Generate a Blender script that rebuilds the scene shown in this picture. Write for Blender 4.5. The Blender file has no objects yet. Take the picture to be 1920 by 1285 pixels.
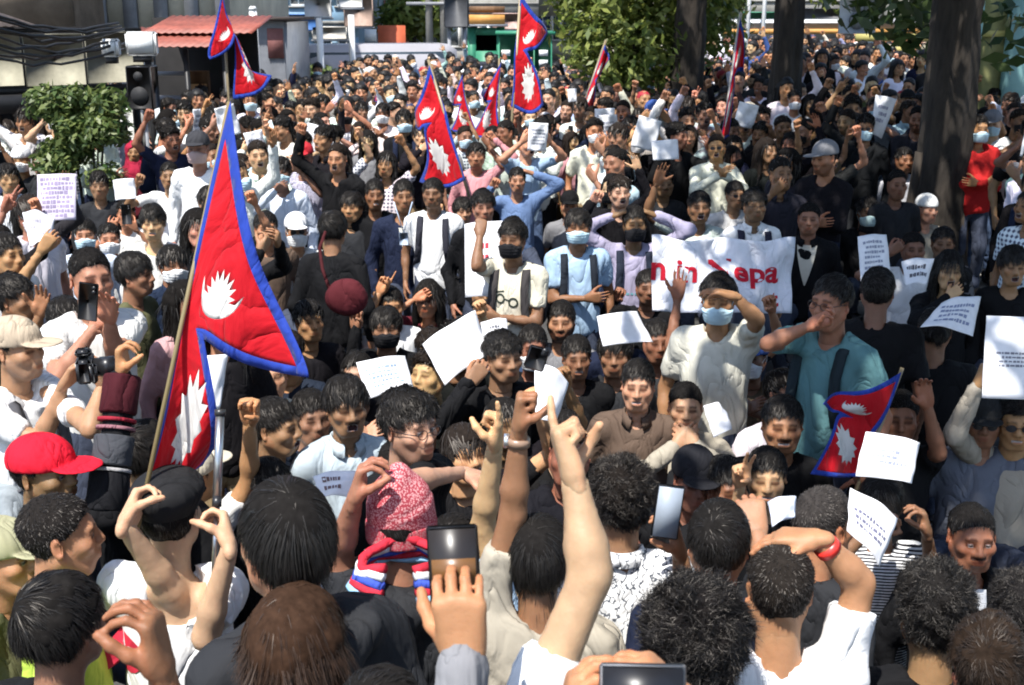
import bpy, math, random
import numpy as np
from mathutils import Vector, Matrix
from mathutils.geometry import delaunay_2d_cdt

# ------------------------------------------------------------------ camera, sky, sun
SC = bpy.context.scene
COL = SC.collection
PXW, PXH, FPX = 1920.0, 1285.0, 2200.0
CAM_Z = 2.85
PITCH = math.atan((PXH / 2 - 14) / FPX)
cam_d = bpy.data.cameras.new('camera')
cam = bpy.data.objects.new('camera', cam_d)
COL.objects.link(cam)
cam.location = (0, 0, CAM_Z)
cam.rotation_euler = (math.pi / 2 - PITCH, 0, 0)
cam_d.sensor_width = 36
cam_d.lens = FPX / PXW * 36
cam_d.clip_start = 0.05
cam_d.clip_end = 500
cam_d.dof.use_dof = True
cam_d.dof.focus_distance = 5.0
cam_d.dof.aperture_fstop = 9.0
SC.camera = cam

SUN_EL, SUN_AZ = 62.0, 210.0            # degrees; azimuth clockwise from +Y: behind the camera, a little to its left
sun_dir = Vector((math.sin(math.radians(SUN_AZ)) * math.cos(math.radians(SUN_EL)),
                  math.cos(math.radians(SUN_AZ)) * math.cos(math.radians(SUN_EL)), math.sin(math.radians(SUN_EL))))
world = bpy.data.worlds.new('World')
SC.world = world
world.use_nodes = True
wn = world.node_tree.nodes
sky_n = wn.new('ShaderNodeTexSky')
sky_n.sky_type = 'NISHITA'
sky_n.sun_disc = False
sky_n.sun_elevation = math.radians(SUN_EL)
sky_n.sun_rotation = math.radians(SUN_AZ)
bg = wn['Background']
bg.inputs['Strength'].default_value = 0.14
world.node_tree.links.new(sky_n.outputs['Color'], bg.inputs['Color'])
sun_l = bpy.data.lights.new('sun', 'SUN')
sun_l.energy = 4.7
sun_l.angle = math.radians(0.55)
sun_l.color = (1.0, 0.965, 0.91)
sun_o = bpy.data.objects.new('sun', sun_l)
COL.objects.link(sun_o)
sun_o.rotation_euler = (-sun_dir).to_track_quat('-Z', 'Y').to_euler()
SC.view_settings.view_transform = 'Standard'
SC.view_settings.look = 'None'
SC.view_settings.exposure = 0.80
SC.view_settings.gamma = 1.0
SC.view_settings.use_curve_mapping = False
SC.cycles.filter_width = 1.9
SC.cycles.max_bounces = 5
SC.cycles.diffuse_bounces = 2
SC.cycles.glossy_bounces = 2
SC.cycles.use_adaptive_sampling = True
SC.cycles.adaptive_threshold = 0.015

rng = random.Random(7)
nrg = np.random.default_rng(7)
CP, SP = math.cos(PITCH), math.sin(PITCH)


def wpt(px, py, Z):
    """point seen at photo pixel (px, py), Z metres along the optical axis"""
    xc = (px - PXW / 2) / FPX * Z
    yc = -(py - PXH / 2) / FPX * Z
    return Vector((xc, Z * CP + yc * SP, CAM_Z - Z * SP + yc * CP))


def wpt_z(px, py, z):
    """point seen at pixel on the level z"""
    k = (py - PXH / 2) / FPX
    Z = (CAM_Z - z) / (SP + k * CP)
    return wpt(px, py, Z)


def to_px(p):
    dy, dz = p[1], p[2] - CAM_Z
    Z = dy * CP - dz * SP
    yc = dy * SP + dz * CP
    return PXW / 2 + p[0] / Z * FPX, PXH / 2 - yc / Z * FPX, Z


# ------------------------------------------------------------------ materials
MATS = {}


def nodes_of(m):
    m.use_nodes = True
    nt = m.node_tree
    return nt, nt.nodes, nt.links, nt.nodes['Principled BSDF']


def basic(name, col, rough=0.7, var=0.12, scale=12.0, bump=0.0, metal=0.0, spec=0.4, bscale=None, stretch=None):
    """plain coloured surface with grain, wear and fine relief"""
    if name in MATS:
        return MATS[name]
    m = bpy.data.materials.new(name)
    nt, N, L, P = nodes_of(m)
    tc = N.new('ShaderNodeTexCoord')
    src = tc.outputs['Object']
    if stretch:
        mp = N.new('ShaderNodeMapping')
        mp.inputs['Scale'].default_value = stretch
        L.new(src, mp.inputs['Vector'])
        src = mp.outputs['Vector']
    nz = N.new('ShaderNodeTexNoise')
    nz.inputs['Scale'].default_value = scale
    nz.inputs['Detail'].default_value = 6
    nz.inputs['Roughness'].default_value = 0.65
    L.new(src, nz.inputs['Vector'])
    cr = N.new('ShaderNodeValToRGB')
    a = [max(0, c * (1 - var * 1.6)) for c in col]
    b = [min(1, c * (1 + var * 1.4)) for c in col]
    cr.color_ramp.elements[0].position = 0.3
    cr.color_ramp.elements[1].position = 0.7
    cr.color_ramp.elements[0].color = (*a, 1)
    cr.color_ramp.elements[1].color = (*b, 1)
    L.new(nz.outputs['Fac'], cr.inputs['Fac'])
    L.new(cr.outputs['Color'], P.inputs['Base Color'])
    P.inputs['Roughness'].default_value = rough
    P.inputs['Metallic'].default_value = metal
    P.inputs['Specular IOR Level'].default_value = spec
    if bump:
        bn = N.new('ShaderNodeTexNoise')
        bn.inputs['Scale'].default_value = bscale or scale * 4
        bn.inputs['Detail'].default_value = 4
        L.new(src, bn.inputs['Vector'])
        bp = N.new('ShaderNodeBump')
        bp.inputs['Strength'].default_value = bump
        bp.inputs['Distance'].default_value = 0.02
        L.new(bn.outputs['Fac'], bp.inputs['Height'])
        L.new(bp.outputs['Normal'], P.inputs['Normal'])
    MATS[name] = m
    return m


def colour_source(N, attr):
    if attr is None:
        return N.new('ShaderNodeObjectInfo')
    a = N.new('ShaderNodeAttribute')
    a.attribute_type = 'INSTANCER'
    a.attribute_name = attr
    return a


def make_skin(attr=None):
    m = bpy.data.materials.new('skin')
    nt, N, L, P = nodes_of(m)
    oi = colour_source(N, attr)
    at = N.new('ShaderNodeAttribute')
    at.attribute_name = 'tint'
    mul = N.new('ShaderNodeMix')
    mul.data_type = 'RGBA'
    mul.blend_type = 'MULTIPLY'
    mul.inputs[0].default_value = 1
    L.new(oi.outputs['Color'], mul.inputs[6])
    L.new(at.outputs['Color'], mul.inputs[7])
    mx = N.new('ShaderNodeMix')
    mx.data_type = 'RGBA'
    L.new(at.outputs['Alpha'], mx.inputs[0])
    L.new(mul.outputs[2], mx.inputs[6])
    L.new(at.outputs['Color'], mx.inputs[7])
    tc = N.new('ShaderNodeTexCoord')
    nz = N.new('ShaderNodeTexNoise')
    nz.inputs['Scale'].default_value = 22
    nz.inputs['Detail'].default_value = 5
    L.new(tc.outputs['Object'], nz.inputs['Vector'])
    mr = N.new('ShaderNodeMapRange')
    mr.inputs['To Min'].default_value = 0.68
    mr.inputs['To Max'].default_value = 1.24
    L.new(nz.outputs['Fac'], mr.inputs['Value'])
    m3 = N.new('ShaderNodeMix')
    m3.data_type = 'RGBA'
    m3.blend_type = 'MULTIPLY'
    m3.inputs[0].default_value = 1
    L.new(mx.outputs[2], m3.inputs[6])
    L.new(mr.outputs['Result'], m3.inputs[7])
    L.new(m3.outputs[2], P.inputs['Base Color'])
    P.inputs['Roughness'].default_value = 0.52
    P.inputs['Specular IOR Level'].default_value = 0.34
    P.inputs['Subsurface Weight'].default_value = 0.18
    P.inputs['Subsurface Radius'].default_value = (1.0, .35, .18)
    P.inputs['Subsurface Scale'].default_value = 0.012
    bn = N.new('ShaderNodeTexNoise')
    bn.inputs['Scale'].default_value = 70
    bn.inputs['Detail'].default_value = 5
    bn.inputs['Roughness'].default_value = 0.7
    L.new(tc.outputs['Object'], bn.inputs['Vector'])
    bp = N.new('ShaderNodeBump')
    bp.inputs['Strength'].default_value = 0.22
    bp.inputs['Distance'].default_value = 0.008
    L.new(bn.outputs['Fac'], bp.inputs['Height'])
    L.new(bp.outputs['Normal'], P.inputs['Normal'])
    return m


def make_cloth(name, pattern=None, rough=0.85, c2=(0.05, 0.05, 0.06), sheen=0.0):
    """woven cloth in the object's own colour, creased; optional printed pattern in c2"""
    m = bpy.data.materials.new(name)
    nt, N, L, P = nodes_of(m)
    oi = N.new('ShaderNodeObjectInfo')
    tc = N.new('ShaderNodeTexCoord')
    add = N.new('ShaderNodeVectorMath')
    add.operation = 'ADD'
    L.new(tc.outputs['Object'], add.inputs[0])
    cmb = N.new('ShaderNodeMath')
    cmb.operation = 'MULTIPLY'
    cmb.inputs[1].default_value = 37.0
    L.new(oi.outputs['Random'], cmb.inputs[0])
    L.new(cmb.outputs[0], add.inputs[1])
    nz = N.new('ShaderNodeTexNoise')
    nz.inputs['Scale'].default_value = 9
    nz.inputs['Detail'].default_value = 6
    L.new(add.outputs[0], nz.inputs['Vector'])
    mr = N.new('ShaderNodeMapRange')
    mr.inputs['To Min'].default_value = 0.82
    mr.inputs['To Max'].default_value = 1.12
    L.new(nz.outputs['Fac'], mr.inputs['Value'])
    m3 = N.new('ShaderNodeMix')
    m3.data_type = 'RGBA'
    m3.blend_type = 'MULTIPLY'
    m3.inputs[0].default_value = 1
    L.new(mr.outputs['Result'], m3.inputs[7])
    src = oi.outputs['Color']
    if pattern:
        fac = None
        if pattern == 'stripes':
            w = N.new('ShaderNodeTexWave')
            w.inputs['Scale'].default_value = 26
            w.bands_direction = 'Z'
            w.inputs['Distortion'].default_value = 0.6
            L.new(tc.outputs['Object'], w.inputs['Vector'])
            fac = w.outputs['Fac']
            lo, hi = 0.5, 0.55
        elif pattern == 'vstripes':
            w = N.new('ShaderNodeTexWave')
            w.inputs['Scale'].default_value = 17
            w.bands_direction = 'X'
            w.inputs['Distortion'].default_value = 0.5
            L.new(tc.outputs['Object'], w.inputs['Vector'])
            fac = w.outputs['Fac']
            lo, hi = 0.78, 0.84
        elif pattern == 'plaid':
            w = N.new('ShaderNodeTexWave')
            w.inputs['Scale'].default_value = 9
            w.bands_direction = 'X'
            L.new(tc.outputs['Object'], w.inputs['Vector'])
            w2 = N.new('ShaderNodeTexWave')
            w2.inputs['Scale'].default_value = 9
            w2.bands_direction = 'Z'
            L.new(tc.outputs['Object'], w2.inputs['Vector'])
            mm = N.new('ShaderNodeMath')
            mm.operation = 'ADD'
            L.new(w.outputs['Fac'], mm.inputs[0])
            L.new(w2.outputs['Fac'], mm.inputs[1])
            fac = mm.outputs[0]
            lo, hi = 0.9, 1.6
        elif pattern == 'scribble':
            w = N.new('ShaderNodeTexWave')
            w.inputs['Scale'].default_value = 11
            w.inputs['Distortion'].default_value = 14
            w.inputs['Detail'].default_value = 3
            w.inputs['Detail Scale'].default_value = 2.2
            L.new(tc.outputs['Object'], w.inputs['Vector'])
            fac = w.outputs['Fac']
            lo, hi = 0.86, 0.93
        elif pattern == 'dots':
            w = N.new('ShaderNodeTexVoronoi')
            w.inputs['Scale'].default_value = 170
            L.new(tc.outputs['Object'], w.inputs['Vector'])
            fac = w.outputs['Distance']
            lo, hi = 0.40, 0.52
        elif pattern == 'blobs':
            w = N.new('ShaderNodeTexNoise')
            w.inputs['Scale'].default_value = 16
            w.inputs['Detail'].default_value = 2
            L.new(tc.outputs['Object'], w.inputs['Vector'])
            fac = w.outputs['Fac']
            lo, hi = 0.52, 0.56
        r = N.new('ShaderNodeMapRange')
        r.inputs['From Min'].default_value = lo
        r.inputs['From Max'].default_value = hi
        L.new(fac, r.inputs['Value'])
        mx = N.new('ShaderNodeMix')
        mx.data_type = 'RGBA'
        L.new(r.outputs['Result'], mx.inputs[0])
        L.new(src, mx.inputs[6])
        mx.inputs[7].default_value = (*c2, 1)
        src = mx.outputs[2]
    L.new(src, m3.inputs[6])
    L.new(m3.outputs[2], P.inputs['Base Color'])
    P.inputs['Roughness'].default_value = rough
    P.inputs['Specular IOR Level'].default_value = 0.14
    P.inputs['Sheen Weight'].default_value = sheen
    # creases (two sizes) and weave
    mp = N.new('ShaderNodeMapping')
    mp.inputs['Scale'].default_value = (1, 1, 0.45)
    mp.inputs['Rotation'].default_value = (0.35, 0.5, 0)
    L.new(add.outputs[0], mp.inputs['Vector'])
    b1 = N.new('ShaderNodeTexNoise')
    b1.inputs['Scale'].default_value = 7
    b1.inputs['Detail'].default_value = 4
    b1.inputs['Roughness'].default_value = 0.42
    b1.inputs['Distortion'].default_value = 0.7
    L.new(mp.outputs['Vector'], b1.inputs['Vector'])
    bp = N.new('ShaderNodeBump')
    bp.inputs['Strength'].default_value = 0.85
    bp.inputs['Distance'].default_value = 0.05
    sb = N.new('ShaderNodeMath')
    sb.operation = 'SUBTRACT'
    sb.inputs[1].default_value = 0.5
    L.new(b1.outputs['Fac'], sb.inputs[0])
    ab = N.new('ShaderNodeMath')
    ab.operation = 'ABSOLUTE'
    L.new(sb.outputs[0], ab.inputs[0])
    pw = N.new('ShaderNodeMath')
    pw.operation = 'POWER'
    pw.inputs[1].default_value = 0.7
    L.new(ab.outputs[0], pw.inputs[0])
    L.new(pw.outputs[0], bp.inputs['Height'])
    L.new(bp.outputs['Normal'], P.inputs['Normal'])
    return m


def make_hair():
    m = bpy.data.materials.new('hair')
    nt, N, L, P = nodes_of(m)
    oi = N.new('ShaderNodeObjectInfo')
    tc = N.new('ShaderNodeTexCoord')
    nz = N.new('ShaderNodeTexNoise')
    nz.inputs['Scale'].default_value = 60
    nz.inputs['Detail'].default_value = 3
    L.new(tc.outputs['Object'], nz.inputs['Vector'])
    mr = N.new('ShaderNodeMapRange')
    mr.inputs['To Min'].default_value = 0.3
    mr.inputs['To Max'].default_value = 1.9
    L.new(nz.outputs['Fac'], mr.inputs['Value'])
    m3 = N.new('ShaderNodeMix')
    m3.data_type = 'RGBA'
    m3.blend_type = 'MULTIPLY'
    m3.inputs[0].default_value = 1
    L.new(oi.outputs['Color'], m3.inputs[6])
    L.new(mr.outputs['Result'], m3.inputs[7])
    L.new(m3.outputs[2], P.inputs['Base Color'])
    P.inputs['Roughness'].default_value = 0.50
    P.inputs['Specular IOR Level'].default_value = 0.45
    P.inputs['Specular Tint'].default_value = (1, 0.93, 0.85, 1)
    return m


def make_objcol(name, rough=0.4, metal=0.0, spec=0.5, attr=None):
    m = bpy.data.materials.new(name)
    nt, N, L, P = nodes_of(m)
    oi = colour_source(N, attr)
    tc = N.new('ShaderNodeTexCoord')
    nz = N.new('ShaderNodeTexNoise')
    nz.inputs['Scale'].default_value = 30
    nz.inputs['Detail'].default_value = 5
    L.new(tc.outputs['Object'], nz.inputs['Vector'])
    mr = N.new('ShaderNodeMapRange')
    mr.inputs['To Min'].default_value = 0.85
    mr.inputs['To Max'].default_value = 1.12
    L.new(nz.outputs['Fac'], mr.inputs['Value'])
    m3 = N.new('ShaderNodeMix')
    m3.data_type = 'RGBA'
    m3.blend_type = 'MULTIPLY'
    m3.inputs[0].default_value = 1
    L.new(oi.outputs['Color'], m3.inputs[6])
    L.new(mr.outputs['Result'], m3.inputs[7])
    L.new(m3.outputs[2], P.inputs['Base Color'])
    P.inputs['Roughness'].default_value = rough
    P.inputs['Metallic'].default_value = metal
    P.inputs['Specular IOR Level'].default_value = spec
    return m


SKIN = make_skin()
CLOTH = make_cloth('cloth')
CLOTHS = {None: CLOTH,
          'stripes': make_cloth('cloth_stripes', 'stripes', c2=(0.03, 0.03, 0.035)),
          'vstripes': make_cloth('cloth_pinstripes', 'vstripes', c2=(0.12, 0.14, 0.2)),
          'plaid': make_cloth('cloth_plaid', 'plaid', c2=(0.08, 0.09, 0.14)),
          'scribble': make_cloth('cloth_scribble', 'scribble', c2=(0.10, 0.11, 0.13)),
          'dots': make_cloth('cloth_dots', 'dots', c2=(0.42, 0.06, 0.08)),
          'blobs': make_cloth('cloth_blobs', 'blobs', c2=(0.25, 0.25, 0.27))}
for _n in CLOTHS['dots'].node_tree.nodes:
    if _n.type == 'BUMP':
        _n.inputs['Strength'].default_value = .15
HAIR = make_hair()
HAIR_ROOT = make_hair()
HAIR_ROOT.name = 'hair_root'
HAIR_ROOT.node_tree.nodes['Principled BSDF'].inputs['Specular IOR Level'].default_value = .06
HAIR_ROOT.node_tree.nodes['Principled BSDF'].inputs['Roughness'].default_value = .8
PLASTIC = make_objcol('plastic', 0.35)
METAL = make_objcol('metal', 0.3, 0.9)
PAPER = make_objcol('paper', 0.75, 0, 0.2)


# ------------------------------------------------------------------ meshes
def mk_mesh(name, V, faces, mats=(), tint=None, smooth=True, fm=None):
    """faces: list of int arrays (n,3) / (n,4), or one array"""
    if isinstance(faces, np.ndarray):
        faces = [faces]
    faces = [np.asarray(f, np.int32) for f in faces if len(f)]
    V = np.asarray(V, np.float32)
    me = bpy.data.meshes.new(name)
    me.vertices.add(len(V))
    me.vertices.foreach_set('co', V.ravel())
    nl = sum(f.size for f in faces)
    npoly = sum(len(f) for f in faces)
    me.loops.add(nl)
    me.polygons.add(npoly)
    me.loops.foreach_set('vertex_index', np.concatenate([f.ravel() for f in faces]))
    tot = np.concatenate([np.full(len(f), f.shape[1], np.int32) for f in faces])
    st = np.concatenate([[0], np.cumsum(tot)[:-1]]).astype(np.int32)
    me.polygons.foreach_set('loop_start', st)
    for m in mats:
        me.materials.append(m)
    if fm is not None:
        me.polygons.foreach_set('material_index', np.asarray(fm, np.int32))
    me.update(calc_edges=True)
    if smooth:
        me.polygons.foreach_set('use_smooth', np.ones(npoly, bool))
    if tint is not None:
        at = me.attributes.new('tint', 'FLOAT_COLOR', 'POINT')
        at.data.foreach_set('color', np.asarray(tint, np.float32).ravel())
    me.validate()
    return me


def link(name, me, parent=None, mat=None, color=None, M=None):
    o = bpy.data.objects.new(name, me)
    COL.objects.link(o)
    if mat is not None and not me.materials:
        me.materials.append(mat)
    if parent is not None:
        o.parent = parent
    if M is not None:
        if parent is not None:
            o.matrix_local = M
        else:
            o.matrix_world = M
    if color is not None:
        o.color = (*color[:3], 1)
    return o


def empty(name, loc=(0, 0, 0), rz=0.0):
    o = bpy.data.objects.new(name, None)
    COL.objects.link(o)
    o.location = loc
    o.rotation_euler = (0, 0, rz)
    o.empty_display_size = 0.1
    return o


def tag(o, label=None, cat=None, group=None, kind=None):
    if label:
        o['label'] = label
    if cat:
        o['category'] = cat
    if group:
        o['group'] = group
    if kind:
        o['kind'] = kind
    return o


class MB:
    """collects boxes, tubes and quads into one mesh"""

    def __init__(s):
        s.v, s.q, s.t = [], [], []
        s.n = 0

    def add(s, V, Q=(), T=()):
        V = np.asarray(V, float).reshape(-1, 3)
        s.v.append(V)
        if len(Q):
            s.q.append(np.asarray(Q, int).reshape(-1, 4) + s.n)
        if len(T):
            s.t.append(np.asarray(T, int).reshape(-1, 3) + s.n)
        s.n += len(V)
        return s

    def box(s, lo, hi, M=None):
        x0, y0, z0 = lo
        x1, y1, z1 = hi
        V = np.array([(x0, y0, z0), (x1, y0, z0), (x1, y1, z0), (x0, y1, z0), (x0, y0, z1), (x1, y0, z1), (x1, y1, z1), (x0, y1, z1)], float)
        if M is not None:
            V = V @ np.array(M.to_3x3()).T + np.array(M.translation)
        return s.add(V, [(0, 3, 2, 1), (4, 5, 6, 7), (0, 1, 5, 4), (1, 2, 6, 5), (2, 3, 7, 6), (3, 0, 4, 7)])

    def bbox(s, lo, hi, b=0.01, M=None):
        """box with chamfered vertical and horizontal edges"""
        lo, hi = np.array(lo, float), np.array(hi, float)
        P = []
        for sx in (0, 1):
            for sy in (0, 1):
                for sz in (0, 1):
                    c = np.where([sx, sy, sz], hi, lo)
                    d = np.where([sx, sy, sz], -b, b)
                    for a in range(3):
                        q = c.copy()
                        for k in range(3):
                            if k != a:
                                q[k] += d[k]
                        P.append(q)
        P = np.array(P)
        ix = lambda sx, sy, sz, a: ((sx * 2 + sy) * 2 + sz) * 3 + a
        Q, T = [], []
        for a in range(3):
            b1, c1 = (a + 1) % 3, (a + 2) % 3
            for sd in (0, 1):
                f = []
                for (u, w) in ((0, 0), (1, 0), (1, 1), (0, 1)):
                    k = [0, 0, 0]
                    k[a], k[b1], k[c1] = sd, u, w
                    f.append(ix(*k, a))
                Q.append(f if sd else f[::-1])
        for a in range(3):
            b1, c1 = (a + 1) % 3, (a + 2) % 3
            for u in (0, 1):
                for w in (0, 1):
                    k0 = [0, 0, 0]
                    k0[b1], k0[c1] = u, w
                    k1 = list(k0)
                    k1[a] = 1
                    f = [ix(*k0, b1), ix(*k1, b1), ix(*k1, c1), ix(*k0, c1)]
                    Q.append(f if (u == w) else f[::-1])
        for sx in (0, 1):
            for sy in (0, 1):
                for sz in (0, 1):
                    f = [ix(sx, sy, sz, 0), ix(sx, sy, sz, 1), ix(sx, sy, sz, 2)]
                    T.append(f if (sx + sy + sz) % 2 == 1 else f[::-1])
        if M is not None:
            P = P @ np.array(M.to_3x3()).T + np.array(M.translation)
        return s.add(P, Q, T)

    def tube(s, pts, r, n=8, cap=True):
        pts = [Vector(p) for p in pts]
        rs = r if hasattr(r, '__len__') else [r] * len(pts)
        V, Q, T = [], [], []
        u = None
        for i, p in enumerate(pts):
            a = pts[max(0, i - 1)]
            b = pts[min(len(pts) - 1, i + 1)]
            t = (b - a).normalized()
            if u is None:
                u = t.orthogonal().normalized()
            else:
                u = (u - t * u.dot(t)).normalized()
            w = t.cross(u)
            for k in range(n):
                an = 2 * math.pi * k / n
                V.append(p + (u * math.cos(an) + w * math.sin(an)) * rs[i])
        for i in range(len(pts) - 1):
            for k in range(n):
                k2 = (k + 1) % n
                Q.append((i * n + k, i * n + k2, (i + 1) * n + k2, (i + 1) * n + k))
        if cap:
            V.append(pts[0])
            V.append(pts[-1])
            c0, c1 = len(V) - 2, len(V) - 1
            for k in range(n):
                k2 = (k + 1) % n
                T.append((c0, k2, k))
                T.append((c1, (len(pts) - 1) * n + k, (len(pts) - 1) * n + k2))
        return s.add([tuple(v) for v in V], Q, T)

    def quad(s, a, b, c, d):
        return s.add([a, b, c, d], [(0, 1, 2, 3)])

    def mesh(s, name, mats=(), smooth=False):
        V = np.concatenate(s.v)
        f = []
        if s.q:
            f.append(np.concatenate(s.q))
        if s.t:
            f.append(np.concatenate(s.t))
        return mk_mesh(name, V, f, mats, smooth=smooth)

    def build(s, name, mat, parent=None, color=None, smooth=False, M=None):
        return link(name, s.mesh(name, [mat], smooth), parent, None, color, M)


# ------------------------------------------------------------------ signed-distance modelling (bodies, heads, hands, clothes)
def smin(a, b, k):
    if k <= 0:
        return np.minimum(a, b)
    h = np.maximum(k - np.abs(a - b), 0) / k
    return np.minimum(a, b) - h * h * k * 0.25


class Field:
    def __init__(s, lo, hi, h):
        s.lo = np.array(lo, float)
        s.h = h
        s.n = np.maximum(np.ceil((np.array(hi) - s.lo) / h).astype(int) + 1, 4)
        s.F = np.full(s.n, 0.3)
        s.ax = [s.lo[i] + np.arange(s.n[i]) * h for i in range(3)]

    def _sub(s, lo, hi):
        i0 = np.clip(np.floor((np.array(lo) - s.lo) / s.h).astype(int), 0, s.n)
        i1 = np.clip(np.ceil((np.array(hi) - s.lo) / s.h).astype(int) + 1, 0, s.n)
        sl = tuple(slice(a, b) for a, b in zip(i0, i1))
        if any(a >= b for a, b in zip(i0, i1)):
            return None, None
        X = np.meshgrid(s.ax[0][sl[0]], s.ax[1][sl[1]], s.ax[2][sl[2]], indexing='ij')
        return sl, np.stack(X, -1)

    def op(s, lo, hi, fn, k, mode='u'):
        sl, P = s._sub(lo, hi)
        if sl is None:
            return s
        d = fn(P)
        f = s.F[sl]
        if mode == 'u':
            s.F[sl] = smin(f, d, k)
        elif mode == 's':
            s.F[sl] = -smin(-f, d, k)
        elif mode == 'i':
            s.F[sl] = -smin(-f, -d, k)
        elif mode == 'a':
            s.F[sl] = f + d
        return s

    def cone(s, a, b, ra, rb, k=0.02, mode='u'):
        a, b = np.array(a, float), np.array(b, float)
        m = max(ra, rb) + k + 2.5 * s.h
        return s.op(np.minimum(a, b) - m, np.maximum(a, b) + m, lambda P: d_cone(P, a, b, ra, rb), k, mode)

    def ell(s, c, r, k=0.02, mode='u', R=None):
        c, r = np.array(c, float), np.array(r, float)
        m = (r if R is None else np.full(3, r.max())) + k + 2.5 * s.h
        return s.op(c - m, c + m, lambda P: d_ell(P, c, r, R), k, mode)

    def every(s, fn, k=0.0, mode='i'):
        return s.op(s.lo - 1, s.lo + s.n * s.h + 1, fn, k, mode)

    def nets(s):
        F = s.F
        F[0], F[-1], F[:, 0], F[:, -1], F[:, :, 0], F[:, :, -1] = [np.maximum(x, 1e-4) for x in (F[0], F[-1], F[:, 0], F[:, -1], F[:, :, 0], F[:, :, -1])]
        S = F < 0
        c = np.zeros(np.array(F.shape) - 1, np.int8)
        for dx in (0, 1):
            for dy in (0, 1):
                for dz in (0, 1):
                    c += S[dx:F.shape[0] - 1 + dx, dy:F.shape[1] - 1 + dy, dz:F.shape[2] - 1 + dz]
        M = (c > 0) & (c < 8)
        I = np.argwhere(M)
        if not len(I):
            return np.zeros((0, 3)), np.zeros((0, 4), int)
        idx = np.full(M.shape, -1, np.int64)
        idx[M] = np.arange(len(I))
        acc = np.zeros((len(I), 3))
        cnt = np.zeros(len(I))
        for ax in range(3):
            for u in (0, 1):
                for w in (0, 1):
                    a = np.zeros(3, int)
                    a[(ax + 1) % 3], a[(ax + 2) % 3] = u, w
                    b = a.copy()
                    b[ax] = 1
                    fa = F[I[:, 0] + a[0], I[:, 1] + a[1], I[:, 2] + a[2]]
                    fb = F[I[:, 0] + b[0], I[:, 1] + b[1], I[:, 2] + b[2]]
                    cr = (fa < 0) != (fb < 0)
                    t = np.where(cr, fa / np.where(cr, fa - fb, 1), 0)
                    pos = a[None] + (b - a)[None] * t[:, None]
                    acc += pos * cr[:, None]
                    cnt += cr
        V = s.lo + (I + acc / cnt[:, None]) * s.h
        Q = []
        nx, ny, nz = F.shape
        for ax in range(3):
            b1, c1 = (ax + 1) % 3, (ax + 2) % 3
            Ft = np.transpose(S, (ax, b1, c1))
            It = np.transpose(idx, (ax, b1, c1))
            e = Ft[:-1, 1:-1, 1:-1] != Ft[1:, 1:-1, 1:-1]
            ins = Ft[:-1, 1:-1, 1:-1]
            E = np.argwhere(e)
            i, j, k = E[:, 0], E[:, 1] + 1, E[:, 2] + 1
            q = np.stack([It[i, j - 1, k - 1], It[i, j, k - 1], It[i, j, k], It[i, j - 1, k]], 1)
            fl = ~ins[E[:, 0], E[:, 1], E[:, 2]]
            q[fl] = q[fl][:, ::-1]
            Q.append(q)
        Q = np.concatenate(Q)
        Q = Q[(Q >= 0).all(1)]
        return V, Q


def d_cone(P, a, b, ra, rb):
    ab = b - a
    L = max(ab @ ab, 1e-9)
    t = np.clip(((P - a) @ ab) / L, 0, 1)
    q = P - a - t[..., None] * ab
    return np.sqrt((q * q).sum(-1)) - (ra + (rb - ra) * t)


def d_ell(P, c, r, R=None):
    q = P - c
    if R is not None:
        q = q @ R
    k0 = np.sqrt(((q / r) ** 2).sum(-1))
    k1 = np.sqrt(((q / (r * r)) ** 2).sum(-1)) + 1e-9
    return k0 * (k0 - 1) / k1


def wob(P, f, seed=0.0):
    """cheap smooth noise in -1..1"""
    x, y, z = P[..., 0] * f, P[..., 1] * f, P[..., 2] * f
    s = seed * 1.7
    return (np.sin(x * 1.3 + 1.7 * np.sin(y * .9 + s) + s) + np.sin(y * 1.7 + 1.3 * np.sin(z * 1.1 + s * 2) + s * 3)
            + np.sin(z * 1.5 + 1.5 * np.sin(x * .8 + s * 4) + s * 5)) / 3


def rotz(a):
    c, s = math.cos(a), math.sin(a)
    return np.array([[c, -s, 0], [s, c, 0], [0, 0, 1.0]])
# ------------------------------------------------------------------ heads
def rx(a):
    c, s = math.cos(a), math.sin(a)
    return np.array([[1, 0, 0], [0, c, -s], [0, s, c]])


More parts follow.
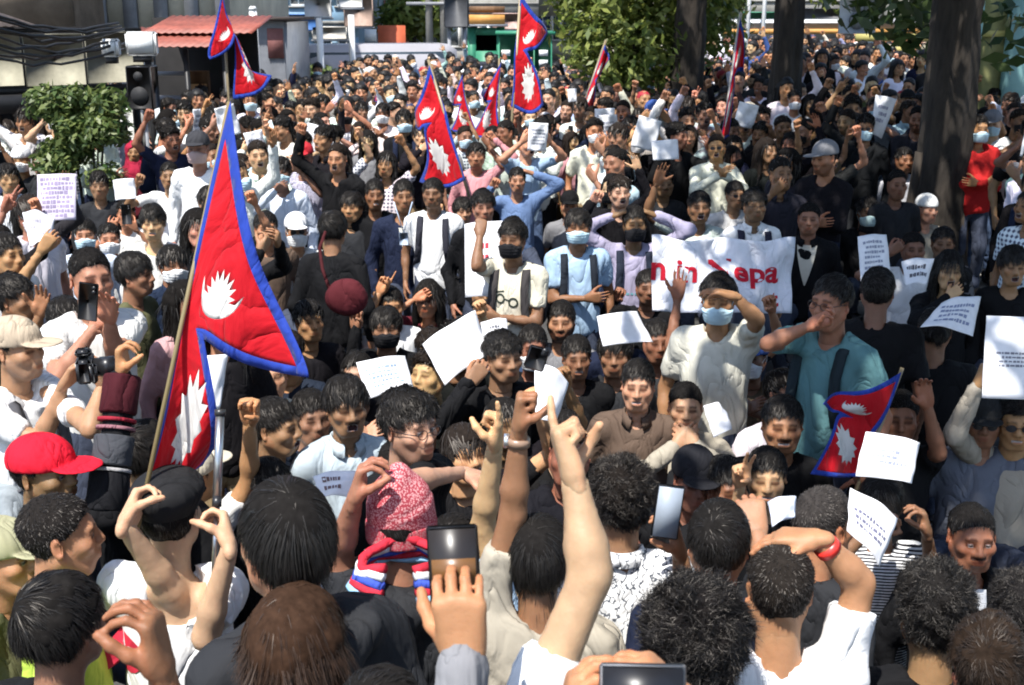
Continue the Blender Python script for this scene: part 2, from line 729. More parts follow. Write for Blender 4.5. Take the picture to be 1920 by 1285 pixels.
def head_field(F, mouth='closed', fem=False, jaw=1.0, features=True):
    j = 0.94 if fem else jaw
    F.ell((0, .014, .032), (.076, .097, .086), .02)
    F.ell((0, -.028, -.040), (.063 * j, .062, .074), .035)
    F.cone((-.022 * j, -.058, -.096), (.022 * j, -.058, -.096), .021, .021, .03)
    for sx in (-1, 1):
        F.cone((sx * .058 * j, .0, -.05), (sx * .030, -.05, -.092), .022, .020, .03)
        F.ell((sx * .046, -.060, -.022), (.024, .024, .02), .03)
    F.cone((0, .020, -.07), (0, .035, -.20), .056 if not fem else .048, .058 if not fem else .05, .03)
    if features:
        F.cone((-.036, -.078, .024), (.036, -.078, .024), .013 if not fem else .009, .013 if not fem else .009, .02)
        for sx in (-1, 1):
            F.ell((sx * .031, -.104, .004), (.019, .018, .014), .014, 's')
        F.cone((0, -.086, .016), (0, -.108, -.026), .0085, .0125, .014)
        for sx in (-1, 1):
            F.ell((sx * .0135, -.098, -.030), (.010, .011, .009), .010)
        F.ell((0, -.077, -.062), (.034, .026, .026), .02)
        F.cone((-.018, -.097, -.0555), (.018, -.097, -.0555), .0062, .0062, .008)
        F.cone((-.015, -.096, -.069), (.015, -.096, -.069), .0075, .0075, .008)
        if mouth == 'open':
            F.ell((0, -.106, -.066), (.023, .030, .017), .006, 's')
        elif mouth == 'smile':
            F.ell((0, -.106, -.062), (.027, .016, .006), .005, 's')
        else:
            F.cone((-.023, -.105, -.062), (.023, -.105, -.062), .0018, .0018, .006, 's')
        for sx in (-1, 1):
            F.ell((sx * .030, -.0770, .002), (.0160, .0125, .0105), .006)
    for sx in (-1, 1):
        R = rotz(sx * .5) @ rx(-.2)
        F.ell((sx * .082, .012, -.006), (.0075, .019, .033), .008, R=R)
        F.ell((sx * .088, .008, -.004), (.006, .010, .019), .006, 's', R=R)


HEADS = {}


def head_mesh(mouth='closed', beard=None, fem=False, h=.0045, jaw=1.0):
    key = (mouth, beard, fem, h, jaw)
    if key in HEADS:
        return HEADS[key]
    F = Field((-.11, -.135, -.19), (.11, .135, .135), h)
    head_field(F, mouth, fem, jaw)
    V, Q = F.nets()
    x, y, z = V.T
    ax = np.abs(x)
    T = np.ones((len(V), 4), np.float32)
    T[:, 3] = 0
    front = y < -.05

    def paint(mask, c, a):
        a = np.clip(a, 0, 1) * mask
        T[:, :3] = T[:, :3] * (1 - a[:, None]) + np.array(c) * a[:, None]

    def soft(d, w):
        return np.clip(1 - d / w, 0, 1)
    # warmer cheeks, nose, ears
    paint(front, (1.08, .86, .80), .6 * soft(np.sqrt((ax - .042) ** 2 + (z + .025) ** 2), .03))
    paint(ax > .075, (1.1, .85, .78), .5 * np.ones(len(V)))
    # brows
    bz = .026 + .10 * (ax - .012) * (ax < .034) - .25 * np.maximum(ax - .034, 0)
    paint(front & (ax > .010) & (ax < .050), (.20, .16, .16), .95 * soft(np.abs(z - bz), .0085 if not fem else .0065))
    # eyes
    er = np.sqrt(((ax - .031) / .0145) ** 2 + ((z - .001) / .0052) ** 2)
    em = front & (er < 1.25)
    paint(em, (.30, .22, .20), np.where(er > .75, .9, 0))
    wm = front & (er < .85)
    if h < .0065:
        T[wm] = (.13, .11, .10, 1)
    if h >= .0065:                                     # too coarse for an eye opening: one soft dark eye
        ec = np.sqrt(((ax - .031) / .019) ** 2 + ((z - .002) / .0095) ** 2)
        paint(front, (.20, .14, .12), 1.3 * np.clip(1.25 - ec, 0, .72))
        T[front & (ec < 1.25), 3] = 0
    ir = np.sqrt((ax - .031) ** 2 + (z - .0015) ** 2)
    if h < .0065:
        T[front & (ir < .0066)] = (.02, .013, .01, 1)
    lid = front & (np.abs(ax - .031) < .017) & (z > .0045) & (z < .0115)
    paint(lid, (.45, .35, .33), .7 * np.ones(len(V)))
    # lips and mouth
    lm = np.sqrt((ax / .027) ** 2 + ((z + .062) / .0135) ** 2)
    if mouth == 'open':
        lm = np.sqrt((ax / .029) ** 2 + ((z + .066) / .023) ** 2)
    paint(front & (y < -.08), (.88, .50, .48) if fem else (.78, .52, .48), 1.5 * np.clip(1.12 - lm, 0, .6))
    if mouth == 'open':
        dark = front & (ax < .021) & (np.abs(z + .066) < .0155) & (y > -.1)
        T[dark] = (.045, .012, .012, 1)
        te = front & (ax < .017) & (z > -.0575) & (z < -.051) & (y > -.101)
        T[te] = (.62, .58, .50, 1)
    elif mouth == 'smile':
        T[front & (ax < .022) & (np.abs(z + .061) < .005) & (y > -.1015)] = (.34, .30, .26, 1)
    else:
        paint(front & (ax < .022) & (y < -.08), (.25, .12, .12), (1.1 if h < .0065 else .45) * soft(np.abs(z + .062), .004))
    # nostrils
    paint(front & (y < -.09), (.2, .1, .1), soft(np.sqrt((ax - .008) ** 2 + (z + .038) ** 2), .006))
    # beard
    if beard in ('moustache', 'full', 'stubble', 'grey'):
        c = {'moustache': (.12, .1, .1), 'full': (.11, .09, .09), 'stubble': (.52, .5, .5), 'grey': (.8, .85, .95)}[beard]
        mo = front & (z < -.036) & (z > -.053) & (ax < .030)
        paint(mo, c, soft(np.abs(z + .046), .012) * 1.7)
        if beard != 'moustache':
            bl = (y < .0) & (z < -.045 + .5 * np.maximum(0, ax - .03)) & (lm > 1.1) & (z > -.135)
            paint(bl, c, np.clip((-.04 + .5 * np.maximum(0, ax - .03) - z) / .02, 0, 1))
    HEADS[key] = (V, Q, T)
    return HEADS[key]


# ------------------------------------------------------------------ hair
def hairline(P, lowfront=0.0):
    y = P[..., 1]
    return np.interp(y, [-.12, -.085, -.06, -.035, -.012, .008, .03, .06, .10],
                     [.075 - lowfront, .070 - lowfront, .055, .036, .010, .0, -.03, -.075, -.085])


HAIR_STYLES = {
    #        top  side  lowfront  wobble(f,amp) strands len curl lift
    'short': dict(top=0.013, side=0.006, low=0, wob=(55, .005), n=3800, ln=0.03, curl=.15, lift=.22),
    'crew': dict(top=0.009, side=0.003, low=-.004, wob=(70, .003), n=4200, ln=0.011, curl=.1, lift=.7),
    'mop': dict(top=0.02, side=0.011, low=.016, wob=(42, .009), n=4200, ln=0.05, curl=.35, lift=.16),
    'messy': dict(top=0.02, side=0.01, low=.008, wob=(48, .010), n=4200, ln=0.042, curl=.9, lift=.34),
    'curly': dict(top=0.024, side=0.013, low=.004, wob=(62, .011), n=5200, ln=0.026, curl=2.2, lift=.55),
    'afro': dict(top=0.036, side=0.028, low=.004, wob=(58, .013), n=7000, ln=0.03, curl=3.0, lift=.65),
    'sleek': dict(top=0.016, side=0.01, low=.004, wob=(22, .004), n=5200, ln=0.075, curl=.12, lift=.06),
    'long': dict(top=0.015, side=0.012, low=0, wob=(20, .004), n=5200, ln=0.1, curl=.2, lift=.03, tail=True),
    'bob': dict(top=0.018, side=0.018, low=.006, wob=(20, .005), n=5200, ln=0.085, curl=.2, lift=.04, bob=True),
    'tied': dict(top=0.01, side=0.005, low=-.004, wob=(40, .003), n=3800, ln=0.05, curl=.1, lift=.1, bun=True),
    'capped': dict(top=.001, side=.010, low=0, wob=(55, .002), n=2000, ln=.022, curl=.1, lift=.1),
    'thin': dict(top=0.006, side=0.006, low=-.022, wob=(60, .003), n=2600, ln=0.02, curl=.15, lift=.3),
}
HAIRM = {}


def hair_mesh(style, lod=0, seed=0):
    key = (style, lod, seed)
    if key in HAIRM:
        return HAIRM[key]
    S = HAIR_STYLES[style]
    h = (.0075, .011, .016)[lod]
    big = S['top'] + .03
    lo, hi = [-.12 - big * .6, -.14 - big * .4, -.125], [.12 + big * .6, .15 + big * .6, .14 + big]
    if S.get('tail'):
        lo[2] = -.46
        hi[1] = .24
    if S.get('bob'):
        lo[2] = -.21
    if S.get('bun'):
        hi[1] = .22
    F = Field(lo, hi, h)
    F.ell((0, .014, .032), (.076, .097, .086), .02)
    F.ell((0, -.012, -.030), (.069, .070, .074), .03)
    sd = seed * 3.1 + len(style)

    def grow(P):
        zz = np.clip((P[..., 2] - .0) / .09, 0, 1)
        th = S['side'] + (S['top'] - S['side']) * zz
        f, a = S['wob']
        return -th - a * wob(P, f, sd) - .5 * a * wob(P, f * 2.1, sd + 3)
    F.every(grow, mode='a')
    F.every(lambda P: (hairline(P, S['low']) + .006 * wob(P, 60, sd) - P[..., 2]) * .8, .012, 'i')
    # ears stay clear
    if style not in ('long', 'bob', 'afro'):
        for sx in (-1, 1):
            F.ell((sx * .088, .006, -.014), (.026, .024, .034), .012, 's')
    if S.get('tail'):
        for sx in (-1, 1):
            F.cone((sx * .055, .055, .02), (sx * .075, .085, -.36), .055, .045, .03)
            F.cone((sx * .082, .0, .02), (sx * .098, -.01, -.25), .022, .022, .03)
        F.cone((0, .08, .02), (0, .11, -.38), .05, .05, .03)
        F.every(lambda P: .004 * wob(P * np.array([1, 1, .15]), 130, sd), mode='a')
    if S.get('bob'):
        for sx in (-1, 1):
            F.cone((sx * .070, .02, .02), (sx * .082, .0, -.12), .038, .032, .03)
        F.cone((0, .075, .0), (0, .07, -.12), .055, .05, .04)
        F.every(lambda P: .004 * wob(P * np.array([1, 1, .15]), 130, sd), mode='a')
    if S.get('bun'):
        F.ell((0, .135, .01), (.04, .035, .04), .02)
    V, Q = F.nets()
    # strands
    r = np.random.default_rng(seed * 17 + len(style))
    n = int(S['n'] * (1.35, .22, .06)[lod])
    wd = (.0009, .0024, .0055)[lod]
    tri = V[Q]
    ar = np.linalg.norm(np.cross(tri[:, 2] - tri[:, 0], tri[:, 3] - tri[:, 1]), axis=1)
    nrm = np.cross(tri[:, 2] - tri[:, 0], tri[:, 3] - tri[:, 1]) / (ar[:, None] + 1e-12)
    cen = tri.mean(1)
    ok = (nrm @ np.array([0, 0, 1]) > -.65)
    pr = ar * ok
    pick = r.choice(len(Q), n, p=pr / pr.sum())
    base = cen[pick] + r.normal(0, h * .3, (n, 3))
    N = nrm[pick]
    crown = np.array([.012, .06, .10])
    out = base - crown
    if style in ('long', 'bob'):
        out = out * .25 + np.array([0, .0, -.25]) * np.clip((.10 - base[:, 2:3]) / .06, .15, 1)
    elif style in ('mop', 'messy', 'short'):
        out = out + np.array([.5 * (seed % 2 - .5), -.35, .05]) * .12 * (base[:, 2:3] > .05)
    tg = out - (out * N).sum(1, keepdims=True) * N
    tg /= np.linalg.norm(tg, axis=1, keepdims=True) + 1e-9
    tg = tg + .45 * np.stack([wob(base, 55, sd + q) for q in (1, 2, 3)], 1) + r.normal(0, .10, (n, 3))
    tg -= (tg * N).sum(1, keepdims=True) * N
    tg /= np.linalg.norm(tg, axis=1, keepdims=True) + 1e-9
    sidev = np.cross(N, tg)
    L = S['ln'] * r.uniform(.5, 1.25, n)
    ns = (4, 3, 3)[lod]
    ph = r.uniform(0, 6.28, n)
    cu = S['curl']
    lift = S['lift'] * r.uniform(.3, 1.2, n)
    d = tg + N * lift[:, None]
    d /= np.linalg.norm(d, axis=1, keepdims=True)
    base = base - N * .004
    pts = []
    for k in range(ns):
        t = k / (ns - 1)
        p = base + d * (L * t)[:, None]
        p += sidev * (np.sin(ph + t * (2 + cu * 2)) * cu * .006 * (t + .2))[:, None]
        p += N * (np.cos(ph + t * (2 + cu * 2.3)) * cu * .005 * t)[:, None]
        p[:, 2] -= (t * t) * L * (.30 if style in ('mop', 'sleek', 'long', 'bob', 'short') else .05)
        if style not in ('curly', 'afro', 'crew'):      # lie along the skull
            ce, ra = np.array([0, .012, .01]), np.array([.08, .10, .11])
            q0, q1 = (base - ce) / ra, (p - ce) / ra
            l0, l1 = np.linalg.norm(q0, axis=1, keepdims=True), np.linalg.norm(q1, axis=1, keepdims=True)
            pw = ce + q1 / l1 * (l0 + (l1 - l0) * .25 + lift[:, None] * t * .10) * ra
            w = (np.clip((p[:, 2:3] + .03) / .05, 0, 1) if style in ('long', 'bob') else np.clip((p[:, 2:3] + .16) / .05, 0, 1)) * .95
            p = p * (1 - w) + pw * w
        pts.append(p)
    wv = sidev * .8 + np.cross(d, r.normal(0, 1, (n, 3))) * .35
    wv /= np.linalg.norm(wv, axis=1, keepdims=True) + 1e-9
    SV = []
    for k in range(ns):
        w = wd * (1.0, 1.0, .9, .7, .25)[min(4, int(k * 4 / (ns - 1)))]
        SV += [pts[k] - wv * w, pts[k] + wv * w]
    SV = np.stack(SV, 1)                     # n, 2ns, 3
    SQ = []
    for k in range(ns - 1):
        SQ.append(np.stack([np.arange(n) * 2 * ns + 2 * k, np.arange(n) * 2 * ns + 2 * k + 1, np.arange(n) * 2 * ns + 2 * k + 3, np.arange(n) * 2 * ns + 2 * k + 2], 1))
    SQ = np.concatenate(SQ) + len(V)
    me = mk_mesh('hair_' + style, np.concatenate([V, SV.reshape(-1, 3)]), np.concatenate([Q, SQ]), [HAIR, HAIR_ROOT], fm=np.r_[np.ones(len(Q), int), np.zeros(len(SQ), int)])
    HAIRM[key] = me
    return me


# ------------------------------------------------------------------ things worn on the head (head space, face towards -Y)
GEAR = {}


def gear(kind):
    if kind in GEAR:
        return GEAR[kind]
    if kind == 'face_mask':
        F = Field((-.10, -.15, -.15), (.10, .03, .03), .006)
        head_field(F, 'closed', features=False)
        F.cone((0, -.08, .0), (0, -.108, -.03), .010, .016, .02)
        F.ell((0, -.070, -.058), (.052, .046, .050), .03)
        F.every(lambda P: -.010 + .0015 * np.sin(P[..., 2] * 330), mode='a')
        F.every(lambda P: np.maximum(np.maximum(P[..., 2] + .014 + 1.2 * np.maximum(0, np.abs(P[..., 0]) - .02) * .35, -.112 - P[..., 2]), P[..., 1] + .036), .004, 'i')
        V, Q = F.nets()
        me = mk_mesh('face_mask', V, Q, [CLOTH])
    elif kind == 'ear_loop':
        mb = MB()
        for sx in (-1, 1):
            mb.tube([(sx * .068, -.04, -.03), (sx * .078, -.01, -.005), (sx * .086, .022, .02), (sx * .084, .03, -.01), (sx * .076, .0, -.06), (sx * .062, -.04, -.085)], .0018, 5)
        me = mb.mesh('ear_loop', [CLOTH], True)
    elif kind in ('cap', 'visorless'):
        F = Field((-.13, -.24, -.02), (.13, .15, .18), .006)
        F.ell((0, .012, .047), (.095, .117, .094), .02)
        F.every(lambda P: (.028 + .10 * P[..., 1] * (P[..., 1] > 0) * -.6 - P[..., 2]), .006, 'i')
        F.ell((0, .012, .138), (.008, .008, .006), .004)
        if kind == 'cap':
            F.ell((0, -.125, .040), (.078, .085, .006), .008)
            F.every(lambda P: .0012 * np.sin(np.arctan2(P[..., 0], P[..., 1]) * 6) ** 8, mode='a')
        V, Q = F.nets()
        me = mk_mesh(kind, V, Q, [CLOTH])
    elif kind == 'flat_cap':
        F = Field((-.15, -.20, -.02), (.15, .17, .19), .006)
        F.ell((0, .015, .085), (.108, .128, .062), .02)
        F.ell((0, .012, .045), (.086, .108, .07), .03)
        F.every(lambda P: (.012 - P[..., 2]), .006, 'i')
        F.ell((0, -.115, .028), (.07, .06, .007), .008)
        V, Q = F.nets()
        me = mk_mesh(kind, V, Q, [CLOTH])
    elif kind == 'topi':
        F = Field((-.12, -.14, -.02), (.12, .16, .24), .006)
        F.cone((0, .012, .03), (0, .03, .085), .098, .086, .02)
        F.cone((.0, .03, .09), (.004, .05, .170), .072, .024, .06)
        F.ell((0, .05, .15), (.02, .06, .05), .04)
        F.every(lambda P: (.008 - P[..., 2]), .004, 'i')
        F.every(lambda P: .003 * np.exp(-((P[..., 0] * .5 + P[..., 2] - .07) / .007) ** 2), mode='a')
        V, Q = F.nets()
        me = mk_mesh(kind, V, Q, [CLOTHS['dots']])
    elif kind == 'topi_band':
        F = Field((-.13, -.15, -.05), (.13, .17, .06), .006)
        F.cone((0, .012, -.02), (0, .014, .045), .103, .101, .01)
        F.every(lambda P: np.maximum(-.032 - P[..., 2], P[..., 2] - .030), .004, 'i')
        V, Q = F.nets()
        me = mk_mesh(kind, V, Q, [CLOTHS['dots']])
    elif kind in ('glasses', 'sunglasses'):
        mb = MB()
        for sx in (-1, 1):
            ring = [(sx * .033 + .021 * math.cos(t), -.109 + abs(.021 * math.cos(t)) * .12, .002 + .0155 * math.sin(t)) for t in np.linspace(0, 2 * math.pi, 15)]
            mb.tube(ring, .0018, 5, False)
            if kind == 'sunglasses':
                c = (sx * .033, -.110, .002)
                mb.add([c] + ring[:14], T=[(0, 1 + i, 1 + (i + 1) % 14) for i in range(14)])
            mb.tube([(sx * .054, -.106, .004), (sx * .076, -.06, .006), (sx * .083, .01, .004)], .0018, 5)
        mb.tube([(-.012, -.110, .005), (0, -.113, .008), (.012, -.110, .005)], .0018, 5)
        me = mb.mesh(kind, [PLASTIC], True)
    elif kind == 'veil':
        F = Field((-.17, -.15, -.36), (.17, .22, .16), .009)
        F.ell((0, .02, .03), (.100, .112, .105), .03)
        F.cone((0, .04, -.05), (0, .05, -.25), .10, .15, .06)
        F.cone((0, .0, -.16), (0, -.02, -.25), .09, .12, .05)
        F.ell((0, -.11, -.022), (.066, .09, .085), .01, 's')
        F.every(lambda P: .005 * wob(P, 40, 1), mode='a')
        V, Q = F.nets()
        me = mk_mesh(kind, V, Q, [CLOTH])
    elif kind == 'helmet':
        F = Field((-.16, -.18, -.12), (.16, .19, .19), .008)
        F.ell((0, .01, .03), (.122, .142, .135), .02)
        F.every(lambda P: np.maximum(-.09 - P[..., 2], np.maximum(-.02 - P[..., 1], .02 - P[..., 2]) * 1.0) if False else (-.07 + .12 * (P[..., 1] < -.02) - P[..., 2]), .01, 'i')
        V, Q = F.nets()
        me = mk_mesh(kind, V, Q, [PLASTIC])
    GEAR[kind] = me
    return me


# ------------------------------------------------------------------ hands: wrist at the origin, fingers +Z, palm towards -Y, thumb on +X
HANDS = {}
HPOSE = {
    'open': ([(8, 10, 8)] * 4, 7, (.85, -.25, .75), 12),
    'spread': ([(2, 6, 5)] * 4, 13, (1.0, -.1, .55), 8),
    'fist': ([(82, 98, 62)] * 4, 0, (.30, -1.0, .55), 42),
    'vsign': ([(80, 98, 60), (78, 98, 60), (4, 6, 4), (4, 6, 4)], 14, (-.1, -1.0, .75), 40),
    'point': ([(80, 98, 60), (80, 98, 60), (75, 95, 60), (5, 8, 5)], 0, (.25, -1.0, .75), 40),
    'twofinger': ([(75, 95, 60), (62, 80, 50), (12, 16, 8), (4, 6, 4)], 6, (.6, -.7, .8), 30),
    'grip': ([(52, 58, 35)] * 4, 2, (.55, -.85, .60), 24),
    'hold': ([(34, 40, 25), (36, 42, 25), (40, 44, 28), (44, 46, 28)], 4, (.65, -.7, .65), 14),
    'pinch': ([(30, 38, 22), (38, 42, 25), (46, 46, 26), (54, 44, 22)], 3, (.42, -.85, .85), 16),
    'relaxed': ([(24, 28, 15), (22, 26, 15), (20, 24, 14), (16, 20, 12)], 3, (.75, -.45, .8), 14),
    'cup': ([(30, 35, 22), (28, 34, 20), (26, 32, 20), (24, 30, 18)], 1, (.6, -.6, .9), 18),
}


def hand_mesh(pose, h=.005):
    key = (pose, h)
    if key in HANDS:
        return HANDS[key]
    curls, spread, tdir, tcurl = HPOSE[pose]
    F = Field((-.10, -.12, -.05), (.12, .06, .21), h)
    bx = (-.031, -.011, .010, .031)
    bz = (.088, .096, .099, .094)
    ln = (.064, .078, .085, .076)
    rr = (.0074, .0083, .0087, .0085)
    joints = []
    F.ell((0, 0, -.005), (.028, .0205, .035), .01)
    for i in range(4):
        F.cone((bx[i] * .55, .0, .015), (bx[i], 0, bz[i]), .0165, .0125, .014)
    F.ell((.024, -.012, .035), (.018, .016, .03), .015)
    F.ell((-.020, -.008, .040), (.014, .013, .035), .014)
    for i in range(4):
        sp = math.radians(spread) * (i - 1.5) / 1.5
        p = np.array((bx[i], 0.0, bz[i]))
        fr = np.array((math.sin(sp), 0, math.cos(sp)))
        a = 0.0
        for k, seg in enumerate((.46, .30, .24)):
            a += math.radians(curls[i][k])
            d = fr * math.cos(a) + np.array((0, -1, 0)) * math.sin(a)
            q = p + d * ln[i] * seg
            F.cone(p, q, rr[i] * (1.08 - .08 * k), rr[i] * (1.0 - .09 * k), .005)
            p = q
            joints.append((p + 0, k, fr * 0 + d))
    td = np.array(tdir, float)
    td /= np.linalg.norm(td)
    p = np.array((.026, -.008, .028))
    bend = np.array((-.75, -.35, .35))
    a = 0.0
    for k, seg in enumerate((.040, .034, .028)):
        d = td * math.cos(a) + bend * math.sin(a)
        d /= np.linalg.norm(d)
        q = p + d * seg
        F.cone(p, q, .0135 - .0015 * k, .0125 - .0018 * k, .008)
        p = q
        a += math.radians(tcurl)
    V, Q = F.nets()
    T = np.ones((len(V), 4), np.float32)
    T[:, 3] = 0
    palm = (V[:, 1] < -.004)
    T[palm, :3] = (1.18, 1.05, 1.02)
    for (c, k, d) in joints:
        back = np.array((0, d[2], -d[1]))              # away from the palm
        q = V - c
        if k == 2:
            m = (np.linalg.norm(q + d * .004 - back * .006, axis=1) < .0085) & (q @ back > .002)
            T[m, :3] = (1.32, 1.22, 1.22)
        else:
            w = np.clip(1 - np.linalg.norm(q - back * .008, axis=1) / .010, 0, 1)[:, None]
            T[:, :3] *= 1 - .28 * w
    HANDS[key] = (V, Q, T)
    return HANDS[key]


# ------------------------------------------------------------------ body
def ik(S, T, l1, l2, hint):
    S, T, hint = np.array(S, float), np.array(T, float), np.array(hint, float)
    v = T - S
    D = np.linalg.norm(v)
    k = 1.0
    if D > (l1 + l2) * .985:
        k = D / ((l1 + l2) * .985)
    l1, l2 = l1 * k, l2 * k
    u = v / D
    a = (l1 * l1 - l2 * l2 + D * D) / (2 * D)
    hh = math.sqrt(max(l1 * l1 - a * a, 0))
    w = hint - (hint @ u) * u
    w /= np.linalg.norm(w) + 1e-9
    return S + u * a + w * hh


ARM_POSES = {   # wrist relative to the shoulder joint for side s=+1 (x outward), elbow hint, palm normal, hand
    'down': ((.07, -.03, -.52), (.3, .6, 0), (-1, 0, 0), 'relaxed'),
    'fist_up': ((.10, -.14, .46), (.9, .1, -.3), (0, -1, 0), 'fist'),
    'point_up': ((.06, -.16, .47), (.9, -.1, -.3), (0, -1, 0), 'point'),
    'open_up': ((.16, -.12, .44), (.9, .1, -.3), (0, -1, 0), 'open'),
    'v_up': ((.14, -.22, .34), (.9, -.1, -.5), (0, -1, 0), 'vsign'),
    'fist_mid': ((.08, -.30, .22), (.8, -.1, -.7), (0, -1, 0), 'fist'),
    'clap': ((-.14, -.36, .02), (.8, .2, -.7), (-1, 0, .0), 'open'),
    'mouth': ((-.13, -.20, .10), (.8, -.3, -.6), (-.3, 1, .0), 'cup'),
    'phone': ((-.06, -.34, .14), (.7, -.1, -.8), (0, 1, 0), 'hold'),
    'paper': ((-.04, -.30, .30), (.9, -.2, -.4), (0, 1, 0), 'pinch'),
    'crossed': ((-.22, -.22, -.24), (.8, .4, -.3), (0, 1, 0), 'relaxed'),
    'head': ((-.02, -.02, .30), (1, .0, .1), (-.6, 0, -.6), 'relaxed'),
    'behind': ((-.10, .16, -.42), (1, .4, 0), (0, 1, 0), 'relaxed'),
    'forward': ((.0, -.46, .06), (.5, .2, -.8), (0, 0, -1), 'relaxed'),
}
BASE_H = 1.60


def basis(zv, yv):
    z = np.array(zv, float)
    z /= np.linalg.norm(z)
    y = -np.array(yv, float)          # palm faces -Y of the hand
    y = y - (y @ z) * z
    if np.linalg.norm(y) < 1e-3:
        y = np.cross(z, [1, 0.2, 0])
    y /= np.linalg.norm(y)
    x = np.cross(y, z)
    return np.stack([x, y, z], 1)


def build_body(name, H=BASE_H, arms=('down', 'down'), head=None, head_rot=(0, 0, 0), sleeve='short', fit=1.0, fem=False,
               lod=0, neck='crew', legs=True, lean=0.0, shirt_len=.80, seed=0, quality=None):
    """returns (body mesh, shirt mesh, trousers mesh, head matrix, wrists).  Local frame: feet at z=0, facing -Y.
    arms[0] is the arm on -X (the person's right), arms[1] the arm on +X"""
    dz = H - BASE_H
    hk = head or {}
    hp_, back = quality or ((140, 70, 40)[lod], False)
    hh = .013 if back else .0058 if hp_ >= 120 else .0072 if hp_ >= 85 else .009 if hp_ >= 60 else .010
    hb = .016 if hp_ >= 150 else .022 if hp_ >= 85 else .029 if hp_ >= 50 else .036
    hs = .017 if hp_ >= 150 else .022 if hp_ >= 85 else .030 if hp_ >= 50 else .036
    hg = .0058 if hp_ >= 150 else .008 if hp_ >= 85 else .011 if hp_ >= 50 else .015
    HC = np.array((0, -lean * .6, H))
    Rm = rotz(head_rot[0]) @ rx(head_rot[1]) @ np.array([[math.cos(head_rot[2]), 0, math.sin(head_rot[2])], [0, 1, 0], [-math.sin(head_rot[2]), 0, math.cos(head_rot[2])]])
    rs = random.Random(seed * 7 + int(H * 1000) + len(name))
    hsc = np.array((rs.uniform(.93, 1.05), rs.uniform(.95, 1.05), rs.uniform(.95, 1.06)))
    hv, hq, ht = head_mesh(hk.get('mouth', 'closed'), hk.get('beard'), fem, hh, hk.get('jaw', 1.0) if hk.get('jaw', 1.0) != 1.0 else rs.choice((.92, 1.0, 1.07)))
    HV = (hv * hsc) @ Rm.T + HC
    sw = .155 if fem else .178
    Sz = H - .235
    up = lambda x, y, z: np.array((x, y - lean * max(0, (z - .95) / .65), z + dz))
    joints = []
    for i, s in enumerate((-1, 1)):
        a = arms[i]
        S = up(s * sw, .035, BASE_H - .245)
        if isinstance(a, str):
            w, hint, pn, hp = ARM_POSES[a]
            T = S + np.array((s * w[0], w[1], w[2]))
            if w[2] > .2:
                S = S + np.array((-s * .02, 0, .035))
            hint = np.array((s * hint[0], hint[1], hint[2]))
            pn = np.array((s * pn[0], pn[1], pn[2]))
            bend = None
        else:
            T, hint, pn, hp = a['T'], a.get('hint', (s * .6, .1, -.7)), a.get('pn', (0, -1, 0)), a.get('hand', 'fist')
            bend = a.get('hz')
            T = np.array(T, float)
            if T[2] > S[2] + .15:
                S = S + np.array((-s * .02, 0, .04))
        if isinstance(a, dict) and a.get('E') is not None:
            E = np.array(a['E'], float)
        else:
            E = ik(S, T, .295, .265, hint)
        hz = (T - E) / np.linalg.norm(T - E) if bend is None else np.array(bend, float)
        joints.append((S, E, T, hz, np.array(pn, float), hp, s))
    # ---- skin of trunk, neck, arms in one field
    P = np.array([j[k] for j in joints for k in (0, 1, 2)])
    lo = np.minimum(P.min(0), (-.22, -.16, 1.30 + dz)) - .09
    hi = np.maximum(P.max(0), (.22, .18, 1.50 + dz)) + .09
    F = Field(lo, hi, hb)
    F.cone(up(0, .028, 1.50), up(0, .045, 1.36), .052 if not fem else .045, .062, .02)
    F.cone(up(-sw + .02, .04, 1.35), up(sw - .02, .04, 1.35), .045, .045, .05)
    F.ell(up(0, .03, 1.24), (.145, .09, .15), .05)
    ak = .88 if fem else 1.0
    for (S, E, T, hz, pn, hp, s) in joints:
        F.cone(S, E, .050 * ak, .038 * ak, .03)
        m = E + (T - E) * .30
        F.cone(E, m, .037 * ak, .0385 * ak, .02)
        F.cone(m, T, .0385 * ak, .0255 * ak, .02)
    V, Q = F.nets()
    Vs, Qs, Ts = [HV, V], [hq, Q + len(HV)], [ht, np.tile(np.array((1, 1, 1, 0), np.float32), (len(V), 1))]
    n = len(HV) + len(V)
    wr = []
    for (S, E, T, hz, pn, hp, s) in joints:
        if hp is None:
            wr.append((T, np.eye(3)))
            continue
        v, q, t = hand_mesh(hp, hg)
        B = basis(hz, pn)
        vv = v * (1, 1, 1)
        qq = q
        if s > 0:
            vv = v * (-1, 1, 1)
            qq = q[:, ::-1]
        vv = vv * (.92 if fem else 1.0)
        Vs.append(vv @ B.T + T)
        Qs.append(qq + n)
        Ts.append(t)
        n += len(v)
        wr.append((T, B))
    # ---- legs and feet
    hipz = .92 + dz
    L = []
    for s in (-1, 1):
        hp_ = np.array((s * .09, .02, max(hipz, .16)))
        an = np.array((s * .11, .03 if hipz > .7 else -.12, .08))
        kn = ik(hp_, an, .44, .42, (s * .35 if hipz < .7 else 0, -1, .1))
        L.append((hp_, kn, an, s))
    mb = MB()
    for (a, b, c, s) in L:
        mb.tube([a, (a + b) / 2, b, (b + c) / 2, c, c - (0, 0, .06)], [.066, .058, .042, .044, .032, .032], 7)
    Fv = np.concatenate(mb.v)
    Vs.append(Fv)
    lq, lt = np.concatenate(mb.q) + n, np.concatenate(mb.t) + n
    Ts.append(np.tile(np.array((1, 1, 1, 0), np.float32), (len(Fv), 1)))
    n += len(Fv)
    body = mk_mesh('person_' + name, np.concatenate(Vs), [np.concatenate(Qs + [lq]), lt], [SKIN], np.concatenate(Ts))
    # ---- shirt
    g = fit
    lo = np.minimum(P.min(0), (-.24, -.20, shirt_len + dz)) - .10
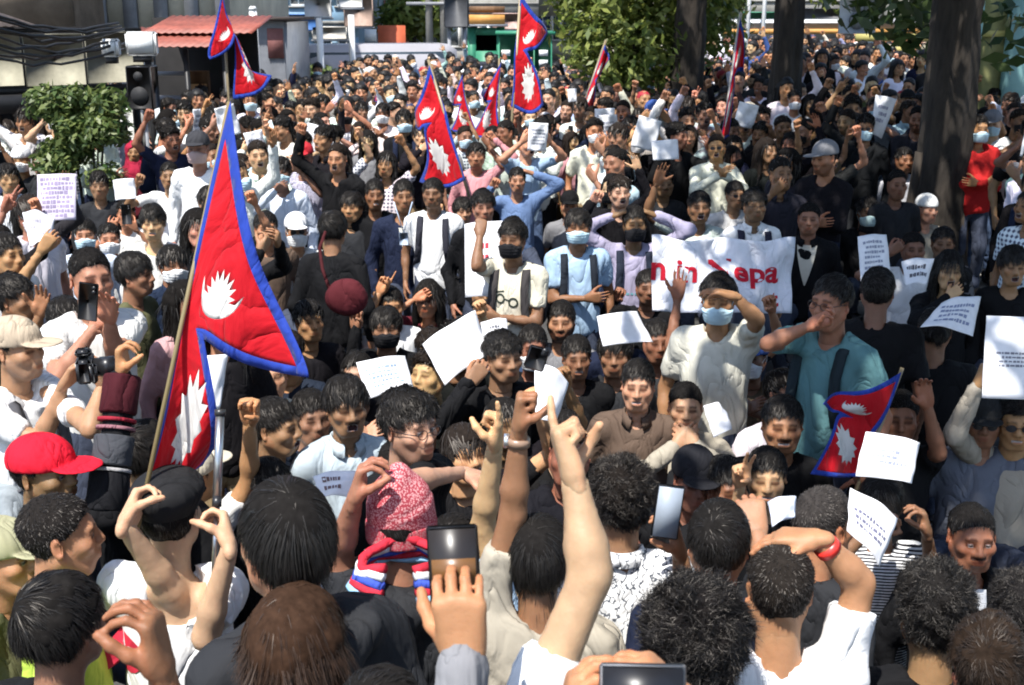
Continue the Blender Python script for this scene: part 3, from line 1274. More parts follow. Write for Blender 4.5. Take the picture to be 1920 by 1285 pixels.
    hi = np.maximum(P.max(0), (.24, .22, 1.45 + dz)) + .10
    if sleeve in ('none',):
        pass
    lo[2] = max(lo[2], -.02)
    F = Field(lo, hi, hs)
    F.ell(up(0, .028, 1.225), (.166 * g * (sw / .178), .118 * g, .20), .05)
    F.ell(up(0, .022, 1.04), (.155 * g, .115 * g, .22), .08)
    F.ell(up(0, .028, .86), (.168 * g, .124 * g, .34), .06)
    F.cone(up(-sw + .015, .038, 1.352), up(sw - .015, .038, 1.352), .056 * g, .056 * g, .06)
    for s in (-1, 1):
        F.cone(up(s * .03, .045, 1.425), up(s * .13, .04, 1.385), .045, .05, .05)
    for (S, E, T, hz, pn, hp, s) in joints:
        F.cone(S, E, .063 * g, .053 * g, .04)
        if sleeve == 'long':
            F.cone(E, E + (T - E) * .97, .052 * g, .042 * g, .03)
    if neck == 'hood':
        F.cone(up(-.10, .10, 1.40), up(.10, .10, 1.40), .052, .052, .04)
        F.cone(up(0, .13, 1.36), up(0, .15, 1.24), .06, .035, .06)
        for s in (-1, 1):
            F.cone(up(s * .10, .09, 1.41), up(s * .055, -.06, 1.385), .04, .03, .04)
    sd = seed * 1.3
    amp = .005 if g < 1.1 else .007
    F.every(lambda P_: amp * wob(P_ * np.array([1, 1, .6]), 26, sd) + 1.3 * amp * (1 - 2.2 * np.abs(wob(P_ * np.array([1, 1, .5]) + P_[..., ::-1] * .35, 17, sd + 2))) + .003 * wob(P_, 60, sd + 1), mode='a')
    # neck opening, hem, cuffs
    if neck != 'hood':
        nr = {'crew': .066, 'collar': .058, 'v': .072, 'high': .056}.get(neck, .066)
        F.cone(up(0, .030, 1.44 if neck != 'v' else 1.40), up(0, .028, 1.56), nr, nr + .012, .006, 's')
        F.cone(up(0, -.04, 1.42), up(0, -.09, 1.42), .045, .05, .01, 's')
    else:
        F.cone(up(0, .01, 1.42), up(0, -.02, 1.54), .075, .09, .01, 's')
    F.every(lambda P_: (shirt_len + dz + .012 * np.sin(P_[..., 0] * 24 + sd)) - P_[..., 2], .01, 'i')
    for (S, E, T, hz, pn, hp, s) in joints:
        if sleeve != 'long':
            fr = .72 if sleeve == 'short' else .1
            c = S + (E - S) * fr
            u = (E - S) / np.linalg.norm(E - S)
            def cut(P_, c=c, u=u, S=S, E=E):
                near = d_cone(P_, S, E, .10, .10) < 0
                d = -((P_ - c) @ u)
                far = (P_ - c) @ u > .34
                return np.where(near & ~far, d, .2)
            F.op(np.minimum(c, E) - .13, np.maximum(c, E) + .13, cut, .004, 's')
    V, Q = F.nets()
    Vl, Ql = [V], [Q]
    n = len(V)
    if neck == 'collar':
        mb = MB()
        c = up(0, .030, 1.432)
        prof = []
        na = 18
        for k in range(na + 1):
            an = math.radians(-62 + k * (304 / na))
            prof.append((math.sin(an + math.pi / 2 - math.radians(90)) if False else math.cos(math.radians(-62) + k * math.radians(304) / na)))
        Vc, Qc = [], []
        for k in range(na + 1):
            an = math.radians(-90 + 20 + k * 320 / na)
            dx, dy = math.cos(an), math.sin(an)
            fr = max(0, -dy)
            for (rr_, zz) in ((.060, -.012), (.062, .034 - .01 * fr), (.068, .036 - .012 * fr), (.083 + .015 * fr, -.008 - .022 * fr), (.079 + .015 * fr, -.010 - .02 * fr)):
                Vc.append(c + np.array((dx * rr_, dy * rr_ * 1.02, zz - .018 * fr)))
        for k in range(na):
            for m in range(4):
                Qc.append((k * 5 + m, k * 5 + m + 1, (k + 1) * 5 + m + 1, (k + 1) * 5 + m))
        Vl.append(np.array(Vc))
        Ql.append(np.array(Qc)[:, ::-1] + n)
        n += len(Vc)
    shirt = mk_mesh('shirt_' + name, np.concatenate(Vl), np.concatenate(Ql), [])
    # ---- trousers
    tro = None
    if legs:
        F = Field((-.32, -.62 if hipz < .7 else -.25, 0), (.32, .25, max(hipz, .16) + .16), (.045, .05, .055)[lod])
        F.ell((0, .028, max(hipz, .16) - .01), (.150, .105, .12), .05)
        for (a, b, c, s) in L:
            F.cone(a, b, .085, .068, .05)
            F.cone(b, c, .068, .055, .03)
        F.every(lambda P_: .005 * wob(P_, 24, sd), mode='a')
        V, Q = F.nets()
        sh = MB()
        for (a, b, c, s) in L:
            sh.bbox((c[0] - .05, c[1] - .20, .0), (c[0] + .05, c[1] + .08, .085), .025)
        tro = mk_mesh('trousers_' + name, V, Q, [CLOTH])
        shoe = sh.mesh('shoes_' + name, [PLASTIC], True)
    HM = Matrix.Translation(Vector(HC)) @ Matrix(Rm.tolist()).to_4x4() @ Matrix.Diagonal((*hsc, 1))
    return dict(body=body, shirt=shirt, trousers=tro, shoes=shoe if legs else None, HM=HM, wrists=wr, joints=joints, up=up, H=H)


def strap_mesh(H, fem=False, lean=0.0):
    """backpack straps over the shoulders and the pack behind"""
    dz = H - BASE_H
    mb = MB()
    for s in (-1, 1):
        pts = []
        for (x, y, z) in ((.10, .17, 1.10), (.10, .175, 1.28), (.098, .13, 1.39), (.10, .045, 1.432), (.105, -.045, 1.385), (.108, -.088, 1.28), (.115, -.100, 1.16), (.13, -.09, 1.05), (.16, .02, .98)):
            pts.append(Vector((s * x, y - lean * max(0, (z - .95) / .65), z + dz)))
        for i in range(len(pts) - 1):
            pass
        V, Q = [], []
        for i, p in enumerate(pts):
            t = (pts[min(i + 1, len(pts) - 1)] - pts[max(0, i - 1)]).normalized()
            w = Vector((1, 0, 0)) - t * t.x
            w.normalize()
            nn = t.cross(w) * (1 if s > 0 else 1)
            for (a, b) in ((-.026, -.006), (.026, -.006), (.026, .008), (-.026, .008)):
                V.append(p + w * a + nn * b)
        for i in range(len(pts) - 1):
            for k in range(4):
                k2 = (k + 1) % 4
                Q.append((i * 4 + k, i * 4 + k2, i * 4 + 4 + k2, i * 4 + 4 + k))
        mb.add([tuple(v) for v in V], Q)
    straps = mb.mesh('strap', [CLOTH], True)
    F = Field((-.22, .1, .85 + dz), (.22, .36, 1.45 + dz), .02)
    F.ell((0, .22 - lean * .4, 1.15 + dz), (.15, .085, .22), .05)
    F.cone((-.08, .22 - lean * .4, 1.05 + dz), (.08, .22 - lean * .4, 1.05 + dz), .09, .09, .06)
    V, Q = F.nets()
    return straps, mk_mesh('pack', V, Q, [CLOTH])


PEOPLE = []


def add_person(B, loc, rz, skin, shirt_c, pants_c, hair=None, hair_c=(.010, .009, .0085), hlod=0, pattern=None, mask=None, cap=None,
               glasses=None, backpack=None, scale=1.0, label=None, group=None, veil=None, hseed=0, shirt_name='shirt', helmet=None, lean=0.0, jacket_open=None, info=None):
    o = link('person', B['body'], color=skin)
    o.location = loc
    o.rotation_euler = (0, 0, rz)
    o.scale = (scale, scale, scale)
    tag(o, label, 'person', group)
    me = B['shirt']
    key = pattern
    if not me.materials:
        me.materials.append(CLOTHS[key])
    s = link(shirt_name, me, o, color=shirt_c)
    if CLOTHS[key] != me.materials[0]:
        s.material_slots[0].link = 'OBJECT'
        s.material_slots[0].material = CLOTHS[key]
    if B['trousers'] is not None:
        link('trousers', B['trousers'], o, color=pants_c)
        link('shoes', B['shoes'], o, color=(.03, .03, .035))
    HM = B['HM']
    if cap:
        hair = 'capped'
    if hair:
        link('hair', hair_mesh(hair, hlod, hseed), o, color=hair_c, M=HM)
    if mask:
        link('face_mask', gear('face_mask'), o, color=mask, M=HM)
        if hlod < 2:
            link('ear_loop', gear('ear_loop'), o, color=mask, M=HM)
    if cap:
        k, c = cap[0], cap[1]
        M = HM
        if len(cap) > 2:
            M = HM @ Matrix.Rotation(cap[2], 4, 'Z')
        link('cap', gear(k), o, color=c, M=M)
        if k == 'topi':
            link('cap_band', gear('topi_band'), o, color=(c[0] * .6, c[1] * .5, c[2] * .5), M=HM)
    if veil:
        link('headscarf', gear('veil'), o, color=veil, M=HM)
    if glasses:
        link(glasses, gear(glasses), o, color=(.015, .015, .018), M=HM)
    if backpack:
        if 'straps' not in B:
            B['straps'] = strap_mesh(B['H'], lean=lean)
        p = link('backpack', B['straps'][1], o, color=backpack)
        link('strap', B['straps'][0], p, color=backpack)
    PEOPLE.append(dict(o=o, info=info or {}, B=B))
    return o
# ------------------------------------------------------------------ flags, papers, phones, cameras
def tps(src, dst):
    """thin-plate spline from 2-D to n-D control points"""
    src, dst = np.array(src, float), np.array(dst, float)
    n = len(src)
    U = lambda r2: np.where(r2 > 0, r2 * np.log(np.maximum(r2, 1e-12)), 0)
    K = U(((src[:, None] - src[None]) ** 2).sum(-1))
    P = np.c_[np.ones(n), src]
    A = np.zeros((n + 3, n + 3))
    A[:n, :n] = K + 1e-6 * np.eye(n)
    A[:n, n:] = P
    A[n:, :n] = P.T
    w = np.linalg.solve(A, np.r_[dst, np.zeros((3, dst.shape[1]))])
    return lambda q: U(((q[:, None] - src[None]) ** 2).sum(-1)) @ w[:n] + np.c_[np.ones(len(q)), q] @ w[n:]


def poly_in(p, poly):
    x, y = p[:, 0], p[:, 1]
    r = np.zeros(len(p), bool)
    n = len(poly)
    for i in range(n):
        (x1, y1), (x2, y2) = poly[i], poly[(i + 1) % n]
        c = ((y1 > y) != (y2 > y)) & (x < (x2 - x1) * (y - y1) / (y2 - y1 + 1e-15) + x1)
        r ^= c
    return r


FLAG_OUT = [(0, 0), (1.0, 0.0), (.30, .52), (.98, .52), (0, 1.22)]       # bottom hoist, lower tip, notch, upper tip, top hoist


def flag_flat(step=.035):
    if hasattr(flag_flat, 'c'):
        return flag_flat.c
    out = FLAG_OUT
    inn = [(.036, .038), (.87, .038), (.19, .556), (.87, .556), (.036, 1.125)]
    c = (.31, .27)
    sun = []
    for k in range(24):
        r = .165 if k % 2 == 0 else .115
        a = math.pi * k / 12
        sun.append((c[0] + r * math.cos(a), c[1] + r * math.sin(a)))
    m = (.29, .76)
    moon = []
    for k in range(13):                                   # lower bowl of the crescent
        a = math.pi + math.pi * k / 12
        moon.append((m[0] + .155 * math.cos(a), m[1] + .145 * math.sin(a)))
    moon += [(m[0] + .125, m[1] - .045)]
    for k in range(17):                                   # rays rising from the crescent
        a = math.pi * k / 16
        r = .075 if k % 2 == 0 else .115
        moon.append((m[0] + r * math.cos(a), m[1] - .045 + r * math.sin(a)))
    moon += [(m[0] - .125, m[1] - .045)]
    V, E = [], []

    def loop(p):
        n0 = len(V)
        pts = []
        for i in range(len(p)):
            a, b = np.array(p[i]), np.array(p[(i + 1) % len(p)])
            k = max(1, int(np.linalg.norm(b - a) / step))
            for t in range(k):
                pts.append(a + (b - a) * t / k)
        V.extend([tuple(q) for q in pts])
        E.extend([(n0 + i, n0 + (i + 1) % len(pts)) for i in range(len(pts))])
    for p in (out, inn, sun, moon):
        loop(p)
    g = [(x, y) for x in np.arange(.02, 1, step) for y in np.arange(.015, 1.22, step)]
    g = np.array(g)
    g = g[poly_in(g, out)]
    V += [tuple(q + (rng.uniform(-.004, .004), rng.uniform(-.004, .004))) for q in g]
    vv, ee, ff, *_ = delaunay_2d_cdt([Vector(v) for v in V], E, [], 0, 1e-5)
    W = np.array([tuple(v) for v in vv])
    Tn = np.array([f for f in ff if len(f) == 3])
    cen = W[Tn].mean(1)
    ok = poly_in(cen, out)
    Tn, cen = Tn[ok], cen[ok]
    reg = np.zeros(len(Tn), int)                          # 0 border 1 field 2 sun 3 moon
    reg[poly_in(cen, inn)] = 1
    reg[poly_in(cen, sun)] = 2
    reg[poly_in(cen, moon)] = 3
    flag_flat.c = (W, Tn, reg)
    return flag_flat.c


def flag(label, ctrl, fold=None, group='national flags waved above the crowd', red=(.60, .010, .020), blue=(.03, .07, .42), pole=None, hang=None, twosided=False):
    """ctrl: list of ((u,v), (px,py,Z)): points of the flat flag and where they are seen; fold(u,v)->extra depth"""
    W, Tn, reg = flag_flat()
    src = [c[0] for c in ctrl]
    dst = [tuple(wpt(*c[1])) for c in ctrl]
    X = tps(src, dst)(W)
    if fold is not None:
        cen0 = np.array(dst).mean(0)
        n = cen0 - np.array((0, 0, CAM_Z))
        n /= np.linalg.norm(n)
        X = X + fold(W[:, 0], W[:, 1])[:, None] * n
    base = Vector(dst[0])
    root = empty('flag', base)
    tag(root, label, 'flag', group)
    off = np.array(base)
    for r, nm, col in ((1, 'field', red), (0, 'border', blue), (2, 'sun_emblem', (.80, .78, .74)), (3, 'moon_emblem', (.80, .78, .74))):
        t = Tn[reg == r]
        u, inv = np.unique(t, return_inverse=True)
        me = mk_mesh('flag_' + nm, X[u] - off, inv.reshape(-1, 3), [FLAGM])
        o = link(nm, me, root, color=col)
        so = o.modifiers.new('thickness', 'SOLIDIFY')
        so.thickness = .0015
        so.offset = 0
    if pole:
        mb = MB()
        a, b = wpt(*pole[0]), wpt(*pole[1])
        mb.tube([a - base, (a + b) / 2 - base, b - base], pole[2], 8)
        mb.build('pole', PLASTIC, root, pole[3] if len(pole) > 3 else (.24, .19, .11), True)
    return root


FLAGM = make_cloth('flag_cloth', rough=.7, sheen=.1)
_nt = FLAGM.node_tree
_P = _nt.nodes['Principled BSDF']
_tr = _nt.nodes.new('ShaderNodeBsdfTranslucent')
_mx = _nt.nodes.new('ShaderNodeMixShader')
_mx.inputs[0].default_value = .33
_nt.links.new(_P.inputs['Base Color'].links[0].from_socket, _tr.inputs['Color'])
_nt.links.new(_P.outputs[0], _mx.inputs[1])
_nt.links.new(_tr.outputs[0], _mx.inputs[2])
_nt.links.new(_mx.outputs[0], _nt.nodes['Material Output'].inputs['Surface'])


def sheet(label, corners, bend=.02, lines=0, col=(.80, .80, .82), ink=(.10, .10, .12), name='paper', cat='paper sign', group='printed paper signs held in the crowd',
          margin=(.12, .88, .2, .8), seed=0, crumple=.004, scrawl=False, pz=1.05):
    """sheet of paper from four seen corners (tl, tr, br, bl as (px,py,Z)), bent, with printed lines"""
    c = [np.array(wpt(p[0], p[1], p[2] * pz)) for p in corners]
    n = np.cross(c[1] - c[0], c[3] - c[0])
    n /= np.linalg.norm(n)
    if n @ (np.array((0, 0, CAM_Z)) - c[0]) < 0:
        n = -n
    N = 14

    def S(u, v, lift=0.0):
        p = ((1 - u) * (1 - v))[..., None] * c[0] + (u * (1 - v))[..., None] * c[1] + (u * v)[..., None] * c[2] + ((1 - u) * v)[..., None] * c[3]
        d = bend * (np.sin(u * math.pi) - .5) + bend * .5 * np.sin(v * 2.5 + seed) + crumple * np.sin(u * 9 + v * 6 + seed * 2) + crumple * .6 * np.sin(v * 14 - u * 5 + seed)
        return p + n * (d + lift)[..., None]
    u, v = np.meshgrid(np.linspace(0, 1, N), np.linspace(0, 1, N), indexing='ij')
    V = S(u.ravel(), v.ravel())
    base = V.mean(0)
    i, j = np.meshgrid(np.arange(N - 1), np.arange(N - 1), indexing='ij')
    a = (i * N + j).ravel()
    Q = np.stack([a, a + 1, a + N + 1, a + N], 1)
    me = mk_mesh(name, V - base, Q, [PAPER])
    o = link(name, me, color=col)
    o.location = base
    so = o.modifiers.new('thickness', 'SOLIDIFY')
    so.thickness = .0012
    so.offset = 0
    tag(o, label, cat, group)
    if lines:
        r = random.Random(seed + 5)
        VV, QQ = [], []
        m = margin
        for k in range(lines):
            vc = m[2] + (m[3] - m[2]) * (k + .5) / lines
            hgt = (m[3] - m[2]) / lines * (.28 if not scrawl else .4)
            x = m[0] + (r.uniform(0, .1) if k else 0)
            end = m[1] - r.uniform(0, .22)
            while x < end:
                w = r.uniform(.03, .10)
                x2 = min(x + w, m[1])
                uu = np.array([x, x2, x2, x])
                e = r.uniform(.6, 1.1)
                vv = np.array([vc - hgt * e, vc - hgt * e, vc + hgt * e, vc + hgt * e])
                QQ.append([len(VV) + q for q in range(4)])
                VV.extend(S(uu, vv, .0022))
                x = x2 + r.uniform(.012, .03)
        mi = mk_mesh('print', np.array(VV) - base, np.array(QQ), [PAPER], smooth=False)
        pr = link('print', mi, o, color=ink)
        tag(pr, kind='stuff')
    return o


def frame_at(p, fwd, up):
    z = Vector(up).normalized()
    y = -Vector(fwd)
    y = (y - z * y.dot(z)).normalized()
    x = y.cross(z)
    return Matrix(((x.x, y.x, z.x, p[0]), (x.y, y.y, z.y, p[1]), (x.z, y.z, z.z, p[2]), (0, 0, 0, 1)))


def screen_mat(name, col, em=0.0):
    m = basic(name, col, .08, .05, 3, spec=.6)
    return m


def phone(label, c, fwd, up, w=.075, h=.155, body=(.02, .02, .022), screen=(.03, .03, .035), picture=None):
    """slab phone; fwd = direction the screen faces"""
    o = link('phone', MB().bbox((-w / 2, -.004, -h / 2), (w / 2, .004, h / 2), .004).mesh('phone', [PLASTIC], False), color=body)
    o.matrix_world = frame_at(c, fwd, up)
    tag(o, label, 'phone', 'phones held up to film')
    s = MB().box((-w / 2 + .004, -.0062, -h / 2 + .006), (w / 2 - .004, -.0052, h / 2 - .006)).build('screen', PLASTIC, o, screen)
    lens = MB()
    for (x, z) in ((-w * .28, h * .38), (-w * .28, h * .27)):
        lens.tube([(x, .004, z), (x, .0075, z)], .008, 10)
    lens.build('camera_bump', PLASTIC, o, (.01, .01, .012))
    if picture:
        mb = MB().box((-w / 2 + .006, -.0072, -h * .12), (w / 2 - .006, -.0064, h * .16))
        mb.build('picture', PLASTIC, o, picture)
    return o


def camera_body(label, c, fwd, up, s=1.0, lens_len=.07, col=(.02, .02, .022)):
    """stills camera seen from any side; fwd = where the lens points"""
    o = link('camera', MB().bbox((-.068 * s, -.028 * s, -.048 * s), (.068 * s, .028 * s, .042 * s), .012 * s).bbox((-.026 * s, -.026 * s, .040 * s), (.026 * s, .030 * s, .068 * s), .01 * s)
             .bbox((-.078 * s, -.045 * s, -.046 * s), (-.045 * s, -.02 * s, .03 * s), .01 * s).mesh('camera', [PLASTIC], False), color=col)
    o.matrix_world = frame_at(c, fwd, up)
    tag(o, label, 'camera')
    mb = MB()
    mb.tube([(0, -.025 * s, -.004 * s), (0, -.05 * s, -.004 * s), (0, -.05 * s, -.004 * s), (0, -(.05 + lens_len) * s, -.004 * s)], [.034 * s, .034 * s, .037 * s, .037 * s], 18)
    ln = mb.build('lens', PLASTIC, o, (.015, .015, .017), True)
    MB().tube([(0, -(.0505 + lens_len) * s, -.004 * s), (0, -(.0515 + lens_len) * s, -.004 * s)], .030 * s, 18).build('lens_glass', basic('lens_glass', (.02, .025, .05), .05, .02, spec=.8), ln)
    return o
# ------------------------------------------------------------------ the place
def at(px, py, Y):
    """point seen at a pixel on the vertical plane y=Y"""
    k = (py - PXH / 2) / FPX
    Z = Y / (CP - k * SP)
    return Vector(((px - PXW / 2) / FPX * Z, Y, CAM_Z - Z * SP - k * Z * CP))


M_ground = basic('asphalt', (.055, .054, .052), .9, .25, 3, .4)
M_kerb = basic('kerb_stone', (.26, .25, .23), .85, .2, 6, .3)
M_conc = basic('concrete', (.34, .33, .30), .88, .18, 2.5, .3)
M_cream = basic('cream_panel', (.27, .255, .19), .75, .22, 3, .1)
M_creamw = basic('cream_plaster', (.60, .56, .45), .85, .14, 1.5, .25)
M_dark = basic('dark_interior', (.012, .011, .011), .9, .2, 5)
M_brown = basic('brown_wood', (.16, .085, .04), .7, .3, 5, .2, stretch=(1, 1, .2))
M_tin = basic('rusty_tin', (.055, .04, .034), .7, .4, 4, .2)
M_red = basic('red_tin', (.27, .075, .05), .55, .25, 3, .1)
M_white = basic('white_paint', (.78, .78, .76), .5, .05, 6)
M_grey = basic('grey_steel', (.22, .23, .25), .5, .12, 4, .1)
M_blue = basic('blue_paint', (.20, .33, .45), .6, .15, 2, .1)
M_green = basic('green_paint', (.035, .21, .12), .5, .12, 4, .1)
M_orange = basic('orange_board', (.55, .27, .07), .6, .12, 4)
M_glass = basic('window_glass', (.05, .07, .085), .06, .2, 1.5, spec=.8)
M_black = basic('black_paint', (.018, .018, .019), .45, .2, 8)
M_bark = basic('bark', (.034, .027, .021), .95, .4, 7, .9, bscale=22, stretch=(1, 1, .25))
M_brick = basic('red_wall', (.30, .085, .05), .85, .2, 3, .3)
M_turq = basic('turquoise_paint', (.17, .32, .32), .6, .1, 3)
M_yell = basic('yellow_paint', (.40, .36, .12), .6, .15, 3)


def leaf_mat(name, a, b):
    m = bpy.data.materials.new(name)
    nt, N, L, P = nodes_of(m)
    g = N.new('ShaderNodeNewGeometry')
    cr = N.new('ShaderNodeValToRGB')
    cr.color_ramp.elements[0].color = (*a, 1)
    cr.color_ramp.elements[1].color = (*b, 1)
    L.new(g.outputs['Random Per Island'], cr.inputs['Fac'])
    L.new(cr.outputs['Color'], P.inputs['Base Color'])
    P.inputs['Roughness'].default_value = .45
    P.inputs['Specular IOR Level'].default_value = .4
    tr = N.new('ShaderNodeBsdfTranslucent')
    L.new(cr.outputs['Color'], tr.inputs['Color'])
    mx = N.new('ShaderNodeMixShader')
    mx.inputs[0].default_value = .35
    L.new(P.outputs[0], mx.inputs[1])
    L.new(tr.outputs[0], mx.inputs[2])
    L.new(mx.outputs[0], N['Material Output'].inputs['Surface'])
    return m


M_leaf = leaf_mat('leaf', (.07, .115, .022), (.25, .28, .065))
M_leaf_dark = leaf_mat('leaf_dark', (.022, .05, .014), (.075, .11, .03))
M_leaf_bush = leaf_mat('leaf_bush', (.04, .085, .022), (.19, .23, .07))


def crown(name, parent, clumps, n, size, mat, seed=0, base=(0, 0, 0), flat=.35):
    r = np.random.default_rng(seed)
    w = np.array([c[1] ** 2.3 for c in clumps])
    k = r.choice(len(clumps), n, p=w / w.sum())
    C = np.array([c[0] for c in clumps], float)[k]
    R = np.array([c[1] for c in clumps], float)[k]
    d = r.normal(0, 1, (n, 3))
    d /= np.linalg.norm(d, axis=1, keepdims=True)
    rad = R * (r.uniform(.25, 1, n) ** .5) * (1 + .25 * np.sin(d[:, 0] * 5 + d[:, 1] * 7 + k))
    P = C + d * rad[:, None] * np.array([1, 1, .8])
    nrm = d * .6 + r.normal(0, .6, (n, 3)) + np.array([0, 0, flat])
    nrm /= np.linalg.norm(nrm, axis=1, keepdims=True)
    t = np.cross(nrm, r.normal(0, 1, (n, 3)))
    t /= np.linalg.norm(t, axis=1, keepdims=True)
    b = np.cross(nrm, t)
    s = size * r.uniform(.6, 1.3, n)[:, None]
    V = np.stack([P - t * s, P - b * s * .42 + nrm * s * .08, P + t * s, P + b * s * .42 + nrm * s * .08], 1).reshape(-1, 3) - np.array(base)
    Q = np.arange(n * 4).reshape(-1, 4)
    me = mk_mesh(name, V, Q, [mat], smooth=False)
    return link(name, me, parent)


def tree(label, x, y, r0, h, clumps, n, size, mat, lean=(0, 0), seed=0, group='street trees', z0=0, limbs=6, kind='tree'):
    root = empty('tree', (x, y, z0))
    tag(root, label, kind, group)
    r = random.Random(seed)
    mb = MB()
    pts, rs = [], []
    for i in range(9):
        t = i / 8
        pts.append((lean[0] * t * h + r.uniform(-.04, .04) * r0 * 4, lean[1] * t * h + r.uniform(-.04, .04) * r0 * 4, h * t))
        rs.append(r0 * (1.35 if i == 0 else 1.08 if i == 1 else 1 - .38 * t))
    ns_, nr_ = 30, 26
    Vt, Qt = [], []
    for i in range(nr_):
        t = i / (nr_ - 1)
        c = Vector(pts[0]).lerp(Vector(pts[-1]), t) + Vector((math.sin(t * 5 + seed), math.cos(t * 4 + seed), 0)) * r0 * .10
        rr0 = float(np.interp(t, np.linspace(0, 1, 9), rs))
        for k_ in range(ns_):
            a = 2 * math.pi * k_ / ns_
            bump = .10 * math.sin(3 * a + seed + t * 4) + .07 * math.sin(7 * a + 3 * math.sin(t * 9 + seed)) + .055 * math.sin(13 * a + t * 15 + seed) + r.uniform(-.035, .035) + .16 * math.exp(-((t - .42) / .05) ** 2 - ((a - 4.3) / .5) ** 2) + .14 * math.exp(-((t - .62) / .04) ** 2 - ((a - 5.2) / .4) ** 2)
            q = rr0 * (1 + bump)
            Vt.append((c.x + q * math.cos(a), c.y + q * math.sin(a), h * t))
    for i in range(nr_ - 1):
        for k_ in range(ns_):
            k2 = (k_ + 1) % ns_
            Qt.append((i * ns_ + k_, i * ns_ + k2, (i + 1) * ns_ + k2, (i + 1) * ns_ + k_))
    mb.add(Vt, Qt)
    for k in range(5):                                    # ribs of the bark and root flare
        a = k * 1.26 + seed
        mb.tube([(math.cos(a) * r0 * 1.9, math.sin(a) * r0 * 1.9, -.05), (math.cos(a) * r0 * .95, math.sin(a) * r0 * .95, .35), (math.cos(a) * r0 * .70 + lean[0] * h * .3, math.sin(a) * r0 * .70 + lean[1] * h * .3, h * .3)], [r0 * .22, r0 * .28, r0 * .22], 7)
    mb.build('trunk', M_bark, root, smooth=True)
    top = Vector(pts[-1])
    lb = MB()
    for (c, rr) in sorted(clumps, key=lambda c: -c[1])[:limbs]:
        e = Vector(c) - Vector((x, y, z0))
        s = top * r.uniform(.7, 1.0)
        m = (s + e) / 2 + Vector((r.uniform(-.2, .2), r.uniform(-.2, .2), .25))
        lb.tube([s, m, e], [r0 * .45, r0 * .28, r0 * .08], 7)
    lb.build('limb', M_bark, root, smooth=True)
    crown('crown', root, clumps, n, size, mat, seed, (x, y, z0))
    return root


def struct(name, mb, mat):
    o = mb.build(name, mat)
    o['kind'] = 'structure'
    return o


struct('ground', MB().quad((-150, -30, 0), (150, -30, 0), (150, 320, 0), (-150, 320, 0)), M_ground)
# raised pavement under the trees on the right, with a kerb
struct('pavement', MB().box((3.35, 8.6, -.05), (22, 30, .14)), M_conc)
struct('kerb', MB().box((3.15, 8.4, -.05), (3.347, 30, .15)).box((3.348, 8.4, -.05), (22, 8.597, .15)), M_kerb)
struct('step', MB().box((4.6, 17.5, .0), (22, 29, .42)), M_conc)
struct('shop_plinth', MB().box((-11, 11.9, -.05), (-5.35, 18.5, .38)), M_conc)


def facade(name, label, x0, x1, y, h, depth, mat, cols, rows, ww, wh, z0, dz, cat='building', group='buildings behind the crowd', frame=None, band=True, glass=None):
    """building front with recessed windows: wall built as strips round the openings"""
    root = empty(name, ((x0 + x1) / 2, y, 0))
    tag(root, label, cat, group)
    W = x1 - x0
    xs = [W * (i + .5) / cols - W / 2 for i in range(cols)]
    mb = MB()
    mb.box((-W / 2, .25, 0), (W / 2, depth, h))
    zprev = 0
    for r in range(rows):
        zb = z0 + r * dz
        mb.box((-W / 2, 0, zprev), (W / 2, .25, zb))
        xp = -W / 2
        for x in xs:
            mb.box((xp, 0, zb), (x - ww / 2, .25, zb + wh))
            xp = x + ww / 2
        mb.box((xp, 0, zb), (W / 2, .25, zb + wh))
        zprev = zb + wh
    mb.box((-W / 2, 0, zprev), (W / 2, .25, h))
    mb.build('wall', mat, root)
    if band:
        MB().box((-W / 2 - .06, -.10, h - .02), (W / 2 + .06, depth, h + .18)).build('cornice', M_conc, root)
        for r in range(1, rows):
            MB().box((-W / 2, -.06, z0 + r * dz - .62), (W / 2, .002, z0 + r * dz - .50)).build('string_course', M_conc, root)
    fm = MB()
    f = .05
    fm.box((-ww / 2, .08, 0), (-ww / 2 + f, .14, wh)).box((ww / 2 - f, .08, 0), (ww / 2, .14, wh)).box((-ww / 2 + f, .08, wh - f), (ww / 2 - f, .14, wh)).box((-ww / 2 + f, .08, 0), (ww / 2 - f, .14, f)).box((-.02, .085, f), (.02, .135, wh - f))
    fme = fm.mesh('window', [frame or M_white])
    gme = MB().box((-ww / 2 + .01, .10, .01), (ww / 2 - .01, .115, wh - .01)).mesh('pane', [glass or M_glass])
    sme = MB().box((-ww / 2 - .05, -.07, -.06), (ww / 2 + .05, .08, -.003)).mesh('sill', [M_conc])
    for r in range(rows):
        for x in xs:
            w = link('window', fme, root, M=Matrix.Translation((x, 0, z0 + r * dz)))
            link('pane', gme, w)
            link('sill', sme, w)
    return root


def slab_rot(root, ang):
    root.rotation_euler = (0, 0, ang)
    return root


# ---- left: row of market stalls under a long fascia of cream panels
A, B_ = Vector((-8.1, 12.6, 0)), Vector((-4.55, 14.9, 0))
ang = math.atan2(B_.y - A.y, B_.x - A.x)
Ls = (B_ - A).length
stall = empty('market_stall', A, ang)
tag(stall, 'long dark market stall with cream fascia panels and rusty tin roof beside the leafy bush', 'market stall', 'stalls beside the square')
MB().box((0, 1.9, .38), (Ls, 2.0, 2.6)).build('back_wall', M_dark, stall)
MB().box((0, .3, .38), (Ls, .9, 1.05)).build('counter', M_brown, stall)
npan = 6
pm = MB().bbox((.012, -.03, 0), (Ls / npan - .012, .02, .60), .006).mesh('fascia_panel', [M_cream])
for i in range(npan):
    link('fascia_panel', pm, stall, M=Matrix.Translation((i * Ls / npan, 0, 1.95 + .012 * (i % 2))))
MB().box((0, .0, 1.87), (Ls, .05, 1.945)).box((0, .0, 2.565), (Ls, .05, 2.61)).build('fascia_rail', M_black, stall)
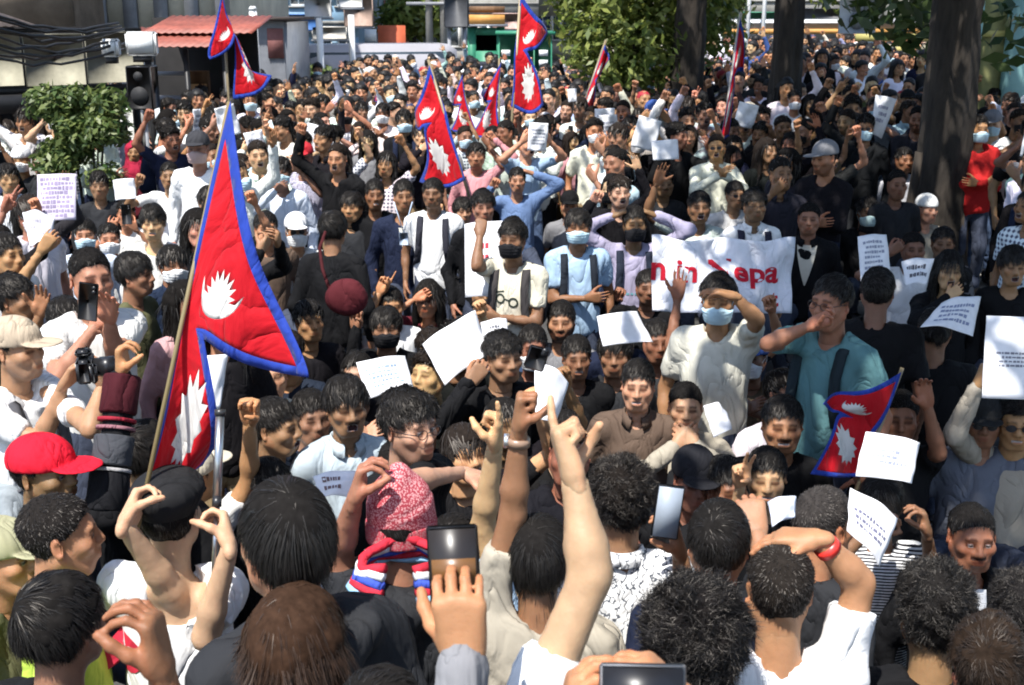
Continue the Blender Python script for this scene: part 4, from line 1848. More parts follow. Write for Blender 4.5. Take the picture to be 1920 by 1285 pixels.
MB().box((0, -.16, 1.66), (Ls, .06, 1.865)).build('valance', M_black, stall)
pst = MB().box((-.04, .02, .0), (.04, .10, 1.74)).mesh('post', [M_black])
for i in range(4):
    link('post', pst, stall, M=Matrix.Translation((.1 + i * (Ls - .2) / 3, .1, 0)))
rf = MB()
nr = 40
V, Q = [], []
for i in range(nr * 2 + 1):
    x = -.5 + (Ls * .72 + .5) * i / (nr * 2)
    dzc = .025 if i % 2 else 0
    V += [(x, -.12, 2.635 + dzc * .6), (x, 2.6, 2.80 + dzc * .6)]
for i in range(nr * 2):
    Q.append((2 * i, 2 * i + 2, 2 * i + 3, 2 * i + 1))
rf.add(V, Q)
rfo = rf.build('roof', M_tin, stall)
rfo.modifiers.new('thickness', 'SOLIDIFY').thickness = .006

# ---- bundle of cables strung in front of the roof: each one sags on its own
for i in range(9):
    r = random.Random(i)
    a = at(-60, 8 + i * 12 + r.uniform(-4, 4), 11.2)
    b = at(205 + r.uniform(-25, 30), 44 + i * 6, 13.2)
    pts = [a.lerp(b, t) - Vector((0, 0, (.10 + .05 * r.random()) * math.sin(t * math.pi))) for t in np.linspace(0, 1, 12)]
    o = MB().tube([p - a for p in pts], .013 + .006 * r.random(), 6).build('cable', M_black, smooth=True)
    o.location = a
    tag(o, ('topmost', 'second', 'third', 'fourth', 'middle', 'sixth', 'seventh', 'second lowest', 'lowest')[i] + ' of the black power cables sagging over the rusty tin stall roof', 'cable', 'cables over the stall roof')
cp = empty('cable_post', at(-62, 60, 11.2) * 1)
cp.location.z = 0
tag(cp, 'post carrying the sagging black cables at the near end of the stall', 'pole')
MB().tube([(0, 0, 0), (0, 0, 3.4)], .06, 10).build('pole', M_grey, cp)

# ---- red awning stall further back
y0 = 16.2
ax0, ax1 = at(196, 60, y0).x, at(415, 60, y0).x
aw = empty('market_stall', ((ax0 + ax1) / 2, y0, 0))
tag(aw, 'open stall under red tin awnings with a brown door and dark shelves', 'market stall', 'stalls beside the square')
W = ax1 - ax0
for k, (zf, zb, dy, xx) in enumerate(((2.34, 2.56, 0, 0), (2.50, 2.72, .8, .25))):
    V, Q = [], []
    for i in range(31):
        x = -W / 2 + W * i / 30 + xx
        c = .018 if i % 2 else 0
        V += [(x, dy - .1, zf + c), (x, dy + 1.5, zb + c)]
    for i in range(30):
        Q.append((2 * i, 2 * i + 2, 2 * i + 3, 2 * i + 1))
    o = MB().add(V, Q).build('awning', M_red, aw)
    o.modifiers.new('thickness', 'SOLIDIFY').thickness = .01
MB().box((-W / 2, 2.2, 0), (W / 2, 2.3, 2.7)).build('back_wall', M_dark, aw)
for i in range(4):
    MB().box((-W / 2 + i * W / 3 - .03, .05, 0), (-W / 2 + i * W / 3 + .03, .11, 2.31)).build('post', M_black, aw)
for z in (1.55, 1.9):
    MB().box((-W / 2 + .2, 1.2, z), (.1, 1.6, z + .04)).build('shelf', M_grey, aw)
dr = MB().bbox((at(345, 0, y0 + 1).x - (ax0 + ax1) / 2, .9, 0), (at(385, 0, y0 + 1).x - (ax0 + ax1) / 2, .97, 1.98), .01).build('door', M_brown, aw)
MB().box((at(350, 0, y0 + 1).x - (ax0 + ax1) / 2, .89, 1.1), (at(380, 0, y0 + 1).x - (ax0 + ax1) / 2, .902, 1.8)).build('door_panel', basic('tan_wood', (.40, .22, .09), .6, .2, 6), dr)
# flood lights on the fascia
for i, (px, py, w, h, lab) in enumerate(((208, 90, .19, .19, 'small round-cornered white floodlight fixed beside the wider one over the stall'), (266, 82, .34, .26, 'wide white floodlight box on the stall fascia by the red awning'))):
    p = at(px, py, 13.1 + .35 * i)
    fl = empty('floodlight', p)
    tag(fl, lab, 'floodlight', 'floodlights over the stall')
    MB().bbox((-w / 2, -.06, -h / 2), (w / 2, .06, h / 2), .025).build('housing', M_white, fl)
    MB().box((-w / 2 + .03, -.068, -h / 2 + .03), (w / 2 - .03, -.061, h / 2 - .03)).build('lens', basic('frosted_glass', (.7, .72, .72), .2, .03, 8), fl)
    MB().box((-w * .3, -.04, -h / 2 - .07), (w * .3, .05, -h / 2 - .003)).build('bracket', M_black, fl)
    MB().tube([(0, .05, 0), (0, .5, .03)], .02, 8).build('arm', M_black, fl)
# loudspeaker on a stand
p = at(268, 162, 12.9)
sp = empty('loudspeaker', (p.x, p.y, 0))
tag(sp, 'tall black loudspeaker box on a stand in front of the stall', 'loudspeaker')
MB().bbox((-.135, -.14, p.z - .24), (.135, .14, p.z + .22), .015).build('cabinet', M_black, sp)
for dz_, r_ in ((-.09, .095), (.11, .05)):
    MB().tube([(0, -.139, p.z + dz_), (0, -.148, p.z + dz_)], [r_, r_], 18).build('driver', basic('driver_cone', (.020, .020, .021), .7, .2, 20), sp)
MB().tube([(0, 0, .3), (0, 0, p.z - .24)], .02, 8).build('pole', M_grey, sp)
for k in range(3):
    a = k * 2.09
    MB().tube([(0, 0, .6), (.45 * math.cos(a), .45 * math.sin(a), .02)], .014, 6).build('leg', M_grey, sp)

# ---- buildings behind on the left
b = facade('apartment_block', 'cream plastered block with grey pilasters rising behind the red awnings', at(130, 0, 24).x, at(418, 0, 24).x, 24, 8.5, 7, M_creamw, 5, 3, .42, 1.1, 1.35, 2.7, glass=M_glass)
for i in range(6):
    Wd = at(418, 0, 24).x - at(130, 0, 24).x
    MB().box((-Wd / 2 + i * Wd / 5.0 - .13, -.14, 0), (-Wd / 2 + i * Wd / 5.0 + .13, -.003, 8.4)).build('pilaster', M_grey, b)
b = facade('shop_house', 'plastered shop house with dark windows rising over the rusty tin roof', at(-160, 0, 22).x, at(128, 0, 22).x, 22, 7, 7, basic('brown_plaster', (.17, .13, .095), .85, .3, 1.2, .3), 4, 2, .8, 1.2, 1.2, 2.8)
# corrugated shed
sx0, sx1, sy = at(462, 0, 21).x, at(530, 0, 21).x, 21
sh = empty('metal_shed', ((sx0 + sx1) / 2, sy, 0))
tag(sh, 'grey corrugated metal shed with a faded maroon board behind the white pole', 'shed')
W = sx1 - sx0
V, Q = [], []
for i in range(25):
    x = -W / 2 + W * i / 24
    V += [(x, -.02 * (i % 2), 0), (x, -.02 * (i % 2), 2.62)]
for i in range(24):
    Q.append((2 * i, 2 * i + 2, 2 * i + 3, 2 * i + 1))
MB().add(V, Q).box((-W / 2, .02, 0), (W / 2, 2.5, 2.6)).build('wall', M_grey, sh)
MB().box((-W / 2 - .1, -.2, 2.625), (W / 2 + .1, 2.6, 2.68)).build('roof', M_tin, sh)
MB().box((.02, -.05, 2.0), (W / 2 - .02, -.025, 2.5)).build('board', basic('maroon_board', (.22, .09, .08), .7, .2, 5), sh)
b = facade('office_block', 'pale blue painted block with rows of white-framed windows', at(405, 0, 42).x, at(668, 0, 42).x, 42, 10, 9, M_blue, 6, 4, .62, 1.05, .8, 2.1)
# white lamp posts, two with boards
for (px, pyt, Y, w, sg, lab) in ((474, 18, 19.5, .062, None, 'thick white post behind the upper flag, in front of the metal shed'),
                                 (598, 34, 27, .075, (570, 622, -14, 32), 'white post under the larger white board, in front of the blue block'),
                                 (658, 28, 29, .075, (634, 680, -14, 14), 'white post under the smaller white board, beside the parked grey van')):
    p = at(px, pyt, Y)
    po = empty('signpost', (p.x, Y, 0))
    tag(po, lab, 'signpost', 'white posts behind the crowd')
    MB().tube([(0, 0, 0), (0, 0, p.z)], [w, w], 12).build('pole', M_white, po, smooth=True)
    MB().tube([(0, 0, 0), (0, 0, .25)], [w * 1.5, w * 1.4], 12).build('base', M_conc, po, smooth=True)
    if sg:
        a, c = at(sg[0], sg[2], Y), at(sg[1], sg[3], Y)
        MB().bbox((a.x - p.x, -.05, c.z), (c.x - p.x, .05, a.z), .01).build('board', M_white, po)
        MB().box((a.x - p.x - .03, -.04, c.z - .06), (c.x - p.x + .03, .04, c.z - .003)).build('board_frame', M_grey, po)
    else:
        MB().tube([(0, 0, p.z), (0, 0, p.z + .05)], [w * 1.25, w * .6], 12).build('finial', M_white, po, smooth=True)

# ---- far side of the square
facade('shop_house', 'long grey concrete shop house closing the far end of the square', at(640, 0, 62).x, at(1010, 0, 62).x, 62, 11, 9, M_conc, 10, 4, .9, 1.2, .9, 2.7)
facade('shop_house', 'red brick shop house with white trim between the two trees far behind', at(688, 0, 52).x, at(742, 0, 52).x, 52, 6, 6, M_brick, 2, 2, .45, .8, .8, 2.4)
facade('office_block', 'tall pale concrete block far behind the bushy tree', at(1000, 0, 70).x, at(1420, 0, 70).x, 70, 16, 9, M_creamw, 12, 5, 1.0, 1.4, 1.0, 3)
facade('office_block', 'grey office block glimpsed between the dark trunks', at(1330, 0, 55).x, at(1800, 0, 55).x, 55, 12, 9, M_conc, 10, 4, .9, 1.3, .9, 2.8)
facade('shop_house', 'white plastered house behind the big right-hand trunk', at(1700, 0, 40).x, at(2150, 0, 40).x, 40, 9, 8, M_creamw, 6, 3, .9, 1.2, .9, 2.7)
# orange sign shop, green booths
p0, p1 = at(876, 0, 38), at(946, 0, 38)
k = empty('kiosk', ((p0.x + p1.x) / 2, 38, 0))
tag(k, 'green shop kiosk with orange sign board, open dark counter and tin roof', 'kiosk', 'green booths behind the flags')
W = p1.x - p0.x
zt = lambda py, Y: at(0, py, Y).z
MB().box((-W / 2, 0, 0), (-W / 2 + .25, 1.6, zt(52, 38))).box((W / 2 - .25, 0, 0), (W / 2, 1.6, zt(52, 38))).box((-W / 2 + .25, 0, 0), (W / 2 - .25, .2, zt(96, 38))).box((-W / 2 + .25, 0, zt(66, 38)), (W / 2 - .25, .2, zt(52, 38))).build('frame', M_green, k)
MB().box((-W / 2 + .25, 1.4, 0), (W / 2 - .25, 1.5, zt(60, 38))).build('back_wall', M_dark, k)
MB().box((-W / 2, -.1, zt(45, 38)), (W / 2, 1.6, zt(28, 38))).build('sign_board', M_orange, k)
MB().box((-W / 2 - .1, -.25, zt(50, 38)), (W / 2 + .1, 1.7, zt(46, 38))).build('roof', M_grey, k)
MB().box((-W / 2, .1, zt(24, 38)), (W / 2, 1.5, zt(12, 38))).build('upper_sign', M_brown, k)
Yc = 25
p0, p1 = at(934, 0, Yc), at(1036, 0, Yc)
k = empty('booth', ((p0.x + p1.x) / 2, Yc, 0))
tag(k, 'tall green metal booth with small white windows behind the tallest flag', 'booth', 'green booths behind the flags')
W = p1.x - p0.x
h = zt(66, Yc)
MB().bbox((-W / 2, 0, 0), (W / 2, 1.1, h), .03).build('wall', M_green, k)
MB().box((-W / 2 - .06, -.06, h + .003), (W / 2 + .06, 1.16, h + .07)).build('roof', M_green, k)
for i, x in enumerate((-W * .36, W * .34)):
    for z in (h - .42, h - .62):
        MB().box((x - .09, -.012, z), (x + .09, .004, z + .12)).build('window', M_white, k)
for x in (-W / 6, W / 6):
    MB().box((x - .015, -.02, .05), (x + .015, .002, h - .05)).build('seam', basic('dark_green', (.02, .16, .08), .5, .1, 4), k)
# red hoarding behind
o = empty('hoarding', (at(735, 0, 44).x, 44, 0))
tag(o, 'orange-red hoarding panel beside a white notice far behind the crowd', 'hoarding')
MB().box((-.55, 0, 0), (.45, .08, zt(48, 44))).build('panel', basic('orange_red', (.55, .12, .05), .6, .15, 2), o)
MB().box((-1.15, -.02, zt(78, 44)), (-.6, .04, zt(55, 44))).build('notice', M_white, o)
MB().box((-1.1, .0, 0), (-1.02, .06, zt(78, 44) - .003)).box((-.73, .0, 0), (-.65, .06, zt(78, 44) - .003)).build('leg', M_grey, o)
# street clutter at the far end: shop signs and boards on the fronts
for px, py, Y, w, h, c, lab in ((560, 42, 41.7, .8, .28, (.05, .14, .36), 'blue shop sign on the pale blue block'), (618, 62, 41.7, .6, .22, (.55, .52, .46), 'cream shop sign low on the pale blue block'), (672, 22, 41.7, .5, .5, (.40, .28, .22), 'pinkish notice board at the corner of the pale blue block'),
                                (700, 52, 51.7, .8, .3, (.5, .48, .2), 'mustard shop sign on the red brick house'), (792, 50, 61.7, 1.0, .3, (.62, .62, .6), 'white shop sign on the long grey house'), (960, 40, 61.7, 1.0, .4, (.5, .34, .3), 'faded pink sign beside the orange sign shop'),
                                (1425, 44, 54.7, 1.0, .5, (.06, .26, .16), 'green sign on the grey block between the trunks'), (1560, 30, 54.7, 1.3, .35, (.12, .12, .13), 'dark sign over the white bus')):
    p = at(px, py, Y)
    o = MB().bbox((-w, -.06, -h), (w, .06, h), .03).build('shop_sign', basic('sign_%d' % px, c, .5, .2, 3))
    o.location = p
    tag(o, lab, 'shop sign', 'shop signs at the far end')
    MB().box((-w - .04, -.03, -h - .06), (w + .04, .07, -h - .003)).build('sign_frame', M_grey, o)
# utility poles with dark transformer board
for px, r_, lab in ((804, .09, 'concrete utility pole nearest the parked van, one of a pair'), (832, .10, 'concrete utility pole next to the dark transformer box')):
    p = at(px, 0, 33)
    o = empty('utility_pole', (p.x, 33, 0))
    tag(o, lab, 'pole', 'utility poles far behind')
    MB().tube([(0, 0, 0), (0, 0, 8)], [r_ * 1.25, r_ * .8], 12).build('pole', M_conc, o, smooth=True)
    for z in (2.9, 6.8, 7.4):
        MB().box((-.6, -.06 - r_, z), (.6, -.003 - r_, z + .09)).build('crossarm', M_grey, o)
p = at(856, 24, 32)
o = empty('transformer_box', (p.x, 32, 0))
tag(o, 'dark grey transformer cabinet mounted high on two legs between pole and kiosk', 'transformer')
MB().bbox((-.32, -.2, p.z - .38), (.32, .3, p.z + 1.1), .03).build('cabinet', basic('dark_board', (.06, .065, .075), .5, .15, 4), o)
for x in (-.2, .2):
    MB().tube([(x, 0, 0), (x, 0, p.z - .38)], .05, 8).build('leg', M_grey, o)


# ---- vehicles
def car(label, px, Y, col, rot, kind='car', L=3.9, W_=1.65, H=1.48):
    o = empty('parked_' + ('van' if kind == 'van' else 'car'), (at(px, 0, Y).x, Y, 0), rot)
    tag(o, label, kind, 'vehicles parked at the far end')
    if kind == 'van':
        prof = [(-L / 2, .35), (-L / 2, 1.0), (-L / 2 + .12, H - .1), (-L / 2 + .5, H), (L / 2 - .2, H), (L / 2, H - .15), (L / 2, .35)]
        win = [(-L / 2 + .35, 1.05), (-L / 2 + .5, H - .18), (L / 2 - .3, H - .18), (L / 2 - .25, 1.05)]
    else:
        prof = [(-L / 2, .35), (-L / 2 + .02, .72), (-L / 2 + .85, .88), (-L / 2 + 1.45, H - .05), (-L / 2 + 1.8, H), (L / 2 - 1.0, H), (L / 2 - .35, .95), (L / 2, .85), (L / 2, .35)]
        win = [(-L / 2 + 1.08, .90), (-L / 2 + 1.55, H - .1), (L / 2 - 1.05, H - .1), (L / 2 - .62, .94)]
    n = len(prof)
    V = []
    for s in (-1, 1):
        for (x, z) in prof:
            V.append((x, s * W_ / 2 * (1 if z < 1.0 else .88), z))
    mb = MB()
    cx = sum(p[0] for p in prof) / n
    Vc = V + [(0, -W_ / 2 * .97, .7), (0, W_ / 2 * .97, .7)]
    Q = [(i, (i + 1) % n, n + (i + 1) % n, n + i) for i in range(n)]
    T = [(2 * n, (i + 1) % n, i) for i in range(n)] + [(2 * n + 1, n + i, n + (i + 1) % n) for i in range(n)]
    mb.add(Vc, Q, T)
    mb.build('body', col, o)
    for s in (-1, 1):
        y = s * (W_ / 2 * .93 + .012)
        MB().add([(x, y - s * (.0 if z < 1 else .05), z) for x, z in win], [(0, 1, 2, 3) if s < 0 else (3, 2, 1, 0)]).build('side_window', M_glass, o).modifiers.new('thickness', 'SOLIDIFY').thickness = .01
        for x in (-L / 2 + .75, L / 2 - .75):
            w = MB().tube([(x, s * (W_ / 2 - .18), .31), (x, s * (W_ / 2 + .01), .31)], .31, 16).build('wheel', M_black, o)
            MB().tube([(x, s * (W_ / 2 + .011), .31), (x, s * (W_ / 2 + .02), .31)], .17, 12).build('rim', M_grey, w)
        MB().bbox((-L / 2 - .01, s * W_ * .36 - .14, .62), (-L / 2 + .06, s * W_ * .36 + .14, .76), .02).build('headlight', M_white, o)
    if kind != 'van':
        a, b2 = (-L / 2 + .87, .90), (-L / 2 + 1.43, H - .07)
    else:
        a, b2 = (-L / 2 - .004, 1.02), (-L / 2 + .11, H - .14)
    MB().add([(a[0] - .01, -W_ * .38, a[1]), (a[0] - .01, W_ * .38, a[1]), (b2[0] - .01, W_ * .36, b2[1]), (b2[0] - .01, -W_ * .36, b2[1])], [(0, 3, 2, 1)]).build('windscreen', M_glass, o).modifiers.new('thickness', 'SOLIDIFY').thickness = .01
    MB().bbox((-L / 2 - .06, -W_ / 2 + .05, .32), (-L / 2 + .1, W_ / 2 - .05, .55), .03).build('bumper', M_grey, o)
    return o


paint = lambda n, c: basic('car_paint_' + n, c, .25, .04, 2, spec=.6)
car('grey boxy van parked behind the white posts, seen over the crowd', 692, 31, paint('grey', (.36, .35, .37)), .25, 'van', 4.2, 1.7, 1.95)
car('dark blue hatchback parked beside the grey van', 742, 27, paint('blue', (.03, .055, .12)), 1.2, 'car')
car('blue saloon car parked between the green booth and the bushy tree', 1062, 26, paint('sky', (.05, .12, .24)), .5, 'car')
car('black car parked in front of the green kiosk', 880, 31, paint('black', (.02, .02, .025)), .2, 'car')
# bus behind the trunks
o = empty('parked_bus', (at(1585, 0, 31).x, 31, .0), .05)
tag(o, 'white bus with an orange stripe parked between the two dark trunks', 'bus', 'vehicles parked at the far end')
L = 6.4
MB().bbox((-L / 2, 0, .4), (L / 2, 2.2, 2.55), .08).build('body', paint('white', (.8, .8, .78)), o)
MB().box((-L / 2 + .02, -.012, 2.2), (L / 2 - .02, -.003, 2.32)).build('stripe', M_orange, o)
for i in range(6):
    x = -L / 2 + .4 + i * 1.0
    f = MB().box((x, -.016, 1.35), (x + .82, -.004, 2.05)).build('window', M_glass, o)
    MB().box((x - .03, -.03, 1.32), (x, -.002, 2.08)).build('pillar', M_grey, f)
for x in (-L / 2 + 1.1, L / 2 - 1.1):
    w = MB().tube([(x, -.03, .45), (x, .25, .45)], .45, 18).build('wheel', M_black, o)
    MB().tube([(x, -.04, .45), (x, -.031, .45)], .24, 14).build('rim', M_grey, w)
# yellow barrier-like stall and turquoise pillar on the right
o = empty('stall_frame', (at(1692, 0, 24).x, 24, .42))
tag(o, 'pale yellow metal stall frame under the dark foliage on the right', 'stall')
W = .75
for x in (-W, W):
    MB().box((x - .04, 0, 0), (x + .04, .08, zt(56, 24) - .42)).build('post', M_yell, o)
MB().box((-W - .1, -.02, zt(78, 24) - .42), (W + .1, .1, zt(64, 24) - .42)).build('rail', M_yell, o)
MB().box((-W + .04, .02, zt(100, 24) - .42), (W - .04, .06, zt(88, 24) - .42)).build('board', M_yell, o)
o = empty('gateway', (at(1850, 0, 15).x, 15, .14))
tag(o, 'turquoise gateway pillars framing a yellow-green wall at the right edge', 'gateway', None)
for px0, px1 in ((1828, 1848), (1902, 1960)):
    MB().box((at(px0, 0, 15).x - o.location.x, 0, 0), (at(px1, 0, 15).x - o.location.x, .3, 3.6)).build('pillar', M_turq, o)
MB().box((at(1848.5, 0, 15).x - o.location.x, .15, 0), (at(1901.5, 0, 15).x - o.location.x, .28, 3.6)).build('panel', basic('olive_wall', (.22, .22, .09), .8, .25, 3), o)
MB().box((at(1850, 0, 15).x - o.location.x, .10, zt(70, 15) - .14), (at(1900, 0, 15).x - o.location.x, .147, zt(58, 15) - .14)).build('rail', M_yell, o)
# posters and thin white poles between the trunks
o = MB().bbox((-.26, -.012, -.3), (.26, .012, .3), .004).build('poster', M_white)
o.location = at(1609, 22, 17)
tag(o, 'white poster with a dark printed figure hung between the two dark trunks', 'poster')
MB().tube([(0, -.0135, .06), (0, -.0165, .06)], .08, 14).tube([(0, -.0135, -.12), (0, -.0165, -.12)], .12, 14).build('print', M_grey, o)
for px, lab in ((1405, 'thin white flag mast in front of the pale building, beside the dark trunk'), (1434, 'thin pale pole standing close against the middle dark trunk')):
    p = at(px, 0, 30)
    o = empty('mast', (p.x, 30, 0))
    tag(o, lab, 'pole', 'thin masts between the trunks')
    MB().tube([(0, 0, 0), (0, 0, 7)], .05, 8).build('pole', M_white, o, smooth=True)
    MB().tube([(0, 0, 7), (0, 0, 7.1)], [.07, .03], 8).build('finial', M_white, o, smooth=True)

# ---- trees
V3 = Vector
r = random.Random(3)
cl = []
for (px, py, Y, rr) in ((1095, 30, 19, .55), (1135, 70, 18.4, .75), (1190, 95, 18.2, .8), (1240, 30, 19, .9), (1150, 10, 19, .9), (1110, 108, 18.5, .4), (1215, 125, 18.3, .5), (1290, 60, 19.5, .8), (1085, -20, 19, .6), (1170, -60, 19, 1.2), (1260, -60, 19, 1.1), (1160, 135, 18.3, .38), (1330, 20, 19.6, .7)):
    p = at(px, py, Y)
    cl.append((tuple(p), rr))
tree('bushy broadleaf tree with sunlit yellow-green leaves beside the tallest flag', at(1180, 0, 19).x, 19.2, .22, 3.0, cl, 9500, .085, M_leaf, seed=2)
high = lambda x, y, z, n, sp, r0, sd: [((x + random.Random(sd * 50 + i).uniform(-sp, sp), y + random.Random(sd * 50 + i + 20).uniform(-sp, sp), z + random.Random(sd * 50 + i + 40).uniform(-.8, 1.6)), r0 * random.Random(sd * 50 + i + 60).uniform(.7, 1.25)) for i in range(n)]
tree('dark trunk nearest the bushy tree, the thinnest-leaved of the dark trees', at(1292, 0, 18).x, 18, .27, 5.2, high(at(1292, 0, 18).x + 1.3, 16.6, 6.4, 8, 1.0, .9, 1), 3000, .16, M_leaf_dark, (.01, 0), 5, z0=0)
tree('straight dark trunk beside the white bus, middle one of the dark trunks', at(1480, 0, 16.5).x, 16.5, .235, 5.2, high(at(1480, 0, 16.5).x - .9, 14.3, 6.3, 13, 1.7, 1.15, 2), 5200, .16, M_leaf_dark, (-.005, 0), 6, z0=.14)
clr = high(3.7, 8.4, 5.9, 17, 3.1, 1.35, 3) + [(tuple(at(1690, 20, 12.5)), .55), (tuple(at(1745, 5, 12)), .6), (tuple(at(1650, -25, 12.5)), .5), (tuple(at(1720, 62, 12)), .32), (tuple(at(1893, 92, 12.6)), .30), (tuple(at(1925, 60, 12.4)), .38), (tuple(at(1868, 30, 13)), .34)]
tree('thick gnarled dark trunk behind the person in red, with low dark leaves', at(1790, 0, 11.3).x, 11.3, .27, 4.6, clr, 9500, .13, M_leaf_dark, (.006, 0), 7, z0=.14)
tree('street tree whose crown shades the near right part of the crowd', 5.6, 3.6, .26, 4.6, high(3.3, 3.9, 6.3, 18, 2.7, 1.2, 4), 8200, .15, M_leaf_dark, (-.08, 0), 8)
for i, (px, Y, z, rr, lab) in enumerate(((775, 47, 2.6, 1.5, 'round dark green tree far behind beside the red hoarding'), (690, 56, 4.5, 1.9, 'olive green tree far behind, over the grey van'), (905, 66, 6, 3, 'tall tree beyond the orange sign shop'), (1345, 46, 4, 2.4, 'pale green tree behind the thin white masts'), (1640, 47, 5, 2.6, 'broad tree behind the white bus'), (40, 30, 5, 2.2, 'tall tree behind the plastered shop house'))):
    x = at(px, 0, Y).x
    tree(lab, x, Y, .16, z * .7, [((x + random.Random(i * 9 + k).uniform(-.6, .6) * rr, Y + random.Random(i * 9 + k + 3).uniform(-.5, .5) * rr, z + random.Random(i * 9 + k + 6).uniform(-.55, .6) * rr), rr * .55) for k in range(8)], 2200, .2, M_leaf if i % 2 == 0 else M_leaf_dark, seed=20 + i, group='trees beyond the square')


def bush(label, px, py, Y, w, h, n, size, seed, z0=0.0, mat=None, group=None):
    p = at(px, py, Y)
    root = empty('bush', (p.x, Y, z0))
    tag(root, label, 'bush', group)
    r = random.Random(seed)
    cl = []
    for k in range(17):
        cl.append(((p.x + r.uniform(-1, 1) * w * .7, Y + r.uniform(-.5, .5) * w, p.z + r.uniform(-1.5, .75) * h), w * r.uniform(.3, .5)))
    st = MB()
    for k in range(7):
        c = Vector(cl[k][0]) - Vector((p.x, Y, z0))
        st.tube([(r.uniform(-.06, .06), r.uniform(-.06, .06), 0), c * .5 + Vector((0, 0, .05)), c], [.025, .018, .008], 6)
    st.build('stem', M_bark, root)
    crown('foliage', root, cl, n, size, mat or M_leaf_bush, seed, (p.x, Y, z0), flat=.5)
    return root


bush('leafy green bush with pointed glossy leaves beside the market stall', 150, 232, 11.6, .44, .36, 5600, .05, 4)
bush('small round green shrub in the crowd below the larger white board', 600, 150, 25, .45, .22, 700, .09, 5, group='shrubs among the crowd')
bush('thin green shrub in the crowd beside the white post with the small board', 664, 150, 26, .3, .28, 400, .09, 6, group='shrubs among the crowd')
# ------------------------------------------------------------------ people one by one
from mathutils.bvhtree import BVHTree
PROT = []          # seen things that nothing added later may hide: (px, py, Z, radius px)
SKINS = {'l': (.50, .285, .165), 'm': (.40, .205, .105), 'd': (.24, .118, .062), 'b': (.30, .155, .085), 'p': (.54, .335, .205)}
WHITE, OFFW, CREAM, BLACK, CHAR, NAVY = (.80, .80, .79), (.68, .67, .64), (.62, .58, .46), (.008, .008, .009), (.024, .025, .028), (.013, .018, .040)
LBLUE, GREYB, TEAL, OLIVE, KHAKI, BROWN = (.36, .50, .66), (.30, .34, .42), (.105, .225, .235), (.10, .10, .05), (.25, .18, .10), (.11, .075, .055)
LAV, PINK, REDC, MAROON, GREY, MINT, STONE = (.36, .33, .45), (.62, .28, .30), (.45, .02, .02), (.14, .02, .03), (.20, .20, .21), (.55, .62, .56), (.38, .34, .27)
MBLUE, MWHITE, MBLACK = (.50, .68, .76), (.75, .76, .76), (.015, .015, .017)


def platform(x, y):
    if x > 4.6 and y > 17.5:
        return .42
    if x > 3.15 and y > 8.4:
        return .14
    return 0.0


def place(px, py, hp, yaw, label, top=BLACK, sleeve='short', pants=(.05, .06, .09), hair='short', skin='m', arms=('down', 'down'), mouth='closed', beard=None, fem=False,
          head_yaw=0, pitch=0, roll=0, neck='crew', fit=1.0, lod=0, Z=None, group='people in the crowd', shirt='shirt', watch=None, protect=True, jaw=1.0, z0=None, lean=0.0, **kw):
    Zh = Z or FPX * .252 / hp
    while True:
        W = wpt(px, py, Zh)
        g = platform(W.x, W.y) if z0 is None else z0
        H = W.z - g
        if H > .95:
            break
        Zh *= .98
    sc = 1.0
    if 1.46 <= H <= 1.82:
        sc, H = H / BASE_H, BASE_H
    elif H > 1.82:
        sc = 1.1
        H = H / sc
    yr = math.radians(yaw)
    loc = Vector((W.x, W.y, g))
    Ri = rotz(-yr)

    def loc_of(p):
        return Ri @ (np.array(p) - np.array(loc)) / sc
    A = []
    for a in arms:
        if isinstance(a, (str, type(None))):
            A.append(a or 'down')
            continue
        d = dict(hand=a.get('hand', 'fist'))
        w = a['w']
        d['T'] = loc_of(wpt(w[0], w[1], Zh + (w[2] if len(w) > 2 else -.15)))
        if protect:
            PROT.append((w[0], w[1] - 10, Zh - .2, 22 * 3 / Zh + 12))
        if 'e' in a:
            e = a['e']
            d['E'] = loc_of(wpt(e[0], e[1], Zh + (e[2] if len(e) > 2 else 0)))
        if 'hint' in a:
            d['hint'] = Ri @ np.array(a['hint'], float)
        pn = {'cam': (0, -1, .3), 'away': (0, 1, 0), 'left': (-1, 0, 0), 'right': (1, 0, 0), 'up': (0, 0, 1), 'down': (0, 0, -1)}[a.get('pn', 'away')]
        d['pn'] = Ri @ np.array(pn, float)
        if 'hz' in a:
            d['hz'] = Ri @ np.array(a['hz'], float)
        A.append(d)
    nm = '%d_%d' % (px, py)
    B = build_body(nm, H=H, arms=A, head=dict(mouth=mouth, beard=beard, jaw=jaw), head_rot=(math.radians(head_yaw), math.radians(pitch), math.radians(roll)),
                   sleeve=sleeve, fit=fit, fem=fem, lod=lod, quality=(min(hp, 150) if Z else hp, abs(yaw + head_yaw) > 135), neck=neck, seed=(px * 7 + py) % 50, lean=lean)
    sk = SKINS[skin] if isinstance(skin, str) else skin
    r = random.Random(px * 31 + py)
    sk = tuple(c * r.uniform(.9, 1.1) for c in sk)
    o = add_person(B, loc, yr, sk, top, pants, hair=hair, hlod=lod, scale=sc, label=label, group=group, hseed=0, shirt_name=shirt, lean=lean, **kw)
    if watch:
        i, col, rr = watch
        S, E, T, hz, pn, hp_, s = B['joints'][i]
        u = (E - T) / np.linalg.norm(E - T)
        c = T + u * .035
        mb = MB().tube([c - u * .011, c + u * .011], [.033, .034], 16)
        o2 = mb.build('wristband', PLASTIC, o, col, True)
        if rr:
            n = np.array(pn)
            n = -(n - (n @ u) * u)
            n /= np.linalg.norm(n)
            MB().tube([c + n * .026, c + n * .040], .020, 16).build('watch_face', METAL, o2, (.8, .8, .8))
    if protect:
        PROT.append((px, py, Zh, hp * .55 if hp < 400 else 10))
    return o, B


